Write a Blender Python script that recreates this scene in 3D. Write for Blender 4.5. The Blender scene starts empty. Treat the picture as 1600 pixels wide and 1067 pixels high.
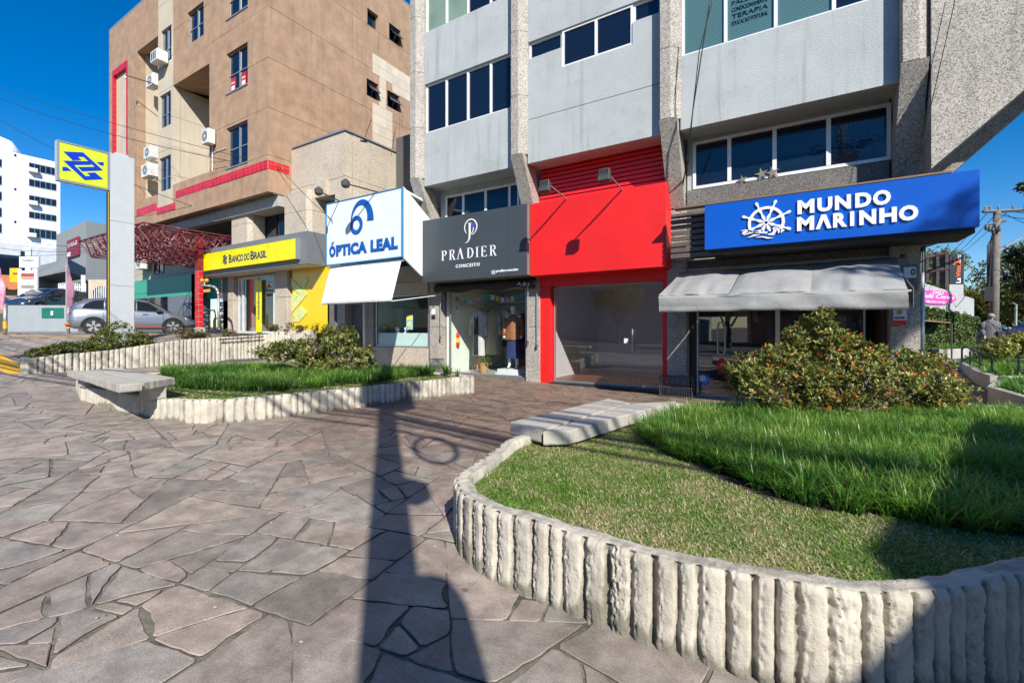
import bpy, math, random
import numpy as np
from mathutils import Vector, Matrix, noise as mnoise
random.seed(7); RNG = np.random.default_rng(7)
S = bpy.context.scene
COL = S.collection
# ---------------------------------------------------------------- camera
F, CX, HZ, CAMZ = 715.0, 800.0, 514.0, 1.55
YAW = math.radians(31.9)
cam_d = bpy.data.cameras.new("camera"); cam = bpy.data.objects.new("camera", cam_d); COL.objects.link(cam)
cam.location = (0, 0, CAMZ); cam.rotation_euler = (math.radians(90), 0, YAW)
cam_d.sensor_width = 36; cam_d.lens = 36 * F / 1600; cam_d.shift_y = -(533.5 - HZ) / 1600
cam_d.clip_start = 0.05; cam_d.clip_end = 3000
S.camera = cam
# ---------------------------------------------------------------- light
SUN_EL, SUN_AZ = 35.6, 132.5            # azimuth from +Y towards +X
w = bpy.data.worlds.new("World"); S.world = w; w.use_nodes = True
nt = w.node_tree; bg = nt.nodes["Background"]
sky = nt.nodes.new("ShaderNodeTexSky"); sky.sky_type = 'NISHITA'; sky.sun_disc = False
sky.sun_elevation = math.radians(SUN_EL); sky.sun_rotation = math.radians(SUN_AZ)
sky.altitude = 300; sky.air_density = 1.0; sky.dust_density = 0.3; sky.ozone_density = 4.0
hs = nt.nodes.new("ShaderNodeHueSaturation"); hs.inputs['Saturation'].default_value = 1.43; hs.inputs['Hue'].default_value = .506
nt.links.new(sky.outputs[0], hs.inputs['Color']); nt.links.new(hs.outputs[0], bg.inputs[0]); bg.inputs[1].default_value = 0.10
sd = bpy.data.lights.new("sun", 'SUN'); so = bpy.data.objects.new("sun", sd); COL.objects.link(so)
sd.energy = 4.9; sd.angle = math.radians(0.55); sd.color = (1.0, 0.955, 0.86)
a, e = math.radians(SUN_AZ), math.radians(SUN_EL)
to_sun = Vector((math.sin(a) * math.cos(e), math.cos(a) * math.cos(e), math.sin(e)))
so.rotation_euler = to_sun.to_track_quat('Z', 'Y').to_euler(); so.location = (6, -8, 12)
S.view_settings.view_transform = 'Standard'; S.view_settings.look = 'None'
S.view_settings.exposure = 0.55; S.view_settings.gamma = 1.0; S.view_settings.use_curve_mapping = False
S.cycles.max_bounces = 8; S.cycles.transparent_max_bounces = 16; S.cycles.glossy_bounces = 3; S.cycles.diffuse_bounces = 4
S.cycles.caustics_reflective = False; S.cycles.caustics_refractive = False
# ---------------------------------------------------------------- pixel (1600 px photograph) -> place
_c, _s = math.cos(YAW), math.sin(YAW)
def ray(px):
    t = (px - CX) / F
    return (-_s + _c * t, _c + _s * t)
def pY(px, py, Y):
    rx, ry = ray(px); d = Y / ry
    return Vector((rx * d, Y, CAMZ + (HZ - py) * d / F))
def pX(px, py, X):
    rx, ry = ray(px); d = X / rx
    return Vector((X, ry * d, CAMZ + (HZ - py) * d / F))
def pZ(px, py, z):
    rx, ry = ray(px); d = F * (CAMZ - z) / (py - HZ)
    return Vector((rx * d, ry * d, z))
def pD(px, py, d):
    rx, ry = ray(px)
    return Vector((rx * d, ry * d, CAMZ + (HZ - py) * d / F))
def XY(px, Y): return ray(px)[0] / ray(px)[1] * Y       # X where pixel column crosses the plane Y
def YX(px, X): return ray(px)[1] / ray(px)[0] * X       # Y where pixel column crosses the plane X
# ---------------------------------------------------------------- terrain
def sm(x, a, b):
    t = np.clip((np.asarray(x, float) - a) / (b - a), 0, 1); return t * t * (3 - 2 * t)
def g(x, y):
    s = -np.asarray(x, float); y = np.asarray(y, float)
    base = 0.07 + 0.021 * np.clip(s, -6, 16.6)
    street = 0.95 * sm(s, 16.3, 26)
    yard = 0.93 * sm(s, 16.44, 17.6)
    up = street + (yard - street) * sm(y, 4.0, 8.0)
    far = 0.012 * np.clip(s - 28, 0, 60)
    side = 0.03 * np.clip(y - 12.5, 0, 12) * sm(-s, 0.5, 2.5)
    return base + up + far + side
def gz(x, y): return float(g(x, y))
# ---------------------------------------------------------------- value noise
def vn(p, seed=0):
    p = np.asarray(p, float); i = np.floor(p).astype(np.int64); f = p - i; f = f * f * (3 - 2 * f)
    D = p.shape[-1]; out = 0
    for c in range(2 ** D):
        h = np.full(p.shape[:-1], 1013904223 + seed * 7919, dtype=np.int64); wgt = np.ones(p.shape[:-1])
        for k in range(D):
            b = (c >> k) & 1
            h = (h ^ ((i[..., k] + b) * (73856093, 19349663, 83492791)[k])) * 1664525 & 0x7fffffff
            wgt = wgt * (f[..., k] if b else 1 - f[..., k])
        h = (h ^ (h >> 13)) * 1103515245 & 0x7fffffff; h = h ^ (h >> 11)
        out = out + wgt * ((h & 0xffff) / 65535.0)
    return out * 2 - 1
def fbm(p, o=3, seed=0):
    r = 0; a = 1.0; q = np.asarray(p, float)
    for k in range(o): r = r + a * vn(q * 2 ** k, seed + k); a *= .5
    return r
# ---------------------------------------------------------------- scene helpers
ORG = {}
def tag(o, label=None, cat=None, group=None, kind=None):
    if label: o['label'] = label
    if cat: o['category'] = cat
    if group: o['group'] = group
    if kind: o['kind'] = kind
    return o
def thing(name, label, cat, loc=(0, 0, 0), rz=0.0, group=None, kind=None):
    o = bpy.data.objects.new(name, None); COL.objects.link(o); o.empty_display_size = .1
    o.location = loc; o.rotation_euler = (0, 0, rz); ORG[o.name] = Vector(loc)
    return tag(o, label, cat, group, kind)
def copy_tree(o, parent=None):
    c = o.copy(); COL.objects.link(c)
    if parent is not None: c.parent = parent
    for ch in list(o.children): copy_tree(ch, c)
    return c
class MB:
    def __init__(s): s.v = []; s.f = []; s.m = []; s.a = []; s.mi = 0; s.av = 0.5
    def add(s, vs, fs):
        b = len(s.v); s.v.extend([tuple(p) for p in vs])
        for q in fs: s.f.append(tuple(b + i for i in q)); s.m.append(s.mi); s.a.append(s.av)
        return s
    def box(s, x0, x1, y0, y1, z0, z1):
        if x0 > x1: x0, x1 = x1, x0
        if y0 > y1: y0, y1 = y1, y0
        if z0 > z1: z0, z1 = z1, z0
        return s.add([(x0,y0,z0),(x1,y0,z0),(x1,y1,z0),(x0,y1,z0),(x0,y0,z1),(x1,y0,z1),(x1,y1,z1),(x0,y1,z1)],
                     [(0,3,2,1),(4,5,6,7),(0,1,5,4),(1,2,6,5),(2,3,7,6),(3,0,4,7)])
    def ab(s, ax, u0, u1, d0, d1, z0, z1):       # ax 'Y': u is X, d is Y;  ax 'X': u is Y, d is X
        return s.box(u0, u1, d0, d1, z0, z1) if ax == 'Y' else s.box(d0, d1, u0, u1, z0, z1)
    def hexa(s, p8): return s.add(p8, [(0,3,2,1),(4,5,6,7),(0,1,5,4),(1,2,6,5),(2,3,7,6),(3,0,4,7)])
    def prism(s, pts, d0, d1, ax='Y'):           # polygon in (u, z), extruded along the depth axis; ax 'Z': polygon in (x, y), z0..z1
        n = len(pts)
        if ax == 'Y': A = [(u, d0, z) for u, z in pts]; B = [(u, d1, z) for u, z in pts]
        elif ax == 'X': A = [(d0, u, z) for u, z in pts]; B = [(d1, u, z) for u, z in pts]
        else: A = [(x, y, d0) for x, y in pts]; B = [(x, y, d1) for x, y in pts]
        return s.add(A + B, [tuple(range(n - 1, -1, -1)), tuple(range(n, 2 * n))] + [(i, (i + 1) % n, n + (i + 1) % n, n + i) for i in range(n)])
    def tube(s, p0, p1, r, n=8, r2=None, caps=True):
        p0, p1 = Vector(p0), Vector(p1); d = p1 - p0
        if d.length < 1e-6: return s
        q = d.to_track_quat('Z', 'Y'); r2 = r if r2 is None else r2
        ring = [(math.cos(2 * math.pi * k / n), math.sin(2 * math.pi * k / n)) for k in range(n)]
        A = [p0 + q @ Vector((c * r, t * r, 0)) for c, t in ring]; B = [p1 + q @ Vector((c * r2, t * r2, 0)) for c, t in ring]
        fs = [(i, (i + 1) % n, n + (i + 1) % n, n + i) for i in range(n)]
        if caps: fs += [tuple(range(n - 1, -1, -1)), tuple(range(n, 2 * n))]
        return s.add(A + B, fs)
    def path(s, pts, r, n=6):
        for i in range(len(pts) - 1): s.tube(pts[i], pts[i + 1], r if not isinstance(r, (list, tuple)) else r[i], n, None if not isinstance(r, (list, tuple)) else r[i + 1])
        return s
    def lathe(s, c, prof, n=16, ax='Z'):          # prof: (radius, height)
        vs = []
        for r, h in prof:
            for k in range(n):
                a = 2 * math.pi * k / n; x, y = r * math.cos(a), r * math.sin(a)
                vs.append((c[0] + x, c[1] + y, c[2] + h) if ax == 'Z' else ((c[0] + x, c[1] + h, c[2] + y) if ax == 'Y' else (c[0] + h, c[1] + x, c[2] + y)))
        fs = []
        for j in range(len(prof) - 1):
            for k in range(n): fs.append((j*n+k, j*n+(k+1)%n, (j+1)*n+(k+1)%n, (j+1)*n+k))
        fs += [tuple(range(n - 1, -1, -1)), tuple(range((len(prof)-1)*n, len(prof)*n))]
        return s.add(vs, fs)
    def build(s, name, mats, parent=None, smooth=False, bevel=0.0, local=False, label=None):
        me = bpy.data.meshes.new(name)
        v = s.v
        if parent is not None: org = ORG[parent.name]
        else:
            A = np.array(v); org = Vector(((A[:,0].min()+A[:,0].max())/2, (A[:,1].min()+A[:,1].max())/2, A[:,2].min()))
        if local: org_use = Vector((0, 0, 0))
        else: org_use = org
        me.from_pydata([(p[0]-org_use[0], p[1]-org_use[1], p[2]-org_use[2]) for p in v], [], s.f)
        if not isinstance(mats, (list, tuple)): mats = [mats]
        for m_ in mats: me.materials.append(m_)
        if len(mats) > 1: me.polygons.foreach_set('material_index', s.m)
        at = me.attributes.new('rnd', 'FLOAT', 'FACE'); at.data.foreach_set('value', s.a)
        if smooth: me.polygons.foreach_set('use_smooth', [True] * len(s.f))
        me.update()
        o = bpy.data.objects.new(name, me); COL.objects.link(o)
        if parent is not None: o.parent = parent; ORG[o.name] = org
        else: o.location = (0,0,0) if local else org; ORG[o.name] = Vector(o.location)
        if bevel:
            b = o.modifiers.new("bevel", 'BEVEL'); b.width = bevel; b.segments = 1; b.limit_method = 'ANGLE'; b.angle_limit = .6
        if label: o['label'] = label
        return o
def npmesh(name, V, Fc, mats, rnd=None, loc=(0, 0, 0), parent=None, smooth=False, mi=None, domain='FACE', attrs=None):
    me = bpy.data.meshes.new(name); V = np.asarray(V, np.float32); Fc = np.asarray(Fc, np.int32)
    org = Vector(loc) if parent is None else ORG[parent.name]
    V = V - np.array(org, np.float32)
    me.vertices.add(len(V)); me.vertices.foreach_set('co', V.ravel())
    n, k = Fc.shape; me.loops.add(n * k); me.loops.foreach_set('vertex_index', Fc.ravel())
    me.polygons.add(n); me.polygons.foreach_set('loop_start', np.arange(0, n * k, k, dtype=np.int32)); me.polygons.foreach_set('loop_total', np.full(n, k, np.int32))
    if not isinstance(mats, (list, tuple)): mats = [mats]
    for m_ in mats: me.materials.append(m_)
    if mi is not None: me.polygons.foreach_set('material_index', np.asarray(mi, np.int32))
    if smooth: me.polygons.foreach_set('use_smooth', np.ones(n, bool))
    me.update(calc_edges=True)
    if rnd is not None:
        at = me.attributes.new('rnd', 'FLOAT', domain); at.data.foreach_set('value', np.asarray(rnd, np.float32))
    for k_, (dom, val) in (attrs or {}).items():
        at = me.attributes.new(k_, 'FLOAT', dom); at.data.foreach_set('value', np.asarray(val, np.float32))
    o = bpy.data.objects.new(name, me); COL.objects.link(o)
    if parent is not None: o.parent = parent
    else: o.location = org
    ORG[o.name] = org
    return o
# ---------------------------------------------------------------- text
def text_geo(body, bold=0.0, space=1.0, res=3):
    cu = bpy.data.curves.new("t", 'FONT'); cu.body = body; cu.size = 1; cu.offset = bold; cu.space_character = space; cu.resolution_u = res; cu.extrude = 0
    ob = bpy.data.objects.new("t", cu); COL.objects.link(ob)
    dg = bpy.context.evaluated_depsgraph_get(); me = bpy.data.meshes.new_from_object(ob.evaluated_get(dg))
    V = np.array([v.co[:] for v in me.vertices]); Fs = [tuple(p.vertices) for p in me.polygons]; E = {}
    for f in Fs:
        for i in range(len(f)):
            k = (f[i], f[(i + 1) % len(f)]); E[k] = 1
    bpy.data.objects.remove(ob); bpy.data.meshes.remove(me); bpy.data.curves.remove(cu)
    bd = [k for k in E if (k[1], k[0]) not in E]
    return V, Fs, bd
def text(parent, body, mat, u0, u1, z0, z1, d, depth=.012, bold=.0, ax='Y', name='lettering', space=1.0, vertical=False, label=None, skew=None, rnd=0.5, axdir=1):
    """letters fitted to the rectangle u0..u1, z0..z1, standing on the plane d and rising towards the viewer by depth"""
    V, Fs, bd = text_geo(body, bold, space)
    if len(V) == 0: return None
    a0, a1, b0, b1 = V[:,0].min(), V[:,0].max(), V[:,1].min(), V[:,1].max()
    U, Wv = (V[:,0]-a0)/(a1-a0), (V[:,1]-b0)/(b1-b0)
    if vertical: U, Wv = 1 - Wv, U
    u = u0 + U*(u1-u0); z = z0 + Wv*(z1-z0)
    n = len(u); mb = MB(); mb.av = rnd; sgn = -1 if ax == 'Y' else axdir
    def P(uu, dd, zz): return (uu, dd, zz) if ax == 'Y' else (dd, uu, zz)
    back = [P(u[i], d + sgn*.001, z[i]) for i in range(n)]; front = [P(u[i], d + sgn*(depth+.001), z[i]) for i in range(n)]
    mb.add(back + front, [tuple(n + i for i in f) for f in Fs] + [(j, i, i+n, j+n) for i, j in bd])
    return mb.build(name, mat, parent, label=label)
# ---------------------------------------------------------------- materials
MATS = {}
def _n(t, ty, **kw):
    x = t.nodes.new(ty)
    for k, v in kw.items():
        if hasattr(x, k): setattr(x, k, v)
        else: x.inputs[k].default_value = v
    return x
def mk(name, col, rough=.6, var=.12, scale=3.0, bump=.0, bscale=60, metal=0., spec=.5, stain=0., stcol=(.03,.028,.025), streak=0., rv=0., speck=None, spscale=220, emit=None, coat=0., world=True):
    """procedural surface: base colour varied by large noise, fine relief, optional stains, rain streaks and speckle"""
    m = bpy.data.materials.new(name); m.use_nodes = True; t = m.node_tree; b = t.nodes["Principled BSDF"]; L = t.links.new
    b.inputs['Roughness'].default_value = rough; b.inputs['Metallic'].default_value = metal; b.inputs['Specular IOR Level'].default_value = spec
    if coat: b.inputs['Coat Weight'].default_value = coat; b.inputs['Coat Roughness'].default_value = .08
    geo = _n(t, 'ShaderNodeNewGeometry'); tc = geo.outputs['Position'] if world else _n(t, 'ShaderNodeTexCoord').outputs['Object']
    cur = _n(t, 'ShaderNodeRGB'); cur.outputs[0].default_value = (*col, 1); cur = cur.outputs[0]
    def mul(c, fac_out, lo, hi):
        mr = _n(t, 'ShaderNodeMapRange'); L(fac_out, mr.inputs[0]); mr.inputs[1].default_value = .3; mr.inputs[2].default_value = .7; mr.inputs[3].default_value = lo; mr.inputs[4].default_value = hi
        vm = _n(t, 'ShaderNodeVectorMath', operation='SCALE'); L(c, vm.inputs[0]); L(mr.outputs[0], vm.inputs['Scale']); return vm.outputs[0]
    if speck:
        nz = _n(t, 'ShaderNodeTexVoronoi'); nz.inputs['Scale'].default_value = spscale; L(tc, nz.inputs['Vector'])
        sp = _n(t, 'ShaderNodeSeparateColor'); L(nz.outputs['Color'], sp.inputs[0])
        rp = _n(t, 'ShaderNodeValToRGB'); r = rp.color_ramp; r.interpolation = 'CONSTANT'
        cs = speck; r.elements[0].position = 0; r.elements[0].color = (*cs[0][1], 1); r.elements[1].position = cs[1][0]; r.elements[1].color = (*cs[1][1], 1)
        for p_, c_ in cs[2:]: el = r.elements.new(p_); el.color = (*c_, 1)
        L(sp.outputs[0], rp.inputs[0]); cur = rp.outputs[0]
    if var:
        nz = _n(t, 'ShaderNodeTexNoise', Scale=scale, Detail=6.0, Roughness=.6); L(tc, nz.inputs['Vector']); cur = mul(cur, nz.outputs[0], 1 - var, 1 + var)
    if rv:
        at = _n(t, 'ShaderNodeAttribute', attribute_name='rnd'); mr = _n(t, 'ShaderNodeMapRange'); L(at.outputs['Fac'], mr.inputs[0]); mr.inputs[3].default_value = 1 - rv; mr.inputs[4].default_value = 1 + rv
        vm = _n(t, 'ShaderNodeVectorMath', operation='SCALE'); L(cur, vm.inputs[0]); L(mr.outputs[0], vm.inputs['Scale']); cur = vm.outputs[0]
    def stainmix(c, vec, sc, lo, hi, amt, colr, det=5.0):
        nz = _n(t, 'ShaderNodeTexNoise', Scale=sc, Detail=det, Roughness=.65); L(vec, nz.inputs['Vector'])
        mr = _n(t, 'ShaderNodeMapRange', interpolation_type='SMOOTHSTEP'); L(nz.outputs[0], mr.inputs[0]); mr.inputs[1].default_value = lo; mr.inputs[2].default_value = hi; mr.inputs[4].default_value = amt
        mx = _n(t, 'ShaderNodeMix', data_type='RGBA'); L(mr.outputs[0], mx.inputs[0]); L(c, mx.inputs[6]); mx.inputs[7].default_value = (*colr, 1); return mx.outputs[2]
    if stain: cur = stainmix(cur, tc, 1.7, .52, .78, stain, stcol)
    if streak:
        mp = _n(t, 'ShaderNodeMapping'); mp.inputs['Scale'].default_value = (4.5, 4.5, .22); L(tc, mp.inputs[0]); cur = stainmix(cur, mp.outputs[0], 1.6, .5, .8, streak, stcol)
    L(cur, b.inputs['Base Color'])
    if bump:
        nz = _n(t, 'ShaderNodeTexNoise', Scale=bscale, Detail=5.0, Roughness=.65); L(tc, nz.inputs['Vector'])
        bp = _n(t, 'ShaderNodeBump', Strength=min(1., bump), Distance=.01 if bscale > 20 else .03); L(nz.outputs[0], bp.inputs['Height']); L(bp.outputs[0], b.inputs['Normal'])
    if emit: b.inputs['Emission Color'].default_value = (*emit[0], 1); b.inputs['Emission Strength'].default_value = emit[1]
    MATS[name] = m; return m
def glass(name, tint=(.9, .95, .95), ior=1.5, rough=0.0, extra=0.0):
    m = bpy.data.materials.new(name); m.use_nodes = True; t = m.node_tree; t.nodes.remove(t.nodes["Principled BSDF"]); L = t.links.new
    tr = _n(t, 'ShaderNodeBsdfTransparent'); tr.inputs[0].default_value = (*tint, 1); gl = _n(t, 'ShaderNodeBsdfGlossy'); gl.inputs['Roughness'].default_value = rough
    fr = _n(t, 'ShaderNodeFresnel', IOR=ior); ad = _n(t, 'ShaderNodeMath', operation='ADD'); ad.use_clamp = True; ad.inputs[1].default_value = extra
    nz = _n(t, 'ShaderNodeTexNoise', Scale=.9, Detail=1.0); geo = _n(t, 'ShaderNodeNewGeometry'); L(geo.outputs['Position'], nz.inputs['Vector'])
    bp = _n(t, 'ShaderNodeBump', Strength=.12, Distance=.02); L(nz.outputs[0], bp.inputs['Height']); L(bp.outputs[0], gl.inputs['Normal'])
    L(fr.outputs[0], ad.inputs[0]); fb = _n(t, 'ShaderNodeMath', operation='SUBTRACT'); fb.inputs[0].default_value = 1; L(geo.outputs['Backfacing'], fb.inputs[1]); mb_ = _n(t, 'ShaderNodeMath', operation='MULTIPLY'); L(ad.outputs[0], mb_.inputs[0]); L(fb.outputs[0], mb_.inputs[1]); mx = _n(t, 'ShaderNodeMixShader'); L(mb_.outputs[0], mx.inputs[0]); L(tr.outputs[0], mx.inputs[1]); L(gl.outputs[0], mx.inputs[2]); L(mx.outputs[0], t.nodes['Material Output'].inputs[0])
    MATS[name] = m; return m
def leafmat(name, stops, rough=.45, trans=.25, hue_noise=True):
    """leaves: colour by per-leaf value through a ramp, a little light passing through"""
    m = bpy.data.materials.new(name); m.use_nodes = True; t = m.node_tree; b = t.nodes["Principled BSDF"]; L = t.links.new
    at = _n(t, 'ShaderNodeAttribute', attribute_name='rnd'); rp = _n(t, 'ShaderNodeValToRGB'); r = rp.color_ramp
    r.elements[0].position = stops[0][0]; r.elements[0].color = (*stops[0][1], 1); r.elements[1].position = stops[-1][0]; r.elements[1].color = (*stops[-1][1], 1)
    for p_, c_ in stops[1:-1]: el = r.elements.new(p_); el.color = (*c_, 1)
    L(at.outputs['Fac'], rp.inputs[0]); L(rp.outputs[0], b.inputs['Base Color']); b.inputs['Roughness'].default_value = rough; b.inputs['Specular IOR Level'].default_value = .4
    tl = _n(t, 'ShaderNodeBsdfTranslucent'); mx = _n(t, 'ShaderNodeMixShader'); mx.inputs[0].default_value = trans
    sc = _n(t, 'ShaderNodeVectorMath', operation='MULTIPLY'); L(rp.outputs[0], sc.inputs[0]); sc.inputs[1].default_value = (1.3, 1.5, .7); L(sc.outputs[0], tl.inputs[0])
    L(b.outputs[0], mx.inputs[1]); L(tl.outputs[0], mx.inputs[2]); L(mx.outputs[0], t.nodes['Material Output'].inputs[0]); MATS[name] = m; return m

GR = [(0, (.13, .115, .1)), (.1, (.27, .245, .215)), (.38, (.38, .345, .305)), (.66, (.47, .43, .38)), (.92, (.56, .52, .47))]
M_granite = mk("granite", (.4, .37, .34), rough=.75, speck=GR, spscale=75, var=.12, scale=1.2, bump=.5, bscale=90, stain=.35, streak=.3)
GD = [(0, (.05, .046, .042)), (.2, (.12, .11, .1)), (.5, (.17, .155, .145)), (.8, (.23, .215, .2))]
M_granite_dark = mk("granite_dark", (.2, .2, .2), rough=.75, speck=GD, spscale=95, var=.15, scale=1.5, bump=.5, bscale=90, stain=.4)
M_spandrel = mk("spandrel_render", (.41, .435, .44), rough=.85, var=.08, scale=1.2, bump=.8, bscale=45, streak=.8, stcol=(.235, .25, .245), stain=.35)
M_white = mk("white_metal", (.72, .72, .72), rough=.4, var=.04, streak=.15, stcol=(.4, .38, .35))
M_alu = mk("aluminium", (.5, .52, .53), rough=.35, metal=.7, var=.05)
M_steel = mk("galvanised_steel", (.42, .44, .45), rough=.45, metal=.6, var=.1, scale=12)
M_tinted = mk("tinted_glass", (.006, .011, .024), rough=.03, spec=.75, var=0, bump=.2, bscale=.9)
M_black = mk("black_metal", (.02, .02, .022), rough=.45, var=.1)
M_rubber = mk("rubber", (.015, .015, .015), rough=.8, var=.1)
M_dark = mk("dark_interior", (.035, .033, .032), rough=.8)
M_red = mk("red_paint", (.72, .012, .012), rough=.5, var=.10, scale=1.3, bump=.25, bscale=3, streak=.35, stcol=(.5, .03, .02), stain=.2)
M_redslat = mk("red_slat_paint", (.62, .02, .025), rough=.4, var=.06)
M_wallwhite = mk("white_wall", (.75, .74, .7), rough=.85, var=.03)
M_woodfloor = mk("wood_floor", (.22, .09, .045), rough=.4, var=.25, scale=5)
M_glass = glass("shop_glass", (.97, .985, .98), 1.45, extra=.0)
M_glassdark = glass("shop_glass_smoked", (.93, .94, .95), 1.5, extra=.16)
M_concrete = mk("concrete", (.42, .4, .36), rough=.9, var=.14, scale=3, bump=.7, bscale=45, stain=.3, streak=.25, stcol=(.16, .15, .13))
M_soil = mk("soil", (.055, .038, .026), rough=1., var=.4, scale=20, bump=.9, bscale=25)
M_cable = mk("cable", (.02, .02, .02), rough=.6, var=0)
def paint(name, c, rough=.5, **k): return MATS.get(name) or mk(name, c, rough=rough, **k)
def blindmat(name, c1, c2, sc):
    m = mk(name, c1, rough=.12, var=0, spec=.8); t = m.node_tree; wv = _n(t, 'ShaderNodeTexWave', wave_type='BANDS', bands_direction='Z', Scale=sc, Distortion=.0); geo = _n(t, 'ShaderNodeNewGeometry'); t.links.new(geo.outputs['Position'], wv.inputs['Vector'])
    mx = _n(t, 'ShaderNodeMix', data_type='RGBA'); t.links.new(wv.outputs['Fac'], mx.inputs[0]); mx.inputs[6].default_value = (*c1, 1); mx.inputs[7].default_value = (*c2, 1); t.links.new(mx.outputs[2], t.nodes["Principled BSDF"].inputs['Base Color']); return m
M_blind = blindmat("window_blind", (.03, .085, .095), (.12, .22, .225), 9.0); M_greenpane = mk("pale_green_pane", (.2, .28, .22), rough=.15, var=.15, scale=1.5, spec=.8)  # striped blind panes and plain pale green panes, opaque
# ================================================================ GROUND
def grid_sheet(name, x0, x1, y0, y1, step, mat, dz=0.0, kind='structure'):
    xs = np.arange(x0, x1 + step/2, step); ys = np.arange(y0, y1 + step/2, step)
    X, Y = np.meshgrid(xs, ys); Z = g(X, Y) + dz; V = np.stack([X, Y, Z], -1).reshape(-1, 3)
    nx, ny = len(xs), len(ys); i = np.arange(nx * ny).reshape(ny, nx)
    Fc = np.stack([i[:-1,:-1], i[:-1,1:], i[1:,1:], i[1:,:-1]], -1).reshape(-1, 4)
    o = npmesh(name, V, Fc, mat, smooth=True); o['kind'] = kind; return o
M_earth = mk("ground_asphalt", (.075, .072, .068), rough=.95, var=.2, scale=1.2, bump=.6, bscale=70)
M_mortar = mk("mortar", (.15, .135, .11), rough=1., var=.6, scale=9, bump=1., bscale=40, stain=.9, stcol=(.05, .065, .018))
# far ground sheet (coarse) – one sheet out to the horizon
xs = np.concatenate([np.linspace(-900, -60, 15), np.arange(-56, 30, 2.0), np.linspace(34, 900, 15)])
ys = np.concatenate([np.linspace(-900, -40, 15), np.arange(-36, 60, 2.0), np.linspace(64, 900, 15)])
X, Y = np.meshgrid(xs, ys); Z = g(X, Y) - .09; V = np.stack([X, Y, Z], -1).reshape(-1, 3)
i = np.arange(V.shape[0]).reshape(X.shape)
Fc = np.stack([i[:-1,:-1], i[:-1,1:], i[1:,1:], i[1:,:-1]], -1).reshape(-1, 4)
gr = npmesh("ground", V, Fc, M_earth, smooth=True); gr['kind'] = 'structure'
# street behind the camera, a kerb step below the pavement
rd = grid_sheet("road", -60, 30, -14, -3.3, 1.5, mk("road_asphalt", (.05, .05, .052), rough=.9, var=.15, bump=.5, bscale=80), dz=-.082)
mort = grid_sheet("pavement", -34, 8, -3.2, 24, .4, M_mortar, dz=-.008)
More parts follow.
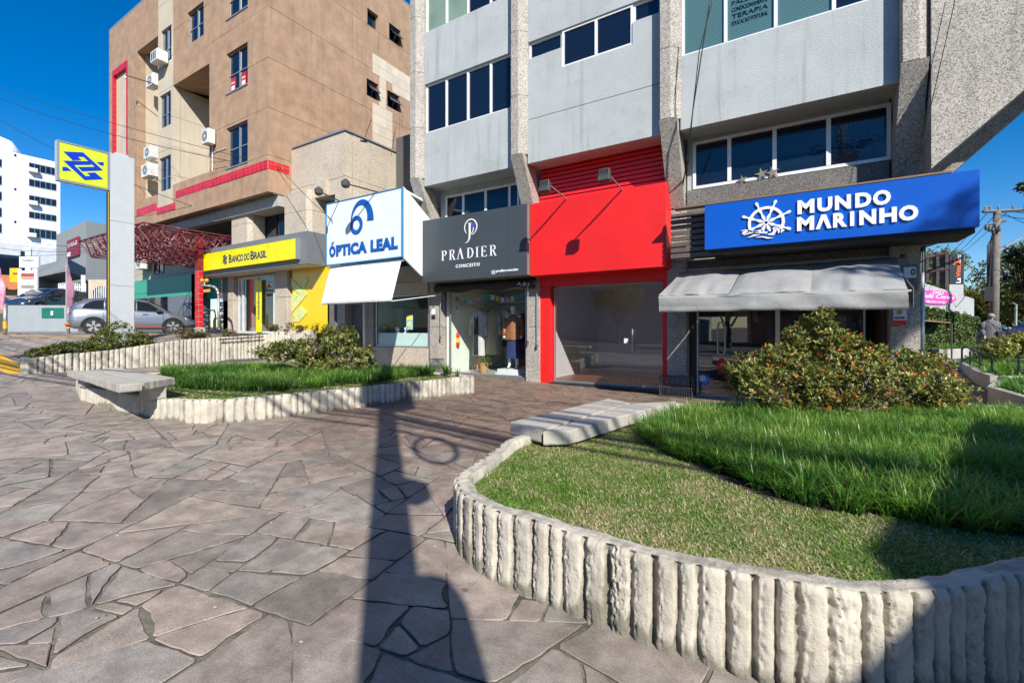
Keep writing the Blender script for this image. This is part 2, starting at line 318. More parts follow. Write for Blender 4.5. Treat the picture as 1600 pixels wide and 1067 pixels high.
# ---- flagstones: a field of irregular slabs cut by straight and broken cuts
def stone_mat():
    m = bpy.data.materials.new("basalt_flagstone"); m.use_nodes = True; t = m.node_tree; b = t.nodes["Principled BSDF"]; L = t.links.new
    at = _n(t, 'ShaderNodeAttribute', attribute_name='rnd'); rp = _n(t, 'ShaderNodeValToRGB'); r = rp.color_ramp
    cols = [(0, (.195, .168, .147)), (.2, (.24, .206, .18)), (.42, (.272, .22, .19)), (.62, (.315, .258, .216)), (.8, (.222, .2, .18)), (1, (.285, .255, .225))]
    r.elements[0].color = (*cols[0][1], 1); r.elements[1].color = (*cols[-1][1], 1)
    for p_, c_ in cols[1:-1]: el = r.elements.new(p_); el.color = (*c_, 1)
    L(at.outputs['Fac'], rp.inputs[0]); geo = _n(t, 'ShaderNodeNewGeometry'); P = geo.outputs['Position']
    # brown, worn polish nearer the shops
    sx = _n(t, 'ShaderNodeSeparateXYZ'); L(P, sx.inputs[0])
    nz = _n(t, 'ShaderNodeTexNoise', Scale=.5, Detail=4.0); L(P, nz.inputs['Vector'])
    def lin(inp, a, b_, c=0., d=1.):
        mr = _n(t, 'ShaderNodeMapRange', interpolation_type='SMOOTHSTEP'); L(inp, mr.inputs[0]); mr.inputs[1].default_value = a; mr.inputs[2].default_value = b_; mr.inputs[3].default_value = c; mr.inputs[4].default_value = d; return mr.outputs[0]
    def mth(op, a, b_):
        n = _n(t, 'ShaderNodeMath', operation=op)
        for k, q in enumerate((a, b_)):
            if isinstance(q, (int, float)): n.inputs[k].default_value = q
            else: L(q, n.inputs[k])
        return n.outputs[0]
    yy = mth('ADD', sx.outputs['Y'], mth('MULTIPLY', nz.outputs[0], 2.5)); brown = mth('MULTIPLY', lin(yy, 3.6, 6.4), lin(sx.outputs['X'], -12, -7))
    mx = _n(t, 'ShaderNodeMix', data_type='RGBA', blend_type='MULTIPLY'); L(mth('MULTIPLY', brown, .95), mx.inputs[0]); L(rp.outputs[0], mx.inputs[6]); mx.inputs[7].default_value = (.72, .59, .50, 1)
    n2 = _n(t, 'ShaderNodeTexNoise', Scale=5.0, Detail=7.0, Roughness=.7); L(P, n2.inputs['Vector'])
    sc = _n(t, 'ShaderNodeVectorMath', operation='SCALE'); L(mx.outputs[2], sc.inputs[0]); L(lin(n2.outputs[0], .3, .72, .70, 1.24), sc.inputs['Scale'])
    # 
    n5 = _n(t, 'ShaderNodeTexNoise', Scale=1.1, Detail=8.0, Roughness=.75); L(P, n5.inputs['Vector']); sc3 = _n(t, 'ShaderNodeVectorMath', operation='SCALE'); L(sc.outputs[0], sc3.inputs[0]); L(lin(n5.outputs[0], .42, .66, 1.18, .86), sc3.inputs['Scale']); sc = sc3
    # small pale and dark blotches (gum, paint, lichen)
    vo = _n(t, 'ShaderNodeTexVoronoi', Scale=2.3); L(P, vo.inputs['Vector']); n3 = _n(t, 'ShaderNodeTexNoise', Scale=30.0, Detail=3.0); L(P, n3.inputs['Vector'])
    dd = mth('ADD', vo.outputs['Distance'], mth('MULTIPLY', n3.outputs[0], .05)); mk_ = lin(dd, .075, .06)
    mx2 = _n(t, 'ShaderNodeMix', data_type='RGBA'); L(mth('MULTIPLY', mk_, .55), mx2.inputs[0]); L(sc.outputs[0], mx2.inputs[6]); mx2.inputs[7].default_value = (.06, .055, .05, 1)
    n4 = _n(t, 'ShaderNodeTexNoise', Scale=140.0, Detail=4.0, Roughness=.7); L(P, n4.inputs['Vector'])
    sc2 = _n(t, 'ShaderNodeVectorMath', operation='SCALE'); L(mx2.outputs[2], sc2.inputs[0]); L(lin(n4.outputs[0], .3, .7, .74, 1.22), sc2.inputs['Scale'])
    L(sc2.outputs[0], b.inputs['Base Color']); b.inputs['Specular IOR Level'].default_value = .35
    L(lin(n2.outputs[0], .3, .7, .5, .8), b.inputs['Roughness'])
    bp = _n(t, 'ShaderNodeBump', Strength=.45, Distance=.01); hh = mth('ADD', mth('MULTIPLY', n4.outputs[0], .25), n2.outputs[0]); L(hh, bp.inputs['Height']); L(bp.outputs[0], b.inputs['Normal'])
    return m
M_stone = stone_mat(); M_edge = mk('stone_edge', (.06, .052, .042), rough=1., var=.4, scale=12)
def split_poly(P, a, b):
    """cut polygon P by the line through a, b"""
    n = (-(b[1]-a[1]), b[0]-a[0]); L_, R_ = [], []
    k = len(P)
    for i in range(k):
        p, q = P[i], P[(i+1) % k]
        dp = (p[0]-a[0])*n[0] + (p[1]-a[1])*n[1]; dq = (q[0]-a[0])*n[0] + (q[1]-a[1])*n[1]
        (L_ if dp >= 0 else R_).append(p)
        if dp * dq < 0:
            t = dp / (dp - dq); x = (p[0]+(q[0]-p[0])*t, p[1]+(q[1]-p[1])*t); L_.append(x); R_.append(x)
    return L_, R_
def area(P): return .5 * abs(sum(P[i][0]*P[(i+1)%len(P)][1] - P[(i+1)%len(P)][0]*P[i][1] for i in range(len(P))))
def crazy(P, rs, amin, amax, out):
    A = area(P); lim = rs.uniform(amin, amax) if rs.random() > .3 else rs.uniform(amin*.35, amin)
    if A < lim or len(P) < 3:
        out.append(P); return
    Q = np.array(P); c = Q.mean(0); u, s_, vt = np.linalg.svd(Q - c); ax = vt[0]
    ang = math.atan2(ax[1], ax[0]) + math.pi/2 + rs.gauss(0, .5)
    ext = (Q - c) @ ax; off = rs.uniform(-.22, .22) * (ext.max() - ext.min()); p = c + ax * off
    L_, R_ = split_poly(P, p, p + np.array([math.cos(ang), math.sin(ang)]))
    if len(L_) < 3 or len(R_) < 3: out.append(P); return
    crazy(L_, rs, amin, amax, out); crazy(R_, rs, amin, amax, out)
def inset(P, d):
    k = len(P); A2 = sum(P[i][0]*P[(i+1)%k][1] - P[(i+1)%k][0]*P[i][1] for i in range(k))
    if A2 < 0: P = P[::-1]
    Q = list(P)
    for i in range(k):
        a_, b_ = P[i], P[(i+1) % k]; l = math.hypot(b_[0]-a_[0], b_[1]-a_[1])
        if l < 1e-5: continue
        nx, ny = -(b_[1]-a_[1])/l*d, (b_[0]-a_[0])/l*d
        Q, _r = split_poly(Q, (a_[0]+nx, a_[1]+ny), (b_[0]+nx, b_[1]+ny))
        if len(Q) < 3: return []
    return Q
def outline(P, rs, step, rough, rad=.035):
    """round the corners a little and break the edges"""
    R_ = []; k = len(P)
    for i in range(k):
        p0, p, q = P[i-1], P[i], P[(i+1) % k]
        def to(a_, b_, d):
            l = math.hypot(b_[0]-a_[0], b_[1]-a_[1]); d = min(d, l*.3); return (a_[0]+(b_[0]-a_[0])/max(l,1e-6)*d, a_[1]+(b_[1]-a_[1])/max(l,1e-6)*d)
        r = rad * rs.uniform(.4, 1.5); R_ += [to(p, p0, r), to(p, q, r)]
    O = []; k = len(R_)
    for i in range(k):
        a_, b_ = R_[i], R_[(i+1) % k]; l = math.hypot(b_[0]-a_[0], b_[1]-a_[1]); n = max(1, int(l/step))
        bow = rs.gauss(0, .010) if l > .2 else 0
        for j in range(n):
            f = j / n; w_ = math.sin(math.pi*f) * bow + (rs.gauss(0, rough) if j else 0)
            O.append((a_[0]+(b_[0]-a_[0])*f - (b_[1]-a_[1])/max(l,1e-6)*w_, a_[1]+(b_[1]-a_[1])*f + (b_[0]-a_[0])/max(l,1e-6)*w_))
    return O
def stone_geo(mb, O, rs, zoff=0.):
    c = (sum(p[0] for p in O)/len(O), sum(p[1] for p in O)/len(O)); n = len(O); tx, ty = rs.gauss(0, .004), rs.gauss(0, .004); dz = rs.uniform(-.003, .004) + zoff
    def zz(x, y): return gz(x, y) + dz + (x-c[0])*tx + (y-c[1])*ty
    bot = [(x, y, gz(x, y) - .03) for x, y in O]; rim = [(x, y, zz(x, y) - .004) for x, y in O]
    top = []
    for x, y in O:
        l = math.hypot(x-c[0], y-c[1]); f = max(0, 1 - .005/max(l, .01)); X_, Y_ = c[0]+(x-c[0])*f, c[1]+(y-c[1])*f; top.append((X_, Y_, zz(X_, Y_)))
    mb.add(bot + rim + top, [tuple(range(2*n, 3*n))] + [(n+i, n+(i+1)%n, 2*n+(i+1)%n, 2*n+i) for i in range(n)]); mb.mi = 1; k0 = len(mb.v) - 3*n
    for i in range(n): mb.f.append((k0+i, k0+(i+1)%n, k0+n+(i+1)%n, k0+n+i)); mb.m.append(1); mb.a.append(mb.av)
    mb.mi = 0
def inside(P, x, y):
    r = False; k = len(P)
    for i in range(k):
        (x1, y1), (x2, y2) = P[i], P[(i+1) % k]
        if (y1 > y) != (y2 > y) and x < (x2-x1)*(y-y1)/(y2-y1)+x1: r = not r
    return r
# planter outlines (outer edge of their walls)
PL1 = [(-1.42, 6.75), (-2.0, 6.3), (-2.2, 4.6), (-2.34, 3.7)]
PL1 += [tuple(pZ(px, py, .49)[:2]) for px, py in [(706, 748), (716, 775), (760, 800), (815, 817), (900, 842), (1000, 870), (1100, 893), (1200, 915), (1320, 933), (1440, 940), (1520, 925), (1598, 909), (1690, 892)]]
e0 = PL1[-1]; PL1 += [(2.6, 3.0), (4.6, 3.3), (4.8, 6.5), (3.1, 9.1), (.8, 8.3)]
PL2 = [tuple(pZ(px, py, z)[:2]) for px, py, z in [(725, 618, .16), (560, 640, .17), (420, 658, .18), (340, 665, .19), (285, 664, .2), (238, 657, .22), (180, 640, .26), (125, 622, .33), (118, 606, .33)]]
PL2 += [(-12.9, 4.3), (-12.2, 6.6), (-10.0, 8.0), (-6.6, 8.2), (-5.75, 8.0)]
rs = random.Random(11); stones = []
crazy([(-17.2, -3.2), (6.5, -3.2), (6.5, 10.42), (-17.2, 10.42)], rs, .09, .36, stones)
far_st = []; crazy([(-33, -3.2), (-17.25, -3.2), (-17.25, 10.3), (-33, 10.3)], rs, .35, .8, far_st)
side_st = []; crazy([(1.9, 10.45), (7.5, 10.45), (7.5, 24), (1.9, 24)], rs, .2, .6, side_st)
def viewsize(P):
    c = np.mean(np.array(P), 0); f = (-_s*c[0] + _c*c[1]); l = _c*c[0] + _s*c[1]
    if f < 1.2: return 0
    sx_ = 800 + F*l/f
    sy_ = HZ + F*CAMZ/f
    if sx_ < -150 or sx_ > 1750 or sy_ > 1250: return 0
    return area(P) / f**3
keep = []
for P in stones:
    c = np.mean(np.array(P), 0)
    if all(inside(PL1, x, y) for x, y in P) or all(inside(PL2, x, y) for x, y in P): continue
    if c[0] < -16.45 and c[1] > 3.4: continue
    keep.append((viewsize(P), P))
keep.sort(key=lambda q: -q[0])
paving = thing("paving", None, None, (0, 0, 0)); paving['kind'] = 'structure'
mass = MB()
for k, (vs_, P) in enumerate(keep + [(0, P) for P in far_st + side_st]):
    big = k < 290
    Q = inset(P, rs.uniform(.003, .012) if area(P) > .05 else .007)
    if len(Q) < 3 or area(Q) < .004: continue
    near = vs_ > .0008
    O = outline(Q, rs, .05 if near else .5, .0034 if near else 0, .015)
    mb = MB() if big else mass; mb.av = rs.random(); stone_geo(mb, O, rs)
    if big: mb.build("paving_stone", [M_stone, M_edge], paving)
ms = mass.build("paving_stones_beyond", [M_stone, M_edge], paving); ms['kind'] = 'stuff'
# pale mortar smears, moss tufts in the joints near the camera
mm = MB(); M_pale = mk("pale_mortar", (.5, .48, .45), rough=.95, var=.3, scale=20, bump=.8, bscale=50)
for k in range(36):
    x, y = rs.uniform(-6, .2), rs.uniform(.8, 6.2)
    if inside(PL1, x, y) or inside(PL2, x, y): continue
    n = 7; r = rs.uniform(.004, .013); an = rs.random()*3.14
    pts = [(x + math.cos(2*math.pi*i/n)*r*rs.uniform(.5, 1.6), y + math.sin(2*math.pi*i/n)*r*rs.uniform(.4, 1.0)) for i in range(n)]
    mm.add([(px, py, gz(px, py)+.0065) for px, py in pts], [tuple(range(n))])
o = mm.build("mortar_spots", M_pale, paving); o['kind'] = 'stuff'
# yellow bands painted on the ground
M_yline = mk("yellow_line_paint", (.75, .42, .02), rough=.7, var=.15, scale=6, stain=.35)
def band(pts, wdt, name="yellow_line", dz=.012, mat=None, th=.006):
    mb = MB(); n = len(pts); Lp, Rp = [], []
    for i in range(n):
        a_ = pts[max(0, i-1)]; b_ = pts[min(n-1, i+1)]; dx, dy = b_[0]-a_[0], b_[1]-a_[1]; l = math.hypot(dx, dy); nx, ny = -dy/l*wdt/2, dx/l*wdt/2
        Lp.append((pts[i][0]+nx, pts[i][1]+ny)); Rp.append((pts[i][0]-nx, pts[i][1]-ny))
    for i in range(n-1):
        q = [Rp[i], Rp[i+1], Lp[i+1], Lp[i]]
        mb.hexa([(x, y, gz(x, y)+dz-th) for x, y in q] + [(x, y, gz(x, y)+dz) for x, y in q])
    o = mb.build(name, mat or M_yline); o['kind'] = 'structure'; return o
def lerp_pts(a_, b_, n): return [(a_[0]+(b_[0]-a_[0])*i/n, a_[1]+(b_[1]-a_[1])*i/n) for i in range(n+1)]
band(lerp_pts((-16.75, 3.32), (-23.5, 3.35), 12), .5)
band(lerp_pts((-27.5, 3.6), (-24.6, 4.4), 6) + lerp_pts((-24.6, 4.4), (-22.6, 6.9), 6)[1:] + lerp_pts((-22.6, 6.9), (-20.2, 7.9), 6)[1:], .12)
# ================================================================ RIBBED CONCRETE WALLS
def ribmat():
    m = bpy.data.materials.new("ribbed_concrete"); m.use_nodes = True; t = m.node_tree; b = t.nodes["Principled BSDF"]; L = t.links.new
    P = _n(t, 'ShaderNodeNewGeometry').outputs['Position']
    n1 = _n(t, 'ShaderNodeTexNoise', Scale=4.0, Detail=8.0, Roughness=.65); L(P, n1.inputs['Vector'])
    rp = _n(t, 'ShaderNodeValToRGB'); r = rp.color_ramp; r.elements[0].position = .28; r.elements[0].color = (.36, .325, .27, 1); r.elements[1].position = .66; r.elements[1].color = (.58, .535, .45, 1)
    L(n1.outputs[0], rp.inputs[0])
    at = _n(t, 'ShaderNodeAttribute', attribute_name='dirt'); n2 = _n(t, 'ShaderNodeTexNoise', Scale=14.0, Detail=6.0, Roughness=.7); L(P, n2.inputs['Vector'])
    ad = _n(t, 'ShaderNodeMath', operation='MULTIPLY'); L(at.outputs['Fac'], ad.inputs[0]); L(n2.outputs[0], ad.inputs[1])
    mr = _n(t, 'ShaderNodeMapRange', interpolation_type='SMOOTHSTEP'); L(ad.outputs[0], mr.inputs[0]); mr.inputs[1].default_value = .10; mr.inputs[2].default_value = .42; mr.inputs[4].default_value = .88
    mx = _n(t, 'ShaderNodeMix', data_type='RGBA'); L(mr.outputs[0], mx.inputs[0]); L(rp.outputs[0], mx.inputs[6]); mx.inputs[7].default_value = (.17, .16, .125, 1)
    L(mx.outputs[2], b.inputs['Base Color']); b.inputs['Roughness'].default_value = .92; b.inputs['Specular IOR Level'].default_value = .2
    n3 = _n(t, 'ShaderNodeTexNoise', Scale=55.0, Detail=8.0, Roughness=.7); L(P, n3.inputs['Vector']); vo = _n(t, 'ShaderNodeTexVoronoi', Scale=48.0); L(P, vo.inputs['Vector'])
    pit = _n(t, 'ShaderNodeMapRange'); L(vo.outputs['Distance'], pit.inputs[0]); pit.inputs[1].default_value = .1; pit.inputs[2].default_value = .28
    ad2 = _n(t, 'ShaderNodeMath', operation='MULTIPLY_ADD'); L(pit.outputs[0], ad2.inputs[0]); ad2.inputs[1].default_value = .35; L(n3.outputs[0], ad2.inputs[2])
    bp = _n(t, 'ShaderNodeBump', Strength=.7, Distance=.008); L(ad2.outputs[0], bp.inputs['Height']); L(bp.outputs[0], b.inputs['Normal'])
    return m
M_rib = ribmat()
def resample(pts, step, smooth_it=3):
    P = np.array(pts, float)
    d = np.r_[0, np.cumsum(np.linalg.norm(np.diff(P, axis=0), axis=1))]
    n = max(3, int(d[-1]/step)); u = np.linspace(0, d[-1], n)
    Q = np.stack([np.interp(u, d, P[:,k]) for k in range(P.shape[1])], -1)
    for _ in range(smooth_it):
        Q[1:-1] = .25*Q[:-2] + .5*Q[1:-1] + .25*Q[2:]
    return Q, u
def ribbed_wall(name, pts, thick, label, res=.008, vres=.02, period=.095, side=1, seed=0, smooth_it=40, depth=.028, sink=.08, cat='wall', parent=None, group=None):
    """pts: (x, y, top z) along the wall's outer top edge; side=+1 when the outer face looks to the right of travel"""
    Q, u = resample(pts, res, smooth_it); n = len(Q)
    T = np.gradient(Q[:,:2], axis=0); T /= np.linalg.norm(T, axis=1)[:,None] + 1e-9
    for _ in range(6): T[1:-1] = (T[:-2] + T[1:-1] + T[2:]) / 3
    T /= np.linalg.norm(T, axis=1)[:,None]
    N = np.stack([T[:,1], -T[:,0]], -1) * side
    top = Q[:,2] + .008 * fbm(np.stack([u*4, u*0], -1), 3, seed+3); bot = g(Q[:,0], Q[:,1]) - sink
    H = float(np.max(top - bot)); nv = max(5, int(H/vres)); vv = np.linspace(0, 1, nv)
    # ribs of uneven pitch
    edges = [0.]; r_ = random.Random(seed)
    while edges[-1] < u[-1] + .2: edges.append(edges[-1] + period * r_.uniform(.72, 1.3))
    edges = np.array(edges); idx = np.searchsorted(edges, u, side='right') - 1
    f = (u - edges[idx]) / (edges[idx+1] - edges[idx]); rr = np.array([r_.random() for _ in edges])[idx]
    U, Vv = np.meshgrid(u, vv); Fm = np.broadcast_to(f, U.shape); Z = bot + (top - bot) * Vv
    wob = .05 * vn(np.stack([U*0 + idx*3.7, Z*9], -1), seed+1) + .06 * vn(np.stack([U*6, Z*30], -1), seed+2)
    ff = Fm + wob
    gw = .20 + .16*rr; gd = depth * (.75 + .8 * (rr*7 % 1))
    groove = np.exp(-(np.clip(ff - .05, 0, 1) / (gw*.62))**4) + np.exp(-np.clip(1 - ff, 0, 1)**2 / (.05)**2) * .7
    groove = np.clip(groove, 0, 1.1)
    plateau = -.007 * ((np.clip(ff, 0, 1) - .6)/.5)**2
    rough_zone = np.exp(-((ff - gw*1.35)/.13)**2)
    rough = fbm(np.stack([U*70, Z*60], -1), 4, seed+5)
    off = plateau - groove*gd + rough_zone * (-.020 * np.abs(rough) + .003)  + np.clip(rr*9 % 1 - .85, 0, .15)*.14*(-np.abs(rough)) + .0022 * fbm(np.stack([U*25, Z*25], -1), 3, seed+9) + .0016 * vn(np.stack([U*110, Z*90], -1), seed+19)
    fade = np.clip((Vv - .90)/.1, 0, 1)
    brk = .6 + .4*vn(np.stack([U*14, U*0], -1), seed+12)
    off = off * (1 - fade*.4*brk) - .014*np.clip((Vv-.955)/.045, 0, 1)**2 + .006*fade*fbm(np.stack([U*30, Z*20], -1), 3, seed+4)
    off = off + .02*np.clip(.12 - Vv, 0, 1)
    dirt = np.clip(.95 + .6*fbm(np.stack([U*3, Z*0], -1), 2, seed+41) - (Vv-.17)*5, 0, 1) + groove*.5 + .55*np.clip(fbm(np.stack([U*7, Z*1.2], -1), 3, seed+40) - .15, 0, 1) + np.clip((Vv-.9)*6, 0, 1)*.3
    Xo = Q[:,0] + N[:,0]*off; Yo = Q[:,1] + N[:,1]*off
    rows = [np.stack([Xo[k], Yo[k], Z[k]], -1) for k in range(nv)]; drt = [dirt[k] for k in range(nv)]
    nt_ = 6
    for k in range(1, nt_+1):
        w_ = thick * k / nt_; nz_ = .004*fbm(np.stack([u*22, u*0 + k*1.7], -1), 3, seed+20); zt = top + nz_ + .004 - (.012 if k == nt_ else 0)
        jit = .006*fbm(np.stack([u*9, u*0+k], -1), 2, seed+30)*(k/nt_)
        rows.append(np.stack([Q[:,0] - N[:,0]*(w_+jit), Q[:,1] - N[:,1]*(w_+jit), zt], -1)); drt.append(.2 + .3*(fbm(np.stack([u*5, u*0+k], -1), 2, seed+8) > .1) * np.ones(n))
    rows.append(np.stack([Q[:,0] - N[:,0]*thick, Q[:,1] - N[:,1]*thick, bot], -1)); drt.append(np.ones(n))
    V = np.concatenate(rows); D = np.concatenate(drt); R_ = len(rows); i = np.arange(R_*n).reshape(R_, n)
    A_, B_, C_, D_ = i[:-1,:-1], i[:-1,1:], i[1:,1:], i[1:,:-1]
    Fc = (np.stack([A_, B_, C_, D_], -1) if side > 0 else np.stack([A_, D_, C_, B_], -1)).reshape(-1, 4)
    # end caps as strips
    caps = []
    for e_ in (0, n-1):
        for k in range(nv - 1): caps.append((i[k, e_], i[k+1, e_], i[R_-2, e_], i[R_-1, e_]) if k == 0 else (i[k, e_], i[k+1, e_], i[R_-2, e_], i[R_-2, e_]))
    o = npmesh(name, V, Fc, M_rib, loc=tuple(Q[0]) if parent is None else (0,0,0), parent=parent, smooth=res > .02, attrs={'dirt': ('POINT', D)})
    me = o.data
    # caps: separate small polygons
    import bmesh
    bm = bmesh.new(); bm.from_mesh(me); bm.verts.ensure_lookup_table()
    for e_ in (0, n-1):
        loop = [bm.verts[i[k, e_]] for k in range(R_)]
        try: bm.faces.new(loop if (e_ == 0) == (side > 0) else loop[::-1])
        except Exception: pass
    bm.to_mesh(me); bm.free()
    if parent is None: tag(o, label, cat, group)
    return o
# ================================================================ PLANTERS
def in_poly(P, x, y):
    r = np.zeros(len(x), bool); k = len(P)
    for i in range(k):
        (x1, y1), (x2, y2) = P[i], P[(i+1) % k]
        c = ((y1 > y) != (y2 > y)) & (x < (x2-x1)*(y-y1)/((y2-y1) if abs(y2-y1) > 1e-9 else 1e-9)+x1); r ^= c
    return r
def rot_fill(mb, P, z): mb.add([(x, y, z) for x, y in P], [tuple(range(len(P)))])
M_lawnsoil = mk("lawn_thatch", (.24, .2, .11), rough=1., var=.35, scale=14, bump=1., bscale=30, stain=.8, stcol=(.07, .10, .025))
def planter(name, label, path, wallkw, outline_, soilz, lawn_in=None):
    t = thing(name, label, 'planter', (*path[0][:2], gz(*path[0][:2])))
    ribbed_wall("ribbed_wall", path, wallkw.pop('thick'), None, parent=t, **wallkw)
    mb = MB(); P = inset(outline_, .06) or outline_; 
    A2 = sum(P[i][0]*P[(i+1)%len(P)][1] - P[(i+1)%len(P)][0]*P[i][1] for i in range(len(P)))
    mb.add([(x, y, soilz) for x, y in (P if A2 > 0 else P[::-1])], [tuple(range(len(P)))]); mb.build("soil", M_lawnsoil, t)
    return t
# the inset() helper needs convex shapes; planters use their outline pulled in along the wall instead
def pull(P, d):
    k = len(P); A2 = sum(P[i][0]*P[(i+1)%k][1] - P[(i+1)%k][0]*P[i][1] for i in range(k)); sg = 1 if A2 > 0 else -1; R_ = []
    for i in range(k):
        a_, p, b_ = P[i-1], P[i], P[(i+1) % k]; tx, ty = b_[0]-a_[0], b_[1]-a_[1]; l = math.hypot(tx, ty) or 1
        R_.append((p[0] - sg*ty/l*d, p[1] + sg*tx/l*d))
    return R_
inset_old = inset
def inset(P, d): return pull(P, d)
# planter 1: high-resolution wall along the front, plain resolution round the back
fr1 = [(x, y, .505) for x, y in PL1[:len(PL1)-5]]
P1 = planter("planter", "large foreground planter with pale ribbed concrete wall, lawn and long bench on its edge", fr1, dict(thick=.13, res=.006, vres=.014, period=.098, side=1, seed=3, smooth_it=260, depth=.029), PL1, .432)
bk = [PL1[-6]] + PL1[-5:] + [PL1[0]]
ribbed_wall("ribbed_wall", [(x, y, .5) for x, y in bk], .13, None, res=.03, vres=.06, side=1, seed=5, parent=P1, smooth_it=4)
fr2 = [(x, y, .54) for x, y in PL2[:9]]
fr2 = [(-5.95, 8.0, .54), (-5.72, 7.7, .54)] + fr2 + [(-12.75, 3.9, .54)]
P2 = planter("planter", "middle planter with green mound of grass and two slab bench at its left end", fr2, dict(thick=.15, res=.012, vres=.03, period=.115, side=-1, seed=8, smooth_it=30, depth=.03), PL2, .50)
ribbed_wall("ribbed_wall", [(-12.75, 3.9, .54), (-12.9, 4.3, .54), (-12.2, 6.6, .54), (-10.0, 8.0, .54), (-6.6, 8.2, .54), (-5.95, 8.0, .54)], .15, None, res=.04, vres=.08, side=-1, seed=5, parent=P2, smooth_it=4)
# planter 3: retaining wall that climbs away from the street at the left, with its bed behind
w3 = [pX(43, 561, -16.4), pX(100, 554, -16.4), pX(170, 548, -16.4), pX(220, 541, -16.4), pX(276, 532, -16.4), pX(344, 527, -16.4)]
w3 = [(p.x, p.y, p.z) for p in w3] + [(-16.4, 9.3, 1.32), (-16.1, 9.75, 1.45), (-15.6, 9.85, 1.5), (-14.35, 9.87, 1.5)]
P3 = thing("retaining_wall", "ribbed concrete retaining wall climbing from pavement to bank entrance with shrubs behind", 'wall', (-16.4, 3.3, .43))
ribbed_wall("ribbed_wall", w3, .16, None, res=.014, vres=.035, period=.13, side=-1 if False else 1, seed=12, parent=P3, smooth_it=8, depth=.035, sink=.12) if False else None
w3r = w3[::-1]
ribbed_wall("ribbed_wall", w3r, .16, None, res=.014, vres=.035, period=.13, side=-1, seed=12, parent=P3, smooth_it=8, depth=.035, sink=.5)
ribbed_wall("ribbed_wall", [(-16.4, 3.3, .80), (-16.7, 3.29, .81), (-17.0, 3.3, .82)], .15, None, res=.03, vres=.06, side=-1 if True else 1, seed=14, parent=P3, smooth_it=3, depth=.03)
mb = MB()
ys_ = [3.4, 4.4, 5.4, 6.6, 7.8, 9.2]
for i in range(len(ys_)-1):
    z0, z1 = .72 + (ys_[i]-3.4)*.105, .72 + (ys_[i+1]-3.4)*.105
    mb.add([(-16.5, ys_[i], z0), (-18.6, ys_[i], z0+.08), (-18.6, ys_[i+1], z1+.08), (-16.5, ys_[i+1], z1)], [(3,2,1,0)])
mb.build("soil", M_soil, P3)
mb = MB(); mb.add([(-16.3, 9.95, 1.40), (-14.4, 9.95, 1.40), (-14.4, 10.4, 1.42), (-16.3, 10.4, 1.42)], [(0,1,2,3)]); mb.build("soil", M_soil, P3)
hr = thing("handrail", "thin black handrail fixed along the top of the ribbed retaining wall", 'handrail', (-16.3, 7.6, 1.2))
mb = MB(); a_, b_ = Vector((-16.28, 7.75, 1.20)), Vector((-16.28, 9.25, 1.27)); mb.path([a_, b_], .022, 6); mb.build("rail", M_black, hr)
for k in range(3):
    p = a_.lerp(b_, .1 + .4*k); MB().path([p, p + Vector((-.06, 0, -.1))], .012, 5).build("bracket", M_black, hr)
# ---- benches of cast concrete slabs
M_slab = mk("bench_concrete", (.41, .385, .34), rough=.92, var=.16, scale=4, bump=.9, bscale=38, stain=.3, stcol=(.22, .2, .17))
def slab(parent, poly, z1, th, seed=0):
    mb = MB(); rs = random.Random(seed); P = []
    k = len(poly)
    for i in range(k):
        a_, b_ = poly[i], poly[(i+1) % k]; l = math.hypot(b_[0]-a_[0], b_[1]-a_[1]); n = max(2, int(l/.05))
        for j in range(n):
            f = j/n; q = rs.gauss(0, .0028) if j else 0; P.append((a_[0]+(b_[0]-a_[0])*f - (b_[1]-a_[1])/l*q, a_[1]+(b_[1]-a_[1])*f + (b_[0]-a_[0])/l*q))
    c = np.mean(np.array(P), 0); n = len(P); rows = []
    for (sc, z) in ((.985, z1-th), (1., z1-th+.015), (1., z1-.012), (.994, z1-.004), (.982, z1)):
        rows.append([(c[0]+(x-c[0])*1 - (x-c[0])/max(math.hypot(x-c[0], y-c[1]), .1)*(1-sc)*.7, c[1]+(y-c[1])*1 - (y-c[1])/max(math.hypot(x-c[0], y-c[1]), .1)*(1-sc)*.7, z + (rs.gauss(0, .002) if sc == 1. else 0)) for x, y in P])
    V = sum(rows, []); fs = [tuple(range(n-1, -1, -1)), tuple((4*n+i) for i in range(n))]
    for r in range(4): fs += [(r*n+i, r*n+(i+1)%n, (r+1)*n+(i+1)%n, (r+1)*n+i) for i in range(n)]
    if sum(P[i][0]*P[(i+1)%n][1] - P[(i+1)%n][0]*P[i][1] for i in range(n)) < 0: fs = [f[::-1] for f in fs]
    mb.add(V, fs); return mb.build("slab", M_slab, parent)
def quad_px(pxs, z): return [tuple(pZ(a_, b_, z)[:2]) for a_, b_ in pxs]
B1 = thing("concrete_bench", "long low concrete slab bench on the edge of the foreground planter", 'bench', (-2.1, 5.3, .35))
slab(B1, quad_px([(797, 659), (846, 671), (984, 629), (951, 622.5)], .605), .605, .13, 1)
slab(B1, quad_px([(849, 673), (888, 672), (1056, 626), (988, 629.5)], .605), .60, .13, 2)
for f in (.12, .5, .88):
    c = np.array([-2.22, 4.35])*(1-f) + np.array([-1.75, 6.4])*f
    MB().box(c[0]-.12, c[0]+.22, c[1]-.07, c[1]+.07, .35, .498).build("support", M_slab, B1, bevel=.006)
B2 = thing("concrete_bench", "raised concrete slab bench of two slabs at the left end of the middle planter", 'bench', (-9.3, 2.9, .5))
slab(B2, quad_px([(105, 578), (145, 578.5), (222, 598), (187, 601)], .82), .815, .105, 3)
slab(B2, quad_px([(147, 577.5), (178, 574), (273, 590), (225, 597)], .82), .82, .115, 4)
for xx in (-10.6, -9.3, -8.0): MB().box(xx-.16, xx+.16, 2.80, 3.02, .54, .71).build("support", M_slab, B2, bevel=.008)
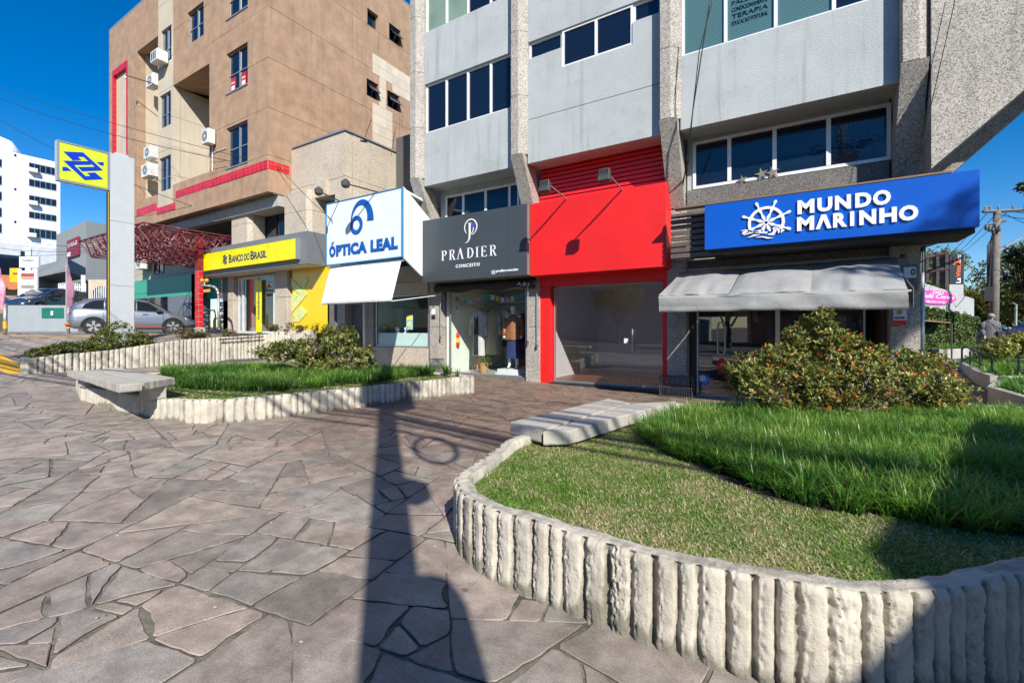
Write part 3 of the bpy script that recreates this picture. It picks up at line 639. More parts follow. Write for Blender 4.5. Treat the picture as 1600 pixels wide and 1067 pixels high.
# ================================================================ GRASS
def blades(pos, h, wd, lean, az, curve, name, mat, rnd, label, seg=3, cat='grass', tipv=.17):
    n = len(pos); ts = np.linspace(0, 1, seg+1); dirx, diry = np.cos(az), np.sin(az); sx_, sy_ = -diry, dirx; rows = []
    for t in ts:
        out = lean*h*t + curve*h*t*t; up = h*t*np.sqrt(np.clip(1 - (lean + curve*t*.7)**2*.6, .08, 1)); c = pos + np.stack([dirx*out, diry*out, up - curve*h*.35*t**3], -1)
        wv = wd*(1 - t**2.2)*.5 + .0004; rows.append(c + np.stack([sx_*wv, sy_*wv, 0*wv], -1)); rows.append(c - np.stack([sx_*wv, sy_*wv, 0*wv], -1))
    V = np.stack(rows, 1).reshape(-1, 3); m = 2*(seg+1); base = np.arange(n)[:,None]*m
    Fc = np.concatenate([base + np.array([[2*k, 2*k+1, 2*k+3, 2*k+2]]) for k in range(seg)], 1).reshape(-1, 4)
    o = npmesh(name, V, Fc, mat, rnd=np.clip(np.repeat(rnd, seg) + np.tile(np.linspace(-tipv, tipv, seg), n), 0, 1), loc=tuple(pos.mean(0)))
    return tag(o, label, cat, None, 'stuff')
def scatter(P, n, ex=None, seed=1):
    r = np.random.default_rng(seed); A = np.array(P); x = r.uniform(A[:,0].min(), A[:,0].max(), n); y = r.uniform(A[:,1].min(), A[:,1].max(), n)
    k = in_poly(P, x, y)
    if ex is not None: k &= ~in_poly(ex, x, y)
    return np.stack([x[k], y[k]], -1)
def tufts(P, dens, per, h, name, mat, label, z0, seed=1, wd=.007, mound=0., edge_h=1.):
    A = np.array(P); ar = (A[:,0].max()-A[:,0].min())*(A[:,1].max()-A[:,1].min()); r = np.random.default_rng(seed)
    c = scatter(P, int(ar*dens), seed=seed); c = c + .09*np.stack([vn(c*2.6, 61), vn(c*2.6, 62)], -1) + .03*np.stack([vn(c*9, 63), vn(c*9, 64)], -1); n = len(c); hh = h*(1 + .28*vn(c*1.6, seed+2)) * r.uniform(.7, 1.2, n)
    pos = np.repeat(c, per, 0); H = np.repeat(hh, per) * r.uniform(.6, 1.15, n*per); az = r.uniform(0, 2*np.pi, n*per)
    rad = r.uniform(0, .02, n*per); pos = pos + np.stack([np.cos(az)*rad, np.sin(az)*rad], -1)
    z = z0 + mound*np.clip(1 + vn(pos*.9, seed+5), 0, 2)*.5
    tuft_v = np.repeat(r.random(n)*.5 + .25*(1+vn(c*2.2, seed+6)), per); dry = r.random(n*per)
    rnd = np.clip(tuft_v*.75 + r.uniform(-.08, .12, n*per), 0, .86); rnd = np.where(dry > .975, .98, rnd)
    return blades(np.concatenate([pos, z[:,None]], 1), H, np.full(n*per, wd)*r.uniform(.7, 1.2, n*per), r.uniform(.02, .42, n*per), az + r.normal(0, .3, n*per), r.uniform(.1, .75, n*per), name, mat, rnd, label)
M_liri = leafmat("liriope_blades", [(0, (.025, .085, .015)), (.35, (.075, .19, .03)), (.65, (.17, .32, .05)), (.86, (.36, .46, .1)), (.96, (.45, .4, .16)), (1, (.45, .38, .18))], rough=.35, trans=.42)
TG1 = [tuple(pZ(px, py, .45)[:2]) for px, py in [(992, 672), (1010, 690), (1060, 716), (1130, 748), (1200, 778), (1290, 797), (1400, 806), (1500, 822), (1598, 838)]]
TG1 += [(2.0, 3.7), (4.3, 3.6), (4.5, 6.4), (3.0, 8.8), (.9, 8.05), (-1.15, 6.55)]
tufts(TG1, 320, 17, .215, "liriope_grass", M_liri, "tall bright green strappy grass bed beneath the orange flecked shrub", .43, 5, wd=.0095)
MB().add([(x, y, .438) for x, y in TG1], [tuple(range(len(TG1)))]).build("bare_soil", M_soil)['kind'] = 'structure'
TG2 = [tuple(pZ(px, py, .51)[:2]) for px, py in [(272, 606), (330, 611), (420, 613), (500, 606), (590, 598), (650, 590), (700, 585)]] + [(-6.15, 7.8), (-10.0, 7.7), (-11.9, 6.3), (-12.3, 4.6)]
tufts(TG2, 170, 12, .23, "liriope_grass", M_liri, "mound of green strappy grass filling the middle planter", .50, 9, wd=.011, mound=.06)
M_lawn = leafmat("lawn_blades", [(0, (.06, .14, .018)), (.3, (.12, .23, .03)), (.6, (.22, .34, .06)), (.72, (.38, .34, .15)), (.85, (.5, .39, .24)), (1, (.58, .47, .33))], rough=.6, trans=.3)
def lawn(P, ex, n, z0, seed, label, h=.028, wd=.006, dry0=.38):
    c = scatter(P, n, ex, seed); m = len(c); r = np.random.default_rng(seed); dry = .5 + .5*vn(c*2.1, seed) + .35*vn(c*7, seed+3)
    rnd = np.where(r.random(m) < np.clip(dry*dry0 + .08, .03, .8), r.uniform(.7, 1, m), r.uniform(0, .6, m))
    return blades(np.concatenate([c, np.full((m, 1), z0)], 1), h*r.uniform(.6, 1.6, m), wd*r.uniform(.6, 1.4, m), r.uniform(.6, 1.6, m), r.uniform(0, 6.28, m), r.uniform(0, .5, m), "lawn", M_lawn, rnd, label, seg=2, tipv=.03)
L1 = pull(PL1, .14)
near_l1 = [p for p in L1 if p[1] < 6.9 and p[0] < 2.6]
lawn(L1[:len(PL1)-5] + [(1.9, 3.7)], TG1, 520000, .433, 21, "short patchy lawn with dry straw patches inside the foreground planter", h=.021, wd=.0052, dry0=.55)
L2 = pull(PL2, .16)
lawn(L2, TG2, 60000, .502, 22, "narrow strip of short lawn along the middle planter wall", h=.035, wd=.013, dry0=.2)
# ================================================================ SHRUBS AND TREES
def leaf_mesh(base, d, up, L, W_, fold=.22, droop=.12):
    """base, d (unit), up (unit) arrays -> verts of six-point leaves"""
    s = np.cross(d, up); s /= np.linalg.norm(s, axis=1)[:,None] + 1e-9; nrm = np.cross(s, d)
    L = L[:,None]; W_ = W_[:,None]
    def at(t, q, f): return base + d*L*t + s*W_*q + nrm*(W_*abs(q)*fold*2 - L*droop*t*t)
    V = np.stack([at(0, 0, 0), at(.35, .5, 1), at(.72, .42, 1), at(1, 0, 0), at(.72, -.42, 1), at(.35, -.5, 1)], 1)
    n = len(base); b = np.arange(n)[:,None]*6
    Fc = np.concatenate([b + np.array([[0, 3, 2, 1]]), b + np.array([[0, 5, 4, 3]])], 1).reshape(-1, 4)
    return V.reshape(-1, 3), Fc
def unit(a_): return a_/(np.linalg.norm(a_, axis=-1, keepdims=True)+1e-9)
M_bark = mk("twig_bark", (.16, .12, .1), rough=.9, var=.25, scale=30)
def shrub(name, label, base, lobes, ntips, per, leafL, mat, ramp, seed=1, stemr=.012, nstems=9, gap=-.25, indiv=0, twig=True, group=None, cat='shrub', gscale=4., inner=.35, mesh_name='leaves', flat=.0, stem_mat=None, stemmin=.003):
    """ramp(r, pos, n) -> per-leaf colour value"""
    r = np.random.default_rng(seed); t = thing(name, label, cat, base, group=group); lob = np.array(lobes, float)
    vol = lob[:,3]*lob[:,4]*lob[:,5]; pick = r.choice(len(lob), ntips*3, p=(vol**.75)/(vol**.75).sum())
    dirs = unit(r.normal(size=(ntips*3, 3))); rad = (inner + (1-inner)*r.random(ntips*3)**.6) * (1 + .16*vn(dirs*2.5 + lob[pick,:3], seed))
    P = lob[pick,:3] + dirs*rad[:,None]*lob[pick,3:6]
    k = (vn(P*gscale, seed+3) > gap) & (P[:,2] > base[2] + .03); P = P[k][:ntips]; dr = dirs[k][:ntips]; n = len(P)
    axis = unit(dr*.8 + np.array([0, 0, .9]) + r.normal(0, .35, (n, 3)))
    A = np.repeat(axis, per, 0); B = np.repeat(P, per, 0); m = n*per
    ph = r.uniform(0, 6.28, m); ref = unit(np.cross(A, np.array([.3, .2, .93]) + r.normal(0, .05, (m, 3)))); q2 = np.cross(A, ref)
    side = ref*np.cos(ph)[:,None] + q2*np.sin(ph)[:,None]; op = r.uniform(.5, 1.25, m)[:,None]; d = unit(side*op + A*(1.25-op*.6))
    b0 = B - A*(r.random(m)[:,None]*leafL*.9) + side*.004; L_ = leafL*r.uniform(.55, 1.25, m)
    V, Fc = leaf_mesh(b0, d, A, L_, L_*r.uniform(.34, .5, m)); val = ramp(r, b0, np.repeat(P, per, 0))
    sel = np.zeros(m, bool)
    if indiv:
        dist = np.hypot(b0[:,0], b0[:,1]); front = np.argsort(dist - L_*8 - (val > .7)*.25)[:indiv*4]; sel[r.choice(front, indiv, replace=False)] = True
    keepf = ~np.repeat(sel, 2); o = npmesh(mesh_name, V, Fc[keepf], mat, rnd=np.repeat(val, 2)[keepf], parent=t); o['kind'] = 'stuff'
    if indiv:
        for i in np.where(sel)[0]:
            o = npmesh("leaf", V[i*6:i*6+6], np.array([[0, 3, 2, 1], [0, 5, 4, 3]]), mat, rnd=np.repeat(val[i], 2), parent=t)
    mb = MB(); bs = Vector(base); bs.z -= .03; stems = []
    for i in range(nstems):
        tgt = Vector(P[r.integers(n)]); an = r.uniform(0, 6.28); s0 = bs + Vector((math.cos(an), math.sin(an), 0))*r.uniform(0, stemr*3.5)
        tgt = s0.lerp(tgt, .9); mid = s0.lerp(tgt, .45) + Vector((r.normal(0, .06), r.normal(0, .06), .05))*(tgt-s0).length
        pts = [s0, s0.lerp(mid, .5) + Vector((0, 0, .02)), mid, mid.lerp(tgt, .5), tgt]; mb.path(pts, [stemr, stemr*.8, stemr*.6, stemr*.42, stemr*.25], 5); stems += pts[1:]
    SP = np.array([p[:] for p in stems]); 
    if twig:
        sub = r.choice(n, min(n, 700 if twig is True else twig), replace=False)
        for i in sub:
            p = P[i]; j = np.argmin(((SP-p)**2).sum(1) + .0*SP[:,2]); s0 = Vector(SP[j]); p = Vector(p); mid = s0.lerp(p, .5) + Vector((0, 0, -.04*(p-s0).length)) + Vector(r.normal(0, .03, 3))*(p-s0).length
            mb.path([s0, mid, p], [max(stemmin, stemr*.3), max(stemmin*.8, stemr*.2), max(stemmin*.5, stemr*.09)], 3)
    mb.build("branches", stem_mat or M_bark, t)
    return t
M_azalea = leafmat("azalea_leaves", [(0, (.065, .09, .025)), (.3, (.14, .175, .04)), (.6, (.28, .29, .075)), (.74, (.4, .34, .1)), (.8, (.5, .28, .07)), (.9, (.65, .18, .05)), (1, (.65, .07, .03))], rough=.33, trans=.25)
def az_ramp(red):
    def f(r, b, P):
        n = len(b); base = .1 + .5*r.random(n)**1.2 + .12*vn(b*3, 2)
        hot = r.random(n) < np.clip(red*(.4 + 1.6*np.clip(vn(b*5, 9) + .2 + (1.0 - b[:,2])*.5, 0, 1)), 0, .7)
        yl = r.random(n) < .08
        return np.where(hot, r.uniform(.8, 1, n), np.where(yl, r.uniform(.66, .78, n), np.clip(base, 0, .7)))
    return f
bx, by = .62, 7.0
def L_(px, py, d, rx, ry, rz): p = pD(px, py, d); return (p.x, p.y, p.z, rx, ry, rz)
lob1 = [L_(1240, 600, 5.8, .62, .55, .38), L_(1330, 590, 6.0, .75, .6, .42), L_(1420, 605, 6.1, .6, .55, .36), L_(1470, 620, 6.1, .4, .45, .28), L_(1180, 600, 5.7, .35, .35, .3), L_(1275, 530, 5.9, .42, .35, .28), L_(1285, 498, 5.9, .2, .2, .15), L_(1390, 565, 6.1, .45, .4, .22), L_(1160, 575, 5.8, .22, .25, .24), L_(1215, 565, 5.9, .35, .35, .24), L_(1340, 545, 6.0, .3, .3, .2), L_(1445, 570, 6.2, .35, .3, .2), L_(1300, 630, 5.5, .6, .3, .22)]
shrub("azalea_shrub", "big shrub flecked with orange leaves in front of the grey awning shop", (bx, by, .45), lob1, 5200, 6, .052, M_azalea, az_ramp(.10), seed=4, stemr=.018, nstems=18, gap=-.14, gscale=4.6, indiv=180)
lob2 = [L_(500, 555, 10.0, .75, .6, .5), L_(455, 550, 10.0, .6, .5, .28), L_(420, 545, 10.2, .35, .4, .2), L_(530, 530, 9.9, .45, .45, .36), L_(560, 560, 9.9, .45, .4, .32), L_(505, 515, 9.9, .22, .25, .18)]
shrub("azalea_shrub", "loose leggy green shrub growing on the mound of the middle planter", (-8.9, 6.3, .5), lob2, 1900, 6, .07, M_azalea, az_ramp(.02), seed=6, stemr=.018, nstems=14, gap=-.15)
M_box = leafmat("box_leaves", [(0, (.03, .055, .012)), (.4, (.08, .12, .022)), (.8, (.19, .2, .04)), (1, (.32, .26, .07))], rough=.4, trans=.2)
def gr_ramp(r, b, P): return np.clip(.15 + .7*r.random(len(b)) + .2*vn(b*4, 5), 0, 1)
def Lx(px, py, X, rx, ry, rz): p = pX(px, py, X); return (p.x, p.y, p.z, rx, ry, rz)
shrub("box_shrub", "dense dark green shrub spilling over the ribbed wall beside the grey totem", (-17.1, 5.1, .85), [Lx(190, 530, -17.0, .45, .75, .36), Lx(160, 540, -16.9, .4, .5, .22), Lx(218, 537, -17., .4, .4, .28), Lx(185, 515, -17.1, .3, .4, .25)], 1500, 6, .06, M_box, gr_ramp, seed=8, nstems=8, gap=-.3, twig=200)
shrub("box_shrub", "low row of dark green shrubs at the street end of the ribbed wall", (-16.9, 3.9, .78), [Lx(62, 550, -16.9, .3, .3, .13), Lx(85, 546, -16.9, .3, .3, .16), Lx(112, 543, -16.9, .3, .4, .18), Lx(135, 541, -16.9, .3, .35, .17)], 800, 6, .055, M_box, gr_ramp, seed=9, nstems=6, gap=-.3, twig=100)
M_dry = leafmat("sparse_leaves", [(0, (.05, .06, .02)), (.5, (.12, .11, .035)), (.8, (.22, .16, .07)), (1, (.3, .2, .1))], rough=.6, trans=.2)
shrub("scrub_bush", "low sparse brownish shrubs behind the wall in front of the bank door", (-17.0, 7.6, 1.1), [Lx(290, 521, -17.0, .3, .5, .2), Lx(315, 520, -17.0, .3, .4, .16), Lx(345, 519, -17., .3, .5, .14), Lx(272, 517, -17.0, .3, .3, .16)], 600, 5, .05, M_dry, gr_ramp, seed=10, nstems=10, gap=-.1, twig=200)
shrub("scrub_bush", "small brown green shrub on the wall below the yellow panel", (-15.8, 10.15, 1.38), [L_(445, 510, 16.6, .5, .2, .2), L_(425, 512, 16.9, .3, .2, .14), L_(470, 513, 16.4, .3, .2, .12)], 500, 5, .05, M_dry, gr_ramp, seed=12, nstems=6, gap=-.2, twig=100)
M_treeleaf = leafmat("tree_leaves", [(0, (.05, .07, .015)), (.45, (.13, .15, .03)), (.8, (.33, .28, .045)), (1, (.5, .37, .06))], rough=.5, trans=.4)
M_treedark = leafmat("dark_tree_leaves", [(0, (.012, .022, .01)), (.6, (.035, .055, .02)), (1, (.08, .1, .035))], rough=.5, trans=.2)
M_trunk = mk("tree_bark", (.11, .09, .075), rough=.95, var=.3, scale=6, bump=1., bscale=20)
def tree(name, label, base, H, cr, seed, mat=M_treeleaf, ntips=1500, leaf=.13, group=None, per=5, tr=.16, low=.38, nl=9, ramp=gr_ramp, gap=-.15):
    r = random.Random(seed); lob = []
    for k in range(nl):
        an = r.uniform(0, 6.28); q = r.uniform(.15, .8)*cr; zz = H*(low + (1-low)*r.uniform(.18, .88)); s_ = cr*r.uniform(.32, .55); lob.append((base[0]+math.cos(an)*q, base[1]+math.sin(an)*q, base[2]+zz, s_, s_, s_*.6))
    t = shrub(name, label, (base[0], base[1], base[2]+H*low*.75), lob, ntips, per, leaf, mat, ramp, seed=seed, stemr=tr*.45, nstems=8, gap=gap, twig=120, group=group, cat='tree', gscale=1.3, mesh_name='crown', stem_mat=M_trunk, stemmin=.015)
    mb = MB(); p0 = Vector(base) - Vector((0, 0, .1)); pts = [p0, p0 + Vector((.02, 0, H*.1)), p0 + Vector((.08, .05, H*low*.5)), Vector((base[0], base[1], base[2]+H*low*.8))]
    mb.path(pts, [tr*1.3, tr, tr*.8, tr*.6], 10).build("trunk", M_trunk, t, smooth=True); return t
# ================================================================ BUILDING HELPERS
def holes_cut(u0, u1, z0, z1, holes):
    us = sorted({u0, u1} | {min(max(h[k], u0), u1) for h in holes for k in (0, 1)}); zs = sorted({z0, z1} | {min(max(h[k], z0), z1) for h in holes for k in (2, 3)}); out = []
    for i in range(len(us)-1):
        run = None
        for j in range(len(zs)-1):
            cu, cz = (us[i]+us[i+1])/2, (zs[j]+zs[j+1])/2; blocked = any(h[0] < cu < h[1] and h[2] < cz < h[3] for h in holes)
            if not blocked and us[i+1]-us[i] > 1e-4:
                if run is None: run = [zs[j], zs[j+1]]
                else: run[1] = zs[j+1]
            if blocked and run: out.append((us[i], us[i+1], *run)); run = None
        if run: out.append((us[i], us[i+1], *run))
    return out
def panels(parent, ax, ucuts, zcuts, d0, d1, mat, holes=(), gap=.012, name='wall_panel', rs=random.Random(3)):
    """a wall of separate panels between real joints; d0 is the face"""
    for i in range(len(ucuts)-1):
        for j in range(len(zcuts)-1):
            u0, u1, z0, z1 = ucuts[i]+gap/2, ucuts[i+1]-gap/2, zcuts[j]+gap/2, zcuts[j+1]-gap/2
            rects = holes_cut(u0, u1, z0, z1, holes)
            if not rects: continue
            grp = []
            for r in rects:
                hit = [g_ for g_ in grp if any(r[0] <= s_[1]+1e-4 and s_[0] <= r[1]+1e-4 and r[2] <= s_[3]+1e-4 and s_[2] <= r[3]+1e-4 for s_ in g_)]
                new = [r] + [s_ for g_ in hit for s_ in g_]; grp = [g_ for g_ in grp if g_ not in hit] + [new]
            q = rs.uniform(-.003, .003)
            for g_ in grp:
                mb = MB(); mb.av = rs.random()
                for r in g_: mb.ab(ax, r[0], r[1], d0+q, d1, r[2], r[3])
                mb.build(name, mat, parent)
def window(parent, ax, u0, u1, z0, z1, d, sgn, cols, frame=.05, deep=.06, fm=None, gm=None, rows=(), name='window', pd=.03, open_=None, label=None, gms=None):
    """framed window; sgn = direction from the face outwards (-1 for Y faces, +1 for X faces looking to +X). cols: fractions of mullions"""
    fm = fm or M_white; gm = gm or M_tinted; mb = MB(); a_, b_ = d, d - sgn*deep
    mb.ab(ax, u0, u1, a_, b_, z0, z0+frame).ab(ax, u0, u1, a_, b_, z1-frame, z1).ab(ax, u0, u0+frame, a_-sgn*.001, b_, z0+frame, z1-frame).ab(ax, u1-frame, u1, a_-sgn*.001, b_, z0+frame, z1-frame)
    cs = [u0+frame] + [u0+(u1-u0)*c for c in cols] + [u1-frame]; zs = [z0+frame] + [z0+(z1-z0)*c for c in rows] + [z1-frame]
    for c in cs[1:-1]: mb.ab(ax, c-frame*.6, c+frame*.6, a_+sgn*.004, b_, z0+frame, z1-frame)
    for c in zs[1:-1]: mb.ab(ax, u0+frame, u1-frame, a_-sgn*.004, b_, c-frame*.4, c+frame*.4)
    f = mb.build(name, fm, parent, label=label)
    for i in range(len(cs)-1):
        for j in range(len(zs)-1):
            q = d - sgn*(pd + random.uniform(0, .004)); MB().ab(ax, cs[i]-.01, cs[i+1]+.01, q, q - sgn*.008, zs[j]-.01, zs[j+1]+.01).build("pane", gms[i] if gms else gm, f)
    return f
# ================================================================ MAIN BUILDING (upper floors on splayed granite columns)
YG, YS, YC = 10.5, 9.65, 9.45
COLX = [-9.12, -5.76, -2.2, 1.58]
MBG = thing("office_building", "pale rendered office block on angled granite columns above the row of shops", 'building', (-4, 10.5, .1))
ZT = 14.0
for k, cx in enumerate(COLX):
    w_ = .17
    zc = [5.78, 7.2, 8.75, 10.3, 11.9, ZT]
    for j in range(len(zc)-1):
        z0, z1 = zc[j]+.005, zc[j+1]-.005
        mb = MB(); mb.prism([(cx-w_, YC+.3), (cx-w_, YC+.02), (cx-w_+.02, YC), (cx+.05, YC), (cx+w_+.05, YC+.18), (cx+w_+.05, YC+.3)][::-1], z0, z1, 'Z'); mb.build("column_block", M_granite, MBG)
    # raking bracket down to the shop piers
    b0, b1 = cx-w_, cx+w_
    mb = MB(); mb.hexa([(b0, YC, 5.775), (b1-.02, YC, 5.775), (b1-.02, YC+.45, 5.775), (b0, YC+.45, 5.775)][0:0] or [(b0, 10.22, 4.15), (b1, 10.22, 4.15), (b1, 10.6, 4.15), (b0, 10.6, 4.15), (b0, YC, 5.775), (b1, YC, 5.775), (b1, 10.0, 5.775), (b0, 10.0, 5.775)]); mb.build("bracket", M_granite, MBG)
    # pier below
    mb = MB(); zb = gz(cx, 10.3) - .1; mb.box(cx-.2 if k else cx-.15, cx+.2, 10.25, 10.7, zb, 1.6).build("pier_block", M_granite, MBG, bevel=.004)
    MB().box(cx-.2 if k else cx-.15, cx+.2, 10.252, 10.7, 1.608, 3.0).build("pier_block", M_granite, MBG, bevel=.004)
    MB().box(cx-.2 if k else cx-.15, cx+.2, 10.25, 10.6, 3.008, 4.15).build("pier_block", M_granite, MBG, bevel=.004)
def bay(x0, x1, kind):
    th = .16; nb = ZT
    MB().box(x0, x1, YS, YS+th, 5.56, 7.05 if kind != 'mid' else 6.62).build("spandrel", M_spandrel, MBG, bevel=.006)
    if kind == 'mid':
        a_, b_, c_, d_ = [x0 + (x1-x0)*f for f in (0, .285, .81, 1)]
        mb = MB(); mb.box(x0, x1, YS-.0, YS+th, 6.632, 7.63); mb.box(x0, b_, YS, YS+th, 7.63, 8.09); mb.box(c_, x1, YS, YS+th, 7.63, 8.09); mb.build("spandrel", M_spandrel, MBG)
        window(MBG, 'Y', x0+.02, b_, 8.09, 8.5, YS+.06, -1, [], .045); window(MBG, 'Y', b_+.002, c_-.002, 7.63, 8.5, YS+.03, -1, [.5], .05); window(MBG, 'Y', c_, x1-.02, 8.09, 8.5, YS+.06, -1, [], .045)
        MB().box(x0, x1, YS, YS+th, 8.5, 10.85).build("spandrel", M_spandrel, MBG, bevel=.006)
        window(MBG, 'Y', x0+.02, x1-.02, 10.85, 11.7, YS+.05, -1, [.25, .5, .75]); MB().box(x0, x1, YS, YS+th, 11.7, nb).build("spandrel", M_spandrel, MBG)
    else:
        cols = [.25, .5, .75] if kind == 'left' else [.24, .49, .75]
        pn = window(MBG, 'Y', x0+.02, x1-.02, 7.05, 8.42, YS+.06, -1, cols, .05, gms=[M_blind, M_blind, M_blind, M_tinted] if kind == 'right' else None)
        MB().box(x0, x1, YS, YS+th, 8.42, 9.88).build("spandrel", M_spandrel, MBG, bevel=.006)
        window(MBG, 'Y', x0+.02, x1-.02, 9.88, 11.2, YS+.06, -1, cols, .05, gms=[M_greenpane, M_greenpane, M_tinted, M_tinted] if kind == 'left' else [M_blind, M_blind, M_blind, M_tinted]); MB().box(x0, x1, YS, YS+th, 11.2, nb).build("spandrel", M_spandrel, MBG)
for x0, x1, kd in ((COLX[0]+.2, COLX[1]-.17, 'left'), (COLX[1]+.2, COLX[2]-.17, 'mid'), (COLX[2]+.2, COLX[3]-.17, 'right')): bay(x0, x1, kd)
xw = COLX[2]+.22; ww = (COLX[3]-.17-COLX[2]-.22)
for k, ln in enumerate(("PALESTRA", "CONDICIONAMENTO", "TERAPIA", "EDUCACAO POSTURAL")):
    text(MBG, ln, M_tinted, xw+ww*.27, xw+ww*.45, 7.78-.13*k, 7.86-.13*k, YS+.09, .003, name='window_lettering')
# soffit over the recessed mezzanine, mezzanine walls and windows
MB().box(COLX[0]-.1, 1.7, YS+.165, 10.9, 5.60, 5.75).build("soffit", M_spandrel, MBG)
MB().box(COLX[0]-.15, 1.9, YS+.17, 20, 5.76, ZT).build("wall", M_spandrel, MBG, label="plain body of the upper floors")
def mezz(x0, x1, zsill, ztop, cols, yy, wm=M_spandrel, fm=None):
    MB().box(x0, x1, yy, yy+.2, 3.0, zsill).build("wall_panel", M_granite if wm is M_granite else wm, MBG); MB().box(x0, x1, yy, yy+.2, ztop, 5.60).build("lintel", M_spandrel, MBG)
    return window(MBG, 'Y', x0, x1, zsill, ztop, yy-.03, -1, cols, .06, fm=fm)
x0, x1 = XY(1083, 10.35), XY(1392, 10.35)
MB().box(COLX[2]+.2, x0-.003, 10.35, 10.55, 3, 5.6).build("wall_panel", M_spandrel, MBG); MB().box(x1+.003, COLX[3]-.2, 10.35, 10.55, 3, 5.6).build("wall_panel", M_granite, MBG)
mezz(x0, x1, 4.52, 5.52, [.215, .46, .725], 10.35, M_granite)
MB().box(COLX[2]+.2, COLX[3]-.2, 10.30, 10.345, 3.2, 4.50).build("wall_panel", M_granite_dark, MBG)
x0, x1 = XY(697, 10.35), XY(812, 10.35); MB().box(COLX[0]+.2, x0-.003, 10.35, 10.55, 3, 5.6).build("wall_panel", M_spandrel, MBG)
mezz(x0, x1, 4.35, 5.42, [.26, .57, .88], 10.35)
MB().box(COLX[1]+.2, COLX[2]-.2, 10.42, 10.6, 3.0, 5.6).build("wall_panel", M_dark, MBG)
# big granite raking wall at the right corner
mb = MB(); mb.prism([(1.78, 4.05), (4.75, 6.85), (9.0, 6.85), (9.0, 7.15), (1.78, 7.15)], YC+.06, YC+.46); mb.build("corner_wall_panel", M_granite, MBG)
for z0, z1 in ((7.16, 9.2), (9.21, 11.6), (11.61, ZT)): 
    for u0, u1 in ((1.78, 4.2), (4.212, 9.0)): MB().box(u0, u1, YC+.06, YC+.46, z0, z1).build("corner_wall_panel", M_granite, MBG)
mb = MB(); mb.prism([(1.95, 3.95), (4.3, 6.3), (5.4, 6.9), (1.95, 6.9)], 11.6, 12.1); mb.build("rear_bracket", M_granite, MBG)
MB().box(1.62, 1.95, 10.9, 20, .0, 5.6).build("side_wall", M_granite, MBG)
# granite beam under the signs and window of the side
for x0, x1 in ((COLX[0]+.2, COLX[1]-.2), (COLX[1]+.2, COLX[2]-.2), (COLX[2]+.2, COLX[3]-.2)): MB().box(x0, x1, 10.40, 10.6, 2.86, 3.25).build("beam", M_granite_dark, MBG)
# two starfish leaning inside the mezzanine window
M_star = paint("starfish", (.2, .18, .15))
for px, py, s_ in ((1160, 281, .10), (1190, 272, .13), (1207, 270, .13)):
    p = pY(px, py, 10.29); mb = MB(); P = []
    for k in range(10): a_ = math.pi/2 + k*math.pi/5 + .2; r = s_ if k % 2 == 0 else s_*.35; P.append((p.x+math.cos(a_)*r, p.z+math.sin(a_)*r))
    mb.prism(P, 10.285, 10.30); o = mb.build("starfish", M_star); tag(o, {1160: "small starfish ornament lying apart at the left on the mezzanine window sill", 1190: "middle starfish ornament on the mezzanine window sill above the blue sign", 1207: "rightmost starfish ornament on the mezzanine window sill"}[px], 'starfish', 'starfish in the window')
# ================================================================ SHOP INTERIORS
def room(name, label, x0, x1, y1, z0, z1, wallm, floorm, ceilm=None):
    t = thing(name, label, 'shop interior', (x0, 10.5, z0), kind='structure')
    t_ = .08
    MB().box(x0, x1, 10.62, y1, z0-.04, z0).build("floor", floorm, t); MB().box(x0, x1, 10.62, y1, z1, z1+t_).build("ceiling", ceilm or wallm, t)
    MB().box(x0-t_, x0, 10.55, y1, z0, z1).build("wall", wallm, t); MB().box(x1, x1+t_, 10.55, y1, z0, z1).build("wall", wallm, t); MB().box(x0, x1, y1, y1+t_, z0, z1).build("wall", wallm, t)
    return t
M_mint = mk("pale_green_wall", (.7, .74, .66), rough=.8, var=.04); M_tile = mk("shop_floor_tile", (.5, .49, .46), rough=.3, var=.06)
M_beige = mk("beige_wall", (.4, .36, .3), rough=.85)
zP, zR, zM, zO = .27, .22, .12, .42
room("fashion_shop_interior", "pale green walled fashion shop interior", -8.78, -6.05, 13.6, zP, 2.8, M_mint, M_tile)
room("empty_shop_interior", "empty shop interior with wooden floor and white wall", -5.5, -2.42, 14.0, zR+.02, 2.8, mk("pale_wall", (.82, .81, .79), rough=.8, var=.05), M_woodfloor)
room("clothes_shop_interior", "dark clothes shop interior", -1.86, 1.3, 13.5, zM, 2.8, mk("shop_dark_wall", (.09, .08, .075), rough=.8), mk("dark_floor", (.12, .11, .1), rough=.3))
room("optician_interior", "optician interior with teal partition", -11.85, -9.5, 12.6, zO, 3.2, mk("teal_wall", (.28, .42, .4), rough=.7), M_tile)
def shopfront(name, label, x0, x1, z0, z1, cuts, gm, frame=None, y=10.5, handle=None, sill=None, fr=.03):
    t = thing(name, label, 'shop window', (x0, y, z0)); mb = MB(); fm = frame or M_alu
    mb.box(x0, x1, y-.02, y+.03, z1-fr, z1).box(x0, x1, y-.02, y+.03, z0, z0+fr).box(x0, x0+fr, y-.021, y+.03, z0+fr, z1-fr).box(x1-fr, x1, y-.021, y+.03, z0+fr, z1-fr); mb.build("frame", fm, t)
    cs = [x0+fr] + [x0+(x1-x0)*c for c in cuts] + [x1-fr]
    for i in range(len(cs)-1): MB().box(cs[i]+.003, cs[i+1]-.003, y, y+.008, z0+fr, z1-fr).build("pane", gm, t)
    if sill: MB().box(x0-.05, x1+.05, y-.22, y+.1, z0-.3, z0-.002).build("sill", sill, t, bevel=.006)
    return t
# fashion shop
f = shopfront("glass_shopfront", "glass front of the fashion shop with mannequin and coats behind", XY(703, 10.5), XY(823, 10.5), zP, 2.65, [.52], M_glass, sill=M_granite_dark)
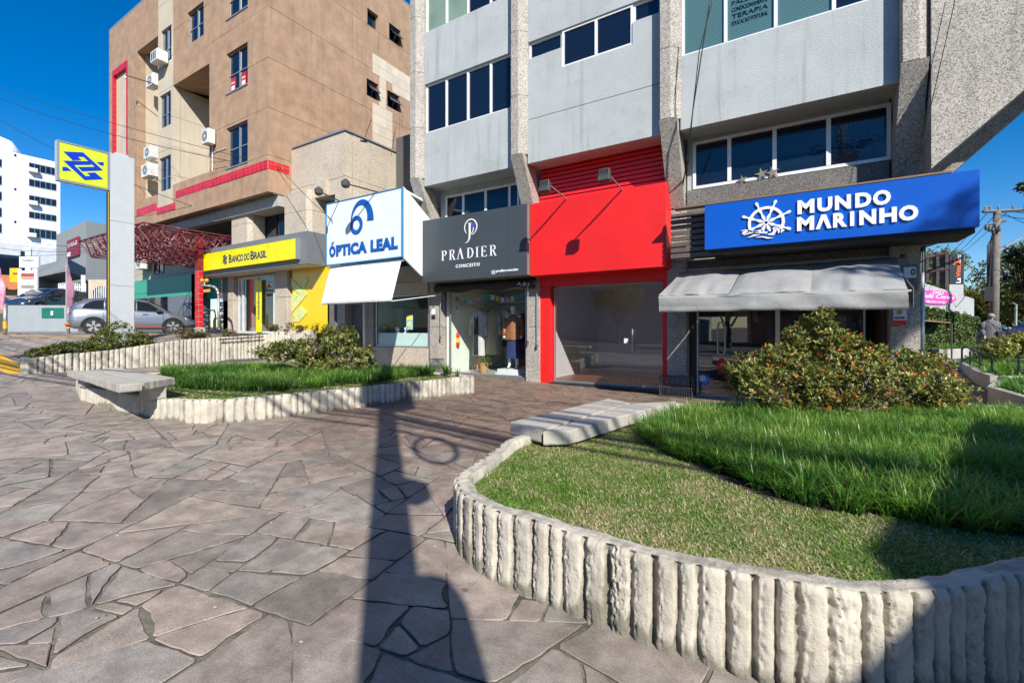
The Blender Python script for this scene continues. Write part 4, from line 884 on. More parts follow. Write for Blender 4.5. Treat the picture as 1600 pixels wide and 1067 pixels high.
# empty red shop
xr0, xr1 = XY(866, 10.5), XY(1037, 10.5)
f = shopfront("glass_shopfront", "wide empty glass shopfront framed in red", xr0, xr1, zR, 2.62, [.35, .72], M_glassdark, sill=mk("black_granite", (.03, .03, .032), rough=.3))
p = pY(989, 540, 10.46); mb = MB(); mb.tube((p.x, 10.42, 1.0), (p.x, 10.42, 1.55), .016, 8).tube((p.x, 10.42, 1.07), (p.x, 10.5, 1.07), .01, 6).tube((p.x, 10.42, 1.48), (p.x, 10.5, 1.48), .01, 6).build("handle", M_steel, f)
pl = pY(982, 534, 10.48); MB().box(pl.x-.1, pl.x-.02, 10.46, 10.5, 1.22, 1.33).build("lock", M_white, f)
# red surround of that shop
RS = thing("red_shop_surround", "glossy red painted pilasters and lintel around the empty shop", 'shop surround', (-5.6, 10.4, .2))
MB().box(XY(842, 10.3), xr0-.02, 10.3, 10.6, .12, 2.62).build("pilaster", M_red, RS, bevel=.004); MB().box(xr1+.005, XY(1053, 10.35)+.02, 10.35, 10.6, .08, 2.62).build("pilaster", M_red, RS, bevel=.004)
MB().box(XY(842, 10.3), XY(1053, 10.35)+.02, 10.28, 10.6, 2.625, 2.92).build("lintel", M_red, RS, bevel=.004)
# ================================================================ RED SIGN BOX WITH SLATS
RB = thing("red_sign_box", "big plain bright red shop sign box under red slats with two spotlights", 'sign', (-3.9, 10, 2.85))
rx0, rx1 = XY(828.5, 9.8), XY(1041, 9.8)
MB().box(rx0, rx1, 9.8, 10.4, 2.85, 4.62).build("box", M_red, RB, bevel=.006)
zz = 4.63
for k in range(10):
    MB().box(rx0+.02, rx1+.12, 10.27, 10.31, zz+.012, zz+.088).build("slat", M_redslat, RB); zz += .104
MB().box(rx0+.0, rx1+.1, 10.36, 10.41, 4.63, 5.6).build("backing", M_black, RB)
def spot(px, arm_x, label, zmount=4.60, y0=9.8, out=1.07, group=None, up=.12):
    t = thing("spotlight", label, 'spotlight', (arm_x, y0, zmount), group=group)
    a_ = Vector((arm_x, y0+.02, zmount)); b_ = Vector((arm_x, y0-out, zmount+up)); MB().tube(a_, b_, .016, 8).build("arm", M_steel, t)
    mb = MB(); mb.hexa([(b_.x-.12, b_.y-.09, b_.z-.22), (b_.x+.12, b_.y-.09, b_.z-.22), (b_.x+.12, b_.y+.03, b_.z-.25), (b_.x-.12, b_.y+.03, b_.z-.25), (b_.x-.11, b_.y-.05, b_.z+.02), (b_.x+.11, b_.y-.05, b_.z+.02), (b_.x+.11, b_.y+.06, b_.z-.02), (b_.x-.11, b_.y+.06, b_.z-.02)]); mb.build("lamp_head", M_black if 0 else mk_spot, t, bevel=.006)
    mb = MB()
    for k in range(5): mb.box(b_.x-.1+.045*k, b_.x-.085+.045*k, b_.y-.075, b_.y-.06, b_.z-.2, b_.z+.0)
    mb.build("fins", M_black, t)
    MB().path([a_, a_.lerp(b_, .5)+Vector((.01, 0, -.03)), b_], .006, 4).build("cable", M_cable, t)
    return t
mk_spot = mk("spot_housing", (.06, .06, .062), rough=.5, var=.1)
spot(972, pY(972, 295, 9.8).x, "right hand black spotlight on a long arm over the red sign")
spot(885, pY(885, 311, 9.8).x, "left hand black spotlight on a long arm over the red sign")
# ================================================================ DARK GREY FASHION SIGN
M_gsign = mk("graphite_panel", (.052, .062, .07), rough=.4, var=.04, spec=.5); M_letter = mk("white_letters", (.8, .8, .8), rough=.4, var=0)
GSn = thing("dark_shop_sign", "dark grey shop sign with white serif lettering and looped monogram", 'sign', (-7.3, 9.65, 2.87))
gx0, gx1 = XY(660, 9.65), XY(823, 9.65)
cuts = [gx0] + [XY(q, 9.65) for q in (686, 736, 793)] + [gx1]
for i in range(4): MB().box(cuts[i]+.003, cuts[i+1]-.003, 9.65, 9.68, 2.87, 4.6).build("panel", M_gsign, GSn)
MB().box(gx0+.01, gx1-.005, 9.683, 10.35, 2.88, 4.59).build("box", mk("sign_side", (.2, .19, .17), rough=.5), GSn)
Yp = 9.648
def G9(px, py): p = pY(px, py, Yp); return (p.x, p.z)
def zoomG(x, y): return G9(680 + x*150/1600, 335 + y*100/1067)
def strokes(parent, lines, mat, y, name='lettering', depth=.014, ax='Y'):
    """lines: list of (points, width) flat ribbons standing off a sign face"""
    mb = MB()
    for pts, wd in lines:
        n = len(pts); ws = wd if isinstance(wd, (list, tuple)) else [wd]*n; A_, B_ = [], []
        for i in range(n):
            a_ = pts[max(0, i-1)]; b_ = pts[min(n-1, i+1)]; dx, dz = b_[0]-a_[0], b_[1]-a_[1]; l = math.hypot(dx, dz) or 1; A_.append((pts[i][0]-dz/l*ws[i]/2, pts[i][1]+dx/l*ws[i]/2)); B_.append((pts[i][0]+dz/l*ws[i]/2, pts[i][1]-dx/l*ws[i]/2))
        for i in range(n-1):
            q = [A_[i], A_[i+1], B_[i+1], B_[i]]; s_ = -1 if ax == 'Y' else 1
            f_ = [((x, y+s_*depth, z) if ax == 'Y' else (y+s_*depth, x, z)) for x, z in q]; k_ = [((x, y, z) if ax == 'Y' else (y, x, z)) for x, z in q]
            mb.hexa(k_ + f_)
    return mb.build(name, mat, parent)
# serif capitals drawn on a unit grid: (thin/thick strokes)
def serif(ch):
    T_, t_ = .15, .07; L = []
    def st(x, y0=0, y1=1, w_=T_): L.append(([(x, y0), (x, y1)], w_))
    def sf(x, y, w_=.34): L.append(([(x-w_/2, y), (x+w_/2, y)], .055))
    if ch == 'P' or ch == 'R':
        st(.14); sf(.14, .027); sf(.1, .973, .26); L.append(([(.1, .965), (.4, .965), (.56, .89), (.63, .75), (.57, .6), (.42, .51), (.16, .5)], [.055, .07, .12, .15, .12, .07, .05]))
        if ch == 'R': L.append(([(.36, .5), (.5, .34), (.66, .03), (.82, .02)], [.1, .13, .13, .05]))
    if ch == 'A': L.append(([(.08, .03), (.4, 1.02)], .06)); L.append(([(.4, 1.04), (.74, .03)], .15)); sf(.08, .027, .26); sf(.74, .027, .3)
    if ch == 'D': st(.14); sf(.1, .027, .24); sf(.1, .973, .24); L.append(([(.1, .965), (.4, .96), (.64, .83), (.76, .5), (.64, .17), (.4, .04), (.1, .035)], [.055, .08, .13, .16, .13, .08, .055]))
    if ch == 'I': st(.16); sf(.16, .027); sf(.16, .973)
    if ch == 'E': st(.14); L.append(([(.02, .97), (.6, .97)], .06)); L.append(([(.14, .52), (.5, .52)], .06)); L.append(([(.02, .03), (.66, .03)], .06)); L.append(([(.6, .99), (.62, .8)], .05)); L.append(([(.66, .0), (.7, .2)], .05)); L.append(([(.5, .62), (.5, .42)], .05))
    return L
b0, t0 = zoomG(110, 780), zoomG(110, 610); hgt = t0[1]-b0[1]; zb = b0[1]
for ch, xa in zip("PRADIER", (112, 240, 368, 535, 680, 768, 915)):
    x = zoomG(xa, 700)[0]; wS = hgt*.88
    strokes(GSn, [([(x+a_*wS, zb+b_*hgt) for a_, b_ in pts], [q*wS for q in wd] if isinstance(wd, list) else wd*wS) for pts, wd in serif(ch)], M_letter, 9.648, 'letter')
cz = zoomG(545, 850)[1]; ca, cb = zoomG(345, 860)[0], zoomG(745, 860)[0]; text(GSn, "CONCEITO", M_letter, ca, cb, cz-.045, cz+.045, 9.648, .01, bold=.02, space=1.25)
ca, cb = zoomG(1015, 945)[0], zoomG(1385, 945)[0]; cz = zoomG(1200, 940)[1]; text(GSn, "pradierconceito", M_letter, ca, cb, cz-.04, cz+.05, 9.648, .01, bold=.015)
ci = zoomG(970, 965); r = .042
strokes(GSn, [([(ci[0]-r, ci[1]-r), (ci[0]+r, ci[1]-r), (ci[0]+r, ci[1]+r), (ci[0]-r, ci[1]+r), (ci[0]-r, ci[1]-r)], .014), ([(ci[0]+math.cos(q)*.018, ci[1]+math.sin(q)*.018) for q in np.linspace(0, 6.3, 12)], .01)], M_letter, 9.648, 'icon', .008)
cc = zoomG(594, 215); rr_ = (zoomG(695, 215)[0]-zoomG(492, 215)[0])/2
loop = [(cc[0]+math.sin(q)*rr_, cc[1]+math.cos(q)*rr_*1.02) for q in np.linspace(-2.35, 3.0, 34)]
js = [zoomG(578, 140), zoomG(578, 300), zoomG(572, 400), zoomG(550, 455), zoomG(505, 485)]
inner_ = [(cc[0]+math.sin(q)*rr_*.45-.0, cc[1]-.02+math.cos(q)*rr_*.75) for q in np.linspace(1.5, 3.0, 12)]
strokes(GSn, [(loop, [.012+.018*abs(math.sin(q*.5)) for q in np.linspace(0, 6, 34)]), (js, [.06, .055, .045, .03, .01]), (inner_, .018), ([zoomG(548, 148), zoomG(600, 142)], .02)], M_letter, 9.648, 'monogram')
hx = zoomG(632, 180); M_violet = paint("violet", (.09, .06, .6)); MB().prism([(hx[0]-.05, hx[1]+.045), (hx[0]-.045, hx[1]-.0), (hx[0], hx[1]-.065), (hx[0]+.05, hx[1]+.0), (hx[0]+.05, hx[1]+.05)][::-1], 9.63, 9.648).build("heart", M_violet, GSn)
hx = zoomG(428, 692); MB().prism([(hx[0]-.02, hx[1]+.02), (hx[0], hx[1]-.03), (hx[0]+.02, hx[1]+.02)][::-1], 9.63, 9.648).build("heart", M_violet, GSn)
# rolled black awning under it, crank rods
RA = thing("rolled_awning", "rolled black awning with white edge print under the dark grey sign", 'awning', (-7.4, 10.3, 2.6)); xa, xb = XY(684, 10.3), XY(836, 10.2)
mb = MB(); n = 24; V = []
for i in range(n+1):
    x = xa + (xb-xa)*i/n; V += [(x, 10.16 + .02*math.sin(i*.9), 2.60 + .03*math.sin(i*.7)), (x, 10.10, 2.75), (x, 10.2, 2.86), (x, 10.3, 2.7)]
mb.add(V, [(4*i+j, 4*i+(j+1)%4, 4*i+4+(j+1)%4, 4*i+4+j) for i in range(n) for j in range(4)]); mb.build("cloth", mk("black_cloth", (.03, .027, .027), rough=.8, var=.2), RA, smooth=True)
strokes(RA, [([(xb-.45, 2.68), (xb-.4, 2.74), (xb-.36, 2.66)], .02), ([(xb-.3, 2.66), (xb-.24, 2.74), (xb-.2, 2.68), (xb-.25, 2.65)], .02), ([(xb-.14, 2.72), (xb-.1, 2.66)], .02)], M_letter, 10.09, 'print')
def rod(px, y, z0, z1, label):
    p = XY(px, y); t = thing("crank_rod", label, 'crank rod', (p, y, z0)); MB().tube((p, y, z0), (p, y, z1), .014, 8).build("rod", M_steel, t); MB().tube((p-.01, y, z0-.05), (p-.01, y, z0+.03), .03, 8).build("gear", mk_spot, t); MB().tube((p, y, z1), (p, y+.14, z1+.02), .012, 6).build("bracket", M_steel, t)
rod(688, 10.2, 1.30, 2.62, "steel awning crank rod left of the fashion shop glass"); rod(825, 10.15, 1.22, 2.72, "steel awning crank rod right of the fashion shop glass"); rod(839, 10.2, 1.12, 2.52, "steel crank rod against the red pilaster"); rod(1044, 10.3, .95, 2.5, "steel crank rod beside the empty shop right edge")
# ================================================================ OPTICIAN SIGN AND AWNING
M_wsign = mk("white_sign_face", (.70, .74, .77), rough=.35, var=.03, streak=.12, stcol=(.6, .62, .62)); M_oblue = mk("sign_blue", (.004, .09, .38), rough=.4, var=.03); M_brown = mk("timber_slat", (.11, .085, .07), rough=.6, var=.25, scale=6)
OS = thing("optician_sign", "white box sign with blue eye emblem and bold blue lettering", 'sign', (-10.5, 8.86, 3.5)); ox0, ox1 = XY(511, 8.86), XY(627.5, 8.86)
MB().box(ox0, ox1, 8.86, 8.9, 3.5, 5.34).build("face", M_wsign, OS)
mb = MB()
for a_, b_, c_, d_ in ((ox0-.015, ox1+.015, 5.34, 5.36), (ox0-.015, ox1+.015, 3.475, 3.5), (ox0-.018, ox0, 3.475, 5.36), (ox1, ox1+.018, 3.475, 5.36)): mb.box(a_, b_, 8.84, 8.92, c_, d_)
mb.build("frame", paint("frame_blue", (.05, .25, .5)), OS)
mb = MB(); mb.prism([(8.92, 3.46), (8.92, 5.38), (10.3, 4.5), (10.3, 3.05), (9.6, 3.05)][::-1], ox1-.03, ox1+.02, 'X'); mb.build("side_panel", M_wsign, OS)
mb = MB(); mb.prism([(8.93, 5.3), (10.3, 5.1), (10.3, 5.15), (8.93, 5.37)], ox0, ox1-.04, 'X').build("top", M_wsign, OS)
def zO_(x, y): p = pY(500 + x*140/1245, 300 + y*120/1067, 8.85); return (p.x, p.z)
def ring(cx_, cz_, ro, ri, wobx=1., n=28, cxi=None, czi=None, a0=0, a1=2*math.pi, offx=0, offz=0):
    return [((cx_+math.cos(q)*ro*wobx, cz_+math.sin(q)*ro), (cx_+offx+math.cos(q)*ri*wobx, cz_+offz+math.sin(q)*ri)) for q in np.linspace(a0, a1, n)]
def ringmesh(parent, pairs, mat, y, depth=.015, name='emblem', close=True):
    mb = MB()
    for i in range(len(pairs)-1):
        (a_, b_), (c_, d_) = pairs[i], pairs[i+1]; q = [a_, c_, d_, b_]; mb.hexa([(x, y, z) for x, z in q] + [(x, y-depth, z) for x, z in q])
    return mb.build(name, mat, parent)
c1 = zO_(505, 460); ro = (zO_(505, 330)[1]-zO_(505, 590)[1])/2; ringmesh(OS, ring(c1[0], c1[1], ro, ro*.55, .98), M_oblue, 8.858)
# crescent over the ring
ca = zO_(600, 400); pr = []
for q in np.linspace(-.05, math.pi*1.02, 26):
    f = q/math.pi; R1 = (zO_(740, 400)[0]-zO_(430, 400)[0])/2*1.02; cx_ = (zO_(740, 400)[0]+zO_(430, 400)[0])/2; th = R1*(.52*(1-f)**.8 + .02); zc_ = zO_(600, 400)[1]
    pr.append(((cx_+math.cos(q)*R1, zc_+math.sin(q)*R1*1.28), (cx_+math.cos(q)*(R1-th), zc_+math.sin(q)*(R1*1.28-th))))
ringmesh(OS, pr, M_oblue, 8.858)
xa, xb = zO_(130, 800)[0], zO_(650, 750)[0]; z0_ = zO_(640, 845)[1]; hl = zO_(600, 680)[1]-zO_(600, 845)[1]
text(OS, "O", M_oblue, xa, xa+(xb-xa)*.17, z0_, z0_+hl, 8.858, .015, bold=.055); text(OS, "PTICA", M_oblue, xa+(xb-xa)*.19, xb, z0_, z0_+hl, 8.858, .015, bold=.055, space=1.06); MB().prism([(xa+.09, z0_+hl*1.06), (xa+.14, z0_+hl*1.06), (xa+.22, z0_+hl*1.33), (xa+.14, z0_+hl*1.33)], 8.843, 8.858).build("accent", M_oblue, OS); xa, xb = zO_(703, 750)[0], zO_(1080, 750)[0]; text(OS, "LEAL", M_oblue, xa, xb, z0_, z0_+hl, 8.858, .015, bold=.055, space=1.06)
M_canvasw = mk("white_canvas", (.72, .72, .71), rough=.85, var=.06, streak=.7, stcol=(.4, .4, .4), bump=.4, bscale=5); M_canvasg = mk("grey_canvas", (.29, .29, .285), rough=.8, var=.1, scale=3, bump=.4, bscale=6, streak=.3, stcol=(.16, .155, .15))
def cloth_sheet(name, P00, P10, P01, P11, mat, parent, nx=24, nz=10, sag=.02, th=.004, seed=1, fold=0.):
    """P00 top left, P10 top right, P01 bottom left, P11 bottom right"""
    A = [Vector(q) for q in (P00, P10, P01, P11)]; nrm = (A[1]-A[0]).cross(A[2]-A[0]).normalized(); V = []
    for j in range(nz+1):
        for i in range(nx+1):
            u_, v_ = i/nx, j/nz; p = A[0].lerp(A[1], u_).lerp(A[2].lerp(A[3], u_), v_); q = sag*math.sin(math.pi*v_)*math.sin(math.pi*u_) + fold*float(vn(np.array([u_*9, v_*2.5]), seed))*(.3+v_); V.append(p - nrm*q)
    n = len(V); V2 = [p - nrm*th for p in V]; fs = []
    for j in range(nz):
        for i in range(nx):
            a_ = j*(nx+1)+i; fs.append((a_, a_+1, a_+nx+2, a_+nx+1)); fs.append((n+a_, n+a_+nx+1, n+a_+nx+2, n+a_+1))
    for i in range(nx): fs.append((i, n+i, n+i+1, i+1)); a_ = nz*(nx+1)+i; fs.append((a_, a_+1, n+a_+1, n+a_))
    return MB().add(V+V2, fs).build(name, mat, parent, smooth=True)
OA = thing("white_awning", "plain white canvas awning hanging below the optician sign", 'awning', (-10.5, 8.6, 2.3))
pa, pb, pc, pd_ = (ox0+.05, 8.95, 3.44), (ox1-.08, 8.95, 3.44), (*pY(502, 476, 8.42)[:2], 2.27), (*pY(612, 471, 8.42)[:2], 2.27)
cloth_sheet("canvas", pa, pb, pc, pd_, M_canvasw, OA, sag=.05, fold=.012, seed=3)
MB().tube((ox0+.02, 8.97, 3.42), (ox1-.05, 8.97, 3.42), .04, 10).build("roller", M_white, OA)
MB().tube(pc, (ox0+.05, 10.3, 2.4), .014, 6).tube(pd_, (pd_[0]+.1, 10.3, 2.55), .014, 6).build("arm", M_white, OA)
# ================================================================ BLUE SIGN WITH SLATS, GREY AWNING
M_blue = mk("blue_sign_paint", (.003, .085, .47), rough=.3, var=.03, spec=.5, coat=.3); BS = thing("blue_shop_sign", "long bright blue sign with white ship's wheel and bold white words", 'sign', (.5, 9.3, 3.05)); yb = 9.3
bx0, bx1 = XY(1101, yb), XY(1531, yb); MB().box(bx0, bx1, yb, yb+.12, 3.05, 3.89).build("panel", M_blue, BS, bevel=.004)
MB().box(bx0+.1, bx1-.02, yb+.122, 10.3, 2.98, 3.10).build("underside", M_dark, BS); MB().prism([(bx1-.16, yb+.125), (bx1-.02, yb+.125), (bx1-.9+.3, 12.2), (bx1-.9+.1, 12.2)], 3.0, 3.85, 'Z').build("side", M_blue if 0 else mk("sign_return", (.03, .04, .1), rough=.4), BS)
MB().box(-2.05, bx1-.3, yb-.01, yb+.2, 3.895, 3.925).build("timber_edge", paint("timber_edge", (.2, .13, .08)), BS)
z_ = 2.98
for k in range(8): MB().box(XY(1048, 9.6), bx0+.25, 9.6, 9.66, z_, z_+.082).build("slat", M_brown, BS); z_ += .115
MB().box(XY(1080, 9.7), bx0+.3, 9.68, 9.72, 2.95, 3.88).build("backing", M_black, BS)
def zB(x, y): p = pY(1140 + x*320/1600, 290 + y*100/500, yb); return (p.x, p.z)
zt, zb_ = zB(640, 110)[1], zB(640, 217)[1]
word = [("M", 530, 662), ("U", 685, 802), ("N", 822, 946), ("D", 980, 1106), ("O", 1118, 1258)]; h1 = (zb_, zt)
for ch, a_, b_ in word: text(BS, ch, M_letter, zB(a_, 150)[0], zB(b_, 150)[0], zB(530, 229)[1]+0.0, zB(530, 122)[1], yb, .03, bold=.048, name='letter')
la, lb, lz, lh = zB(672, 300)[0], zB(795, 300)[0], zB(527, 360)[1], zB(527, 252)[1]-zB(527, 360)[1]
MB().prism([(la+(lb-la)*u, lz+lh*v) for u, v in ((0, 0), (.36, 1), (.66, 1), (1, 0), (.74, 0), (.5, .64), (.25, 0))], yb-.03, yb-.001).build("letter", M_letter, BS)
for ch, a_, b_ in [("M", 527, 660), ("R", 808, 918), ("I", 940, 972), ("N", 1012, 1143), ("H", 1168, 1304), ("O", 1320, 1472)]: text(BS, ch, M_letter, zB(a_, 300)[0], zB(b_, 300)[0], zB(527, 360)[1], zB(527, 252)[1], yb, .03, bold=.048, name='letter')
wc = zB(285, 292); R1 = (zB(430, 290)[0]-zB(142, 290)[0])/2
EM = ring(wc[0], wc[1], R1, R1*.84, 1, 40, a0=-.55, a1=math.pi+.55); ringmesh(BS, EM, M_letter, yb, .03, 'wheel_rim'); ringmesh(BS, ring(wc[0], wc[1], R1*.17, R1*.1, 1, 16), M_letter, yb, .03, 'wheel_hub')
for k in range(8):
    q = math.pi/8 + k*math.pi/4 + .0; c_, s__ = math.cos(q), math.sin(q); P_ = lambda r: (wc[0]+c_*R1*r, wc[1]+s__*R1*r)
    if s__ > -.5 or abs(c_) > .8: strokes(BS, [([P_(.15), P_(.35), P_(.6), P_(.85)], [.02, .055, .02, .055])] + ([([P_(1.0), P_(1.12), P_(1.3), P_(1.42)], [.035, .02, .05, .03])] if s__ > -.6 else []), M_letter, yb, 'wheel_spoke', .03)
    else: strokes(BS, [([P_(.15), P_(.35), P_(.6)], [.02, .055, .02])], M_letter, yb, 'wheel_spoke', .03)
wv = lambda pts: [zB(x, y) for x, y in pts]
strokes(BS, [(wv([(92, 357), (130, 350), (160, 358), (190, 368), (240, 355), (290, 372), (300, 360)]), [.01, .02, .03, .03, .03, .03, .01]), (wv([(110, 392), (160, 372), (220, 365), (280, 375)]), [.005, .025, .03, .01]), (wv([(145, 410), (190, 392), (240, 385)]), [.005, .03, .005]), (wv([(205, 408), (260, 402), (300, 412), (340, 410)]), [.005, .02, .025, .005]), (wv([(300, 385), (340, 380), (357, 350), (340, 335), (365, 330)]), [.01, .05, .05, .02, .03]), (wv([(365, 330), (385, 350), (383, 375)]), [.02, .04, .01]), (wv([(400, 370), (420, 345)]), [.01, .05])], M_letter, yb, 'waves', .03)
GA = thing("grey_awning", "weathered grey canvas awning spanning the shop below the blue sign", 'awning', (-.3, 9.3, 1.9))
tl, tr_ = (-2.12, 10.3, 2.76), (1.47, 10.3, 2.80); fl, frr = (-2.14, 8.5, 2.15), (1.34, 8.5, 2.11); vl, vr = (-2.14, 8.49, 1.86), (1.36, 8.49, 1.83)
for i in range(3):
    f0, f1 = i/3, (i+1)/3; L3 = lambda a_, b_, f: tuple(a_[k]+(b_[k]-a_[k])*f for k in range(3))
    cloth_sheet("canvas", L3(tl, tr_, f0), L3(tl, tr_, f1), L3(fl, frr, f0), L3(fl, frr, f1), M_canvasg, GA, sag=.07, fold=.022, seed=4+i)
cloth_sheet("valance", fl, frr, vl, vr, M_canvasg, GA, nx=60, nz=5, sag=.0, fold=.045, seed=9)
for x in (-2.13, 1.4): MB().add([(x, 10.3, 2.75), (x, 8.5, 2.13), (x, 8.5, 1.86), (x, 9.0, 2.0), (x+.004, 10.3, 2.75), (x+.004, 8.5, 2.13), (x+.004, 8.5, 1.86), (x+.004, 9.0, 2.0)], [(0,1,2,3), (7,6,5,4), (0,4,5,1), (1,5,6,2), (2,6,7,3), (3,7,4,0)]).build("side_flap", M_canvasg, GA)
MB().tube((-2.15, 10.33, 2.8), (1.6, 10.33, 2.82), .035, 10).build("roller", M_steel, GA); MB().tube((-2.1, 8.52, 2.12), (1.38, 8.52, 2.09), .02, 8).build("front_bar", M_steel, GA)
MB().lathe((1.55, 10.3, 2.8), [(.05, -.05), (.07, 0), (.05, .05)], 10, 'X').build("end_cap", mk_spot, GA)
for x in (-2.08, 1.3): MB().tube((x, 8.55, 2.08), (x+.05, 10.3, 1.95), .014, 6).build("arm", M_steel, GA)
f = shopfront("glass_shopfront", "dark glass shopfront with clothes inside under the grey awning", XY(1089, 10.5), XY(1352, 10.5), zM, 2.7, [.22, .53, .78], M_glassdark, sill=M_granite, frame=M_alu)
mb = MB(); xh = XY(1127, 10.45)
hp = [(xh + (.07*q), z) for q, z in ((-1, 1.62), (-1, 1.08), (-.75, 1.02), (.75, 1.02), (1, 1.08), (1, 1.62), (.75, 1.68), (-.75, 1.68), (-1, 1.62))]
mb.path([(x, 10.44, z) for x, z in hp], .014, 6).build("handle", M_alu, f); MB().box(XY(1216, 10.49)-.05, XY(1216, 10.49)+.03, 10.46, 10.5, zM, 2.7).build("mullion", M_white, f)
mb = MB(); mb.lathe((xh+.0, 10.47, .72), [(.08, 0), (.08, .012)], 16, 'Y'); o = mb.build("hanging_tag", paint("tag_red", (.4, .01, .015))); tag(o, "red oval tag hanging on the dark shop door handle", 'door tag')
o.scale = (1, 1, 1.9)
# right pier with plaques and corner posts
PS = thing("security_plaque", "red and white security plaque on the granite corner pier", 'plaque', (1.5, 10.23, 1.55)); x0, x1 = XY(1396, 10.2), XY(1417, 10.2)
MB().box(x0, x1, 10.22, 10.24, 1.62, 2.02).build("board", M_wsign, PS)
MB().box(x0+.002, x1-.002, 10.214, 10.22, 1.9, 2.018).build("red_band", paint("plaque_red", (.6, .02, .02)), PS); MB().box(x0+.002, x1-.002, 10.214, 10.22, 1.622, 1.70).build("red_band", MATS["plaque_red"], PS)
MB().lathe(((x0+x1)/2, 10.214, 1.84), [(.04, -.004), (.04, .004)], 10, 'Y').build("shield", paint("plaque_gold", (.5, .3, .02)), PS); text(PS, "HAGGER", M_black, x0+.02, x1-.02, 1.72, 1.765, 10.22, .004, bold=.02)
NB = thing("number_box", "small lit box with the house number on the corner pier", 'number sign', (1.6, 10.0, 2.2)); p = pY(1426, 425, 10.0); MB().box(p.x-.17, p.x+.06, 9.98, 10.24, 2.22, 2.62).build("box", M_granite_dark, NB); MB().box(p.x-.12, p.x+.04, 9.965, 9.98, 2.4, 2.58).build("plate", M_wsign, NB); text(NB, "0", M_black, p.x-.03, p.x+.03, 2.44, 2.55, 9.965, .003, bold=.02)
for px, y, z1, lab in ((1427, 10.9, 2.6, "short galvanised post at the building corner"), (1441, 10.9, 2.95, "tall galvanised post under the blue sign corner")):
    x = XY(px, y); t = thing("steel_post", lab, 'post', (x, y, 0)); MB().tube((x, y, -.05), (x, y, z1), .035, 12).build("pole", M_steel, t, smooth=True); MB().lathe((x, y, z1), [(.05, 0), (.05, .03), (.02, .05)], 10).build("cap", M_black, t)
GRL = thing("canopy_grille", "black bar grille under the corner of the blue sign", 'grille', (2, 11, 3)); 
for k in range(7): x = 1.85 + .0*k; MB().tube((x+.05+.0, 10.6+.16*k, 2.55), (x+.05, 10.6+.16*k, 3.3), .012, 6).build("bar", M_black, GRL)
MB().tube((1.9, 10.5, 2.75), (1.9, 11.7, 2.75), .012, 6).tube((1.9, 10.5, 3.05), (1.9, 11.7, 3.05), .012, 6).build("rail", M_black, GRL)
# ================================================================ OPTICIAN FRONT, NICHE, ANNEX
AN = thing("annex_building", "low beige granite annex block between the brown building and the office block", 'building', (-13, 11, .4))
ax1 = -13.4; ay0 = 10.5
M_beigeg = mk("beige_granite", (.5, .44, .36), rough=.8, speck=[(0, (.22, .18, .14)), (.1, (.42, .35, .27)), (.45, (.52, .45, .36)), (.8, (.62, .55, .46))], spscale=80, var=.1, scale=1., bump=.4, bscale=80, stain=.25, stcol=(.22, .2, .17), streak=.25)
panels(AN, 'Y', [-16.58, -14.95, ax1], [5.3, 6.9, 8.47], ay0, ay0+.3, M_beigeg, holes=[(-15.9, -13.95, 5.0, 6.35)], gap=.015)
panels(AN, 'X', [ay0+.31, 12.2, 13.6, 15.2], [4.9, 6.9, 8.47], ax1-.3, ax1, M_beigeg, gap=.015)
MB().box(-16.6, ax1-.05, ay0+.1, 15.0, 8.475, 8.55).build("roof", M_steel, AN); MB().box(-16.5, ax1+.05, ay0-.05, ay0+.12, 8.475, 8.53).build("coping", M_alu, AN); MB().box(ax1-.06, ax1+.05, ay0+.12, 15.2, 8.475, 8.53).build("coping", M_alu, AN)
window(AN, 'Y', -15.9, -13.95, 5.0, 6.35, ay0+.28, -1, [.5], rows=(.45,), fm=M_alu); MB().box(-16.5, ax1-.31, ay0+.6, 15, .5, 8.4).build("core", M_dark, AN)
MB().box(-13.3, -9.4, 12.8, 13.1, 0.3, 9.0).build("back_wall", mk("dark_render", (.1, .095, .09), rough=.9, streak=.3), AN)
MB().box(-13.4, -9.3, 10.35, 12.8, 4.95, 5.25).build("low_roof", M_concrete, AN)
# small equipment on the annex roof
AT = thing("roof_antenna", "thin leaning antenna on the annex roof edge", 'antenna', (-13.4, 12.2, 8.5)); p = pX(568, 222, -13.4); q = pX(580, 187, -13.4); MB().path([p, q], .012, 5).build("mast", M_black, AT); MB().path([p + Vector((0, -.15, .0)), p + Vector((0, .15, .06))], .03, 5).build("clamp", M_black, AT)
AT = thing("roof_antenna", "upright thin antenna on the annex roof beside the office block", 'antenna', (-13.4, 13, 8.4)); p = pX(611, 243, -13.4); q = pX(617, 205, -13.4); MB().path([p, q], .01, 5).build("mast", M_black, AT)
for k in range(5): a_ = p.lerp(q, .3+.15*k); MB().path([a_+Vector((0, -.06, 0)), a_+Vector((0, .06, 0))], .005, 4).build("rung", M_black, AT)
# floodlights on arms above the optician sign
for px, py, pe, lab in ((498, 299, (538, 318), "left floodlight on an arm above the optician sign"), (540, 287, (600, 303), "right floodlight on an arm above the optician sign")):
    h = pY(px, py, 8.0); b = pY(pe[0], pe[1], 9.1); t = thing("spotlight", lab, 'spotlight', h); MB().tube(h, b, .018, 6).build("arm", M_black, t); MB().lathe((h.x, h.y, h.z-.12), [(.05, 0), (.11, .05), (.12, .16), (.04, .24)], 10).build("lamp_head", mk_spot, t)
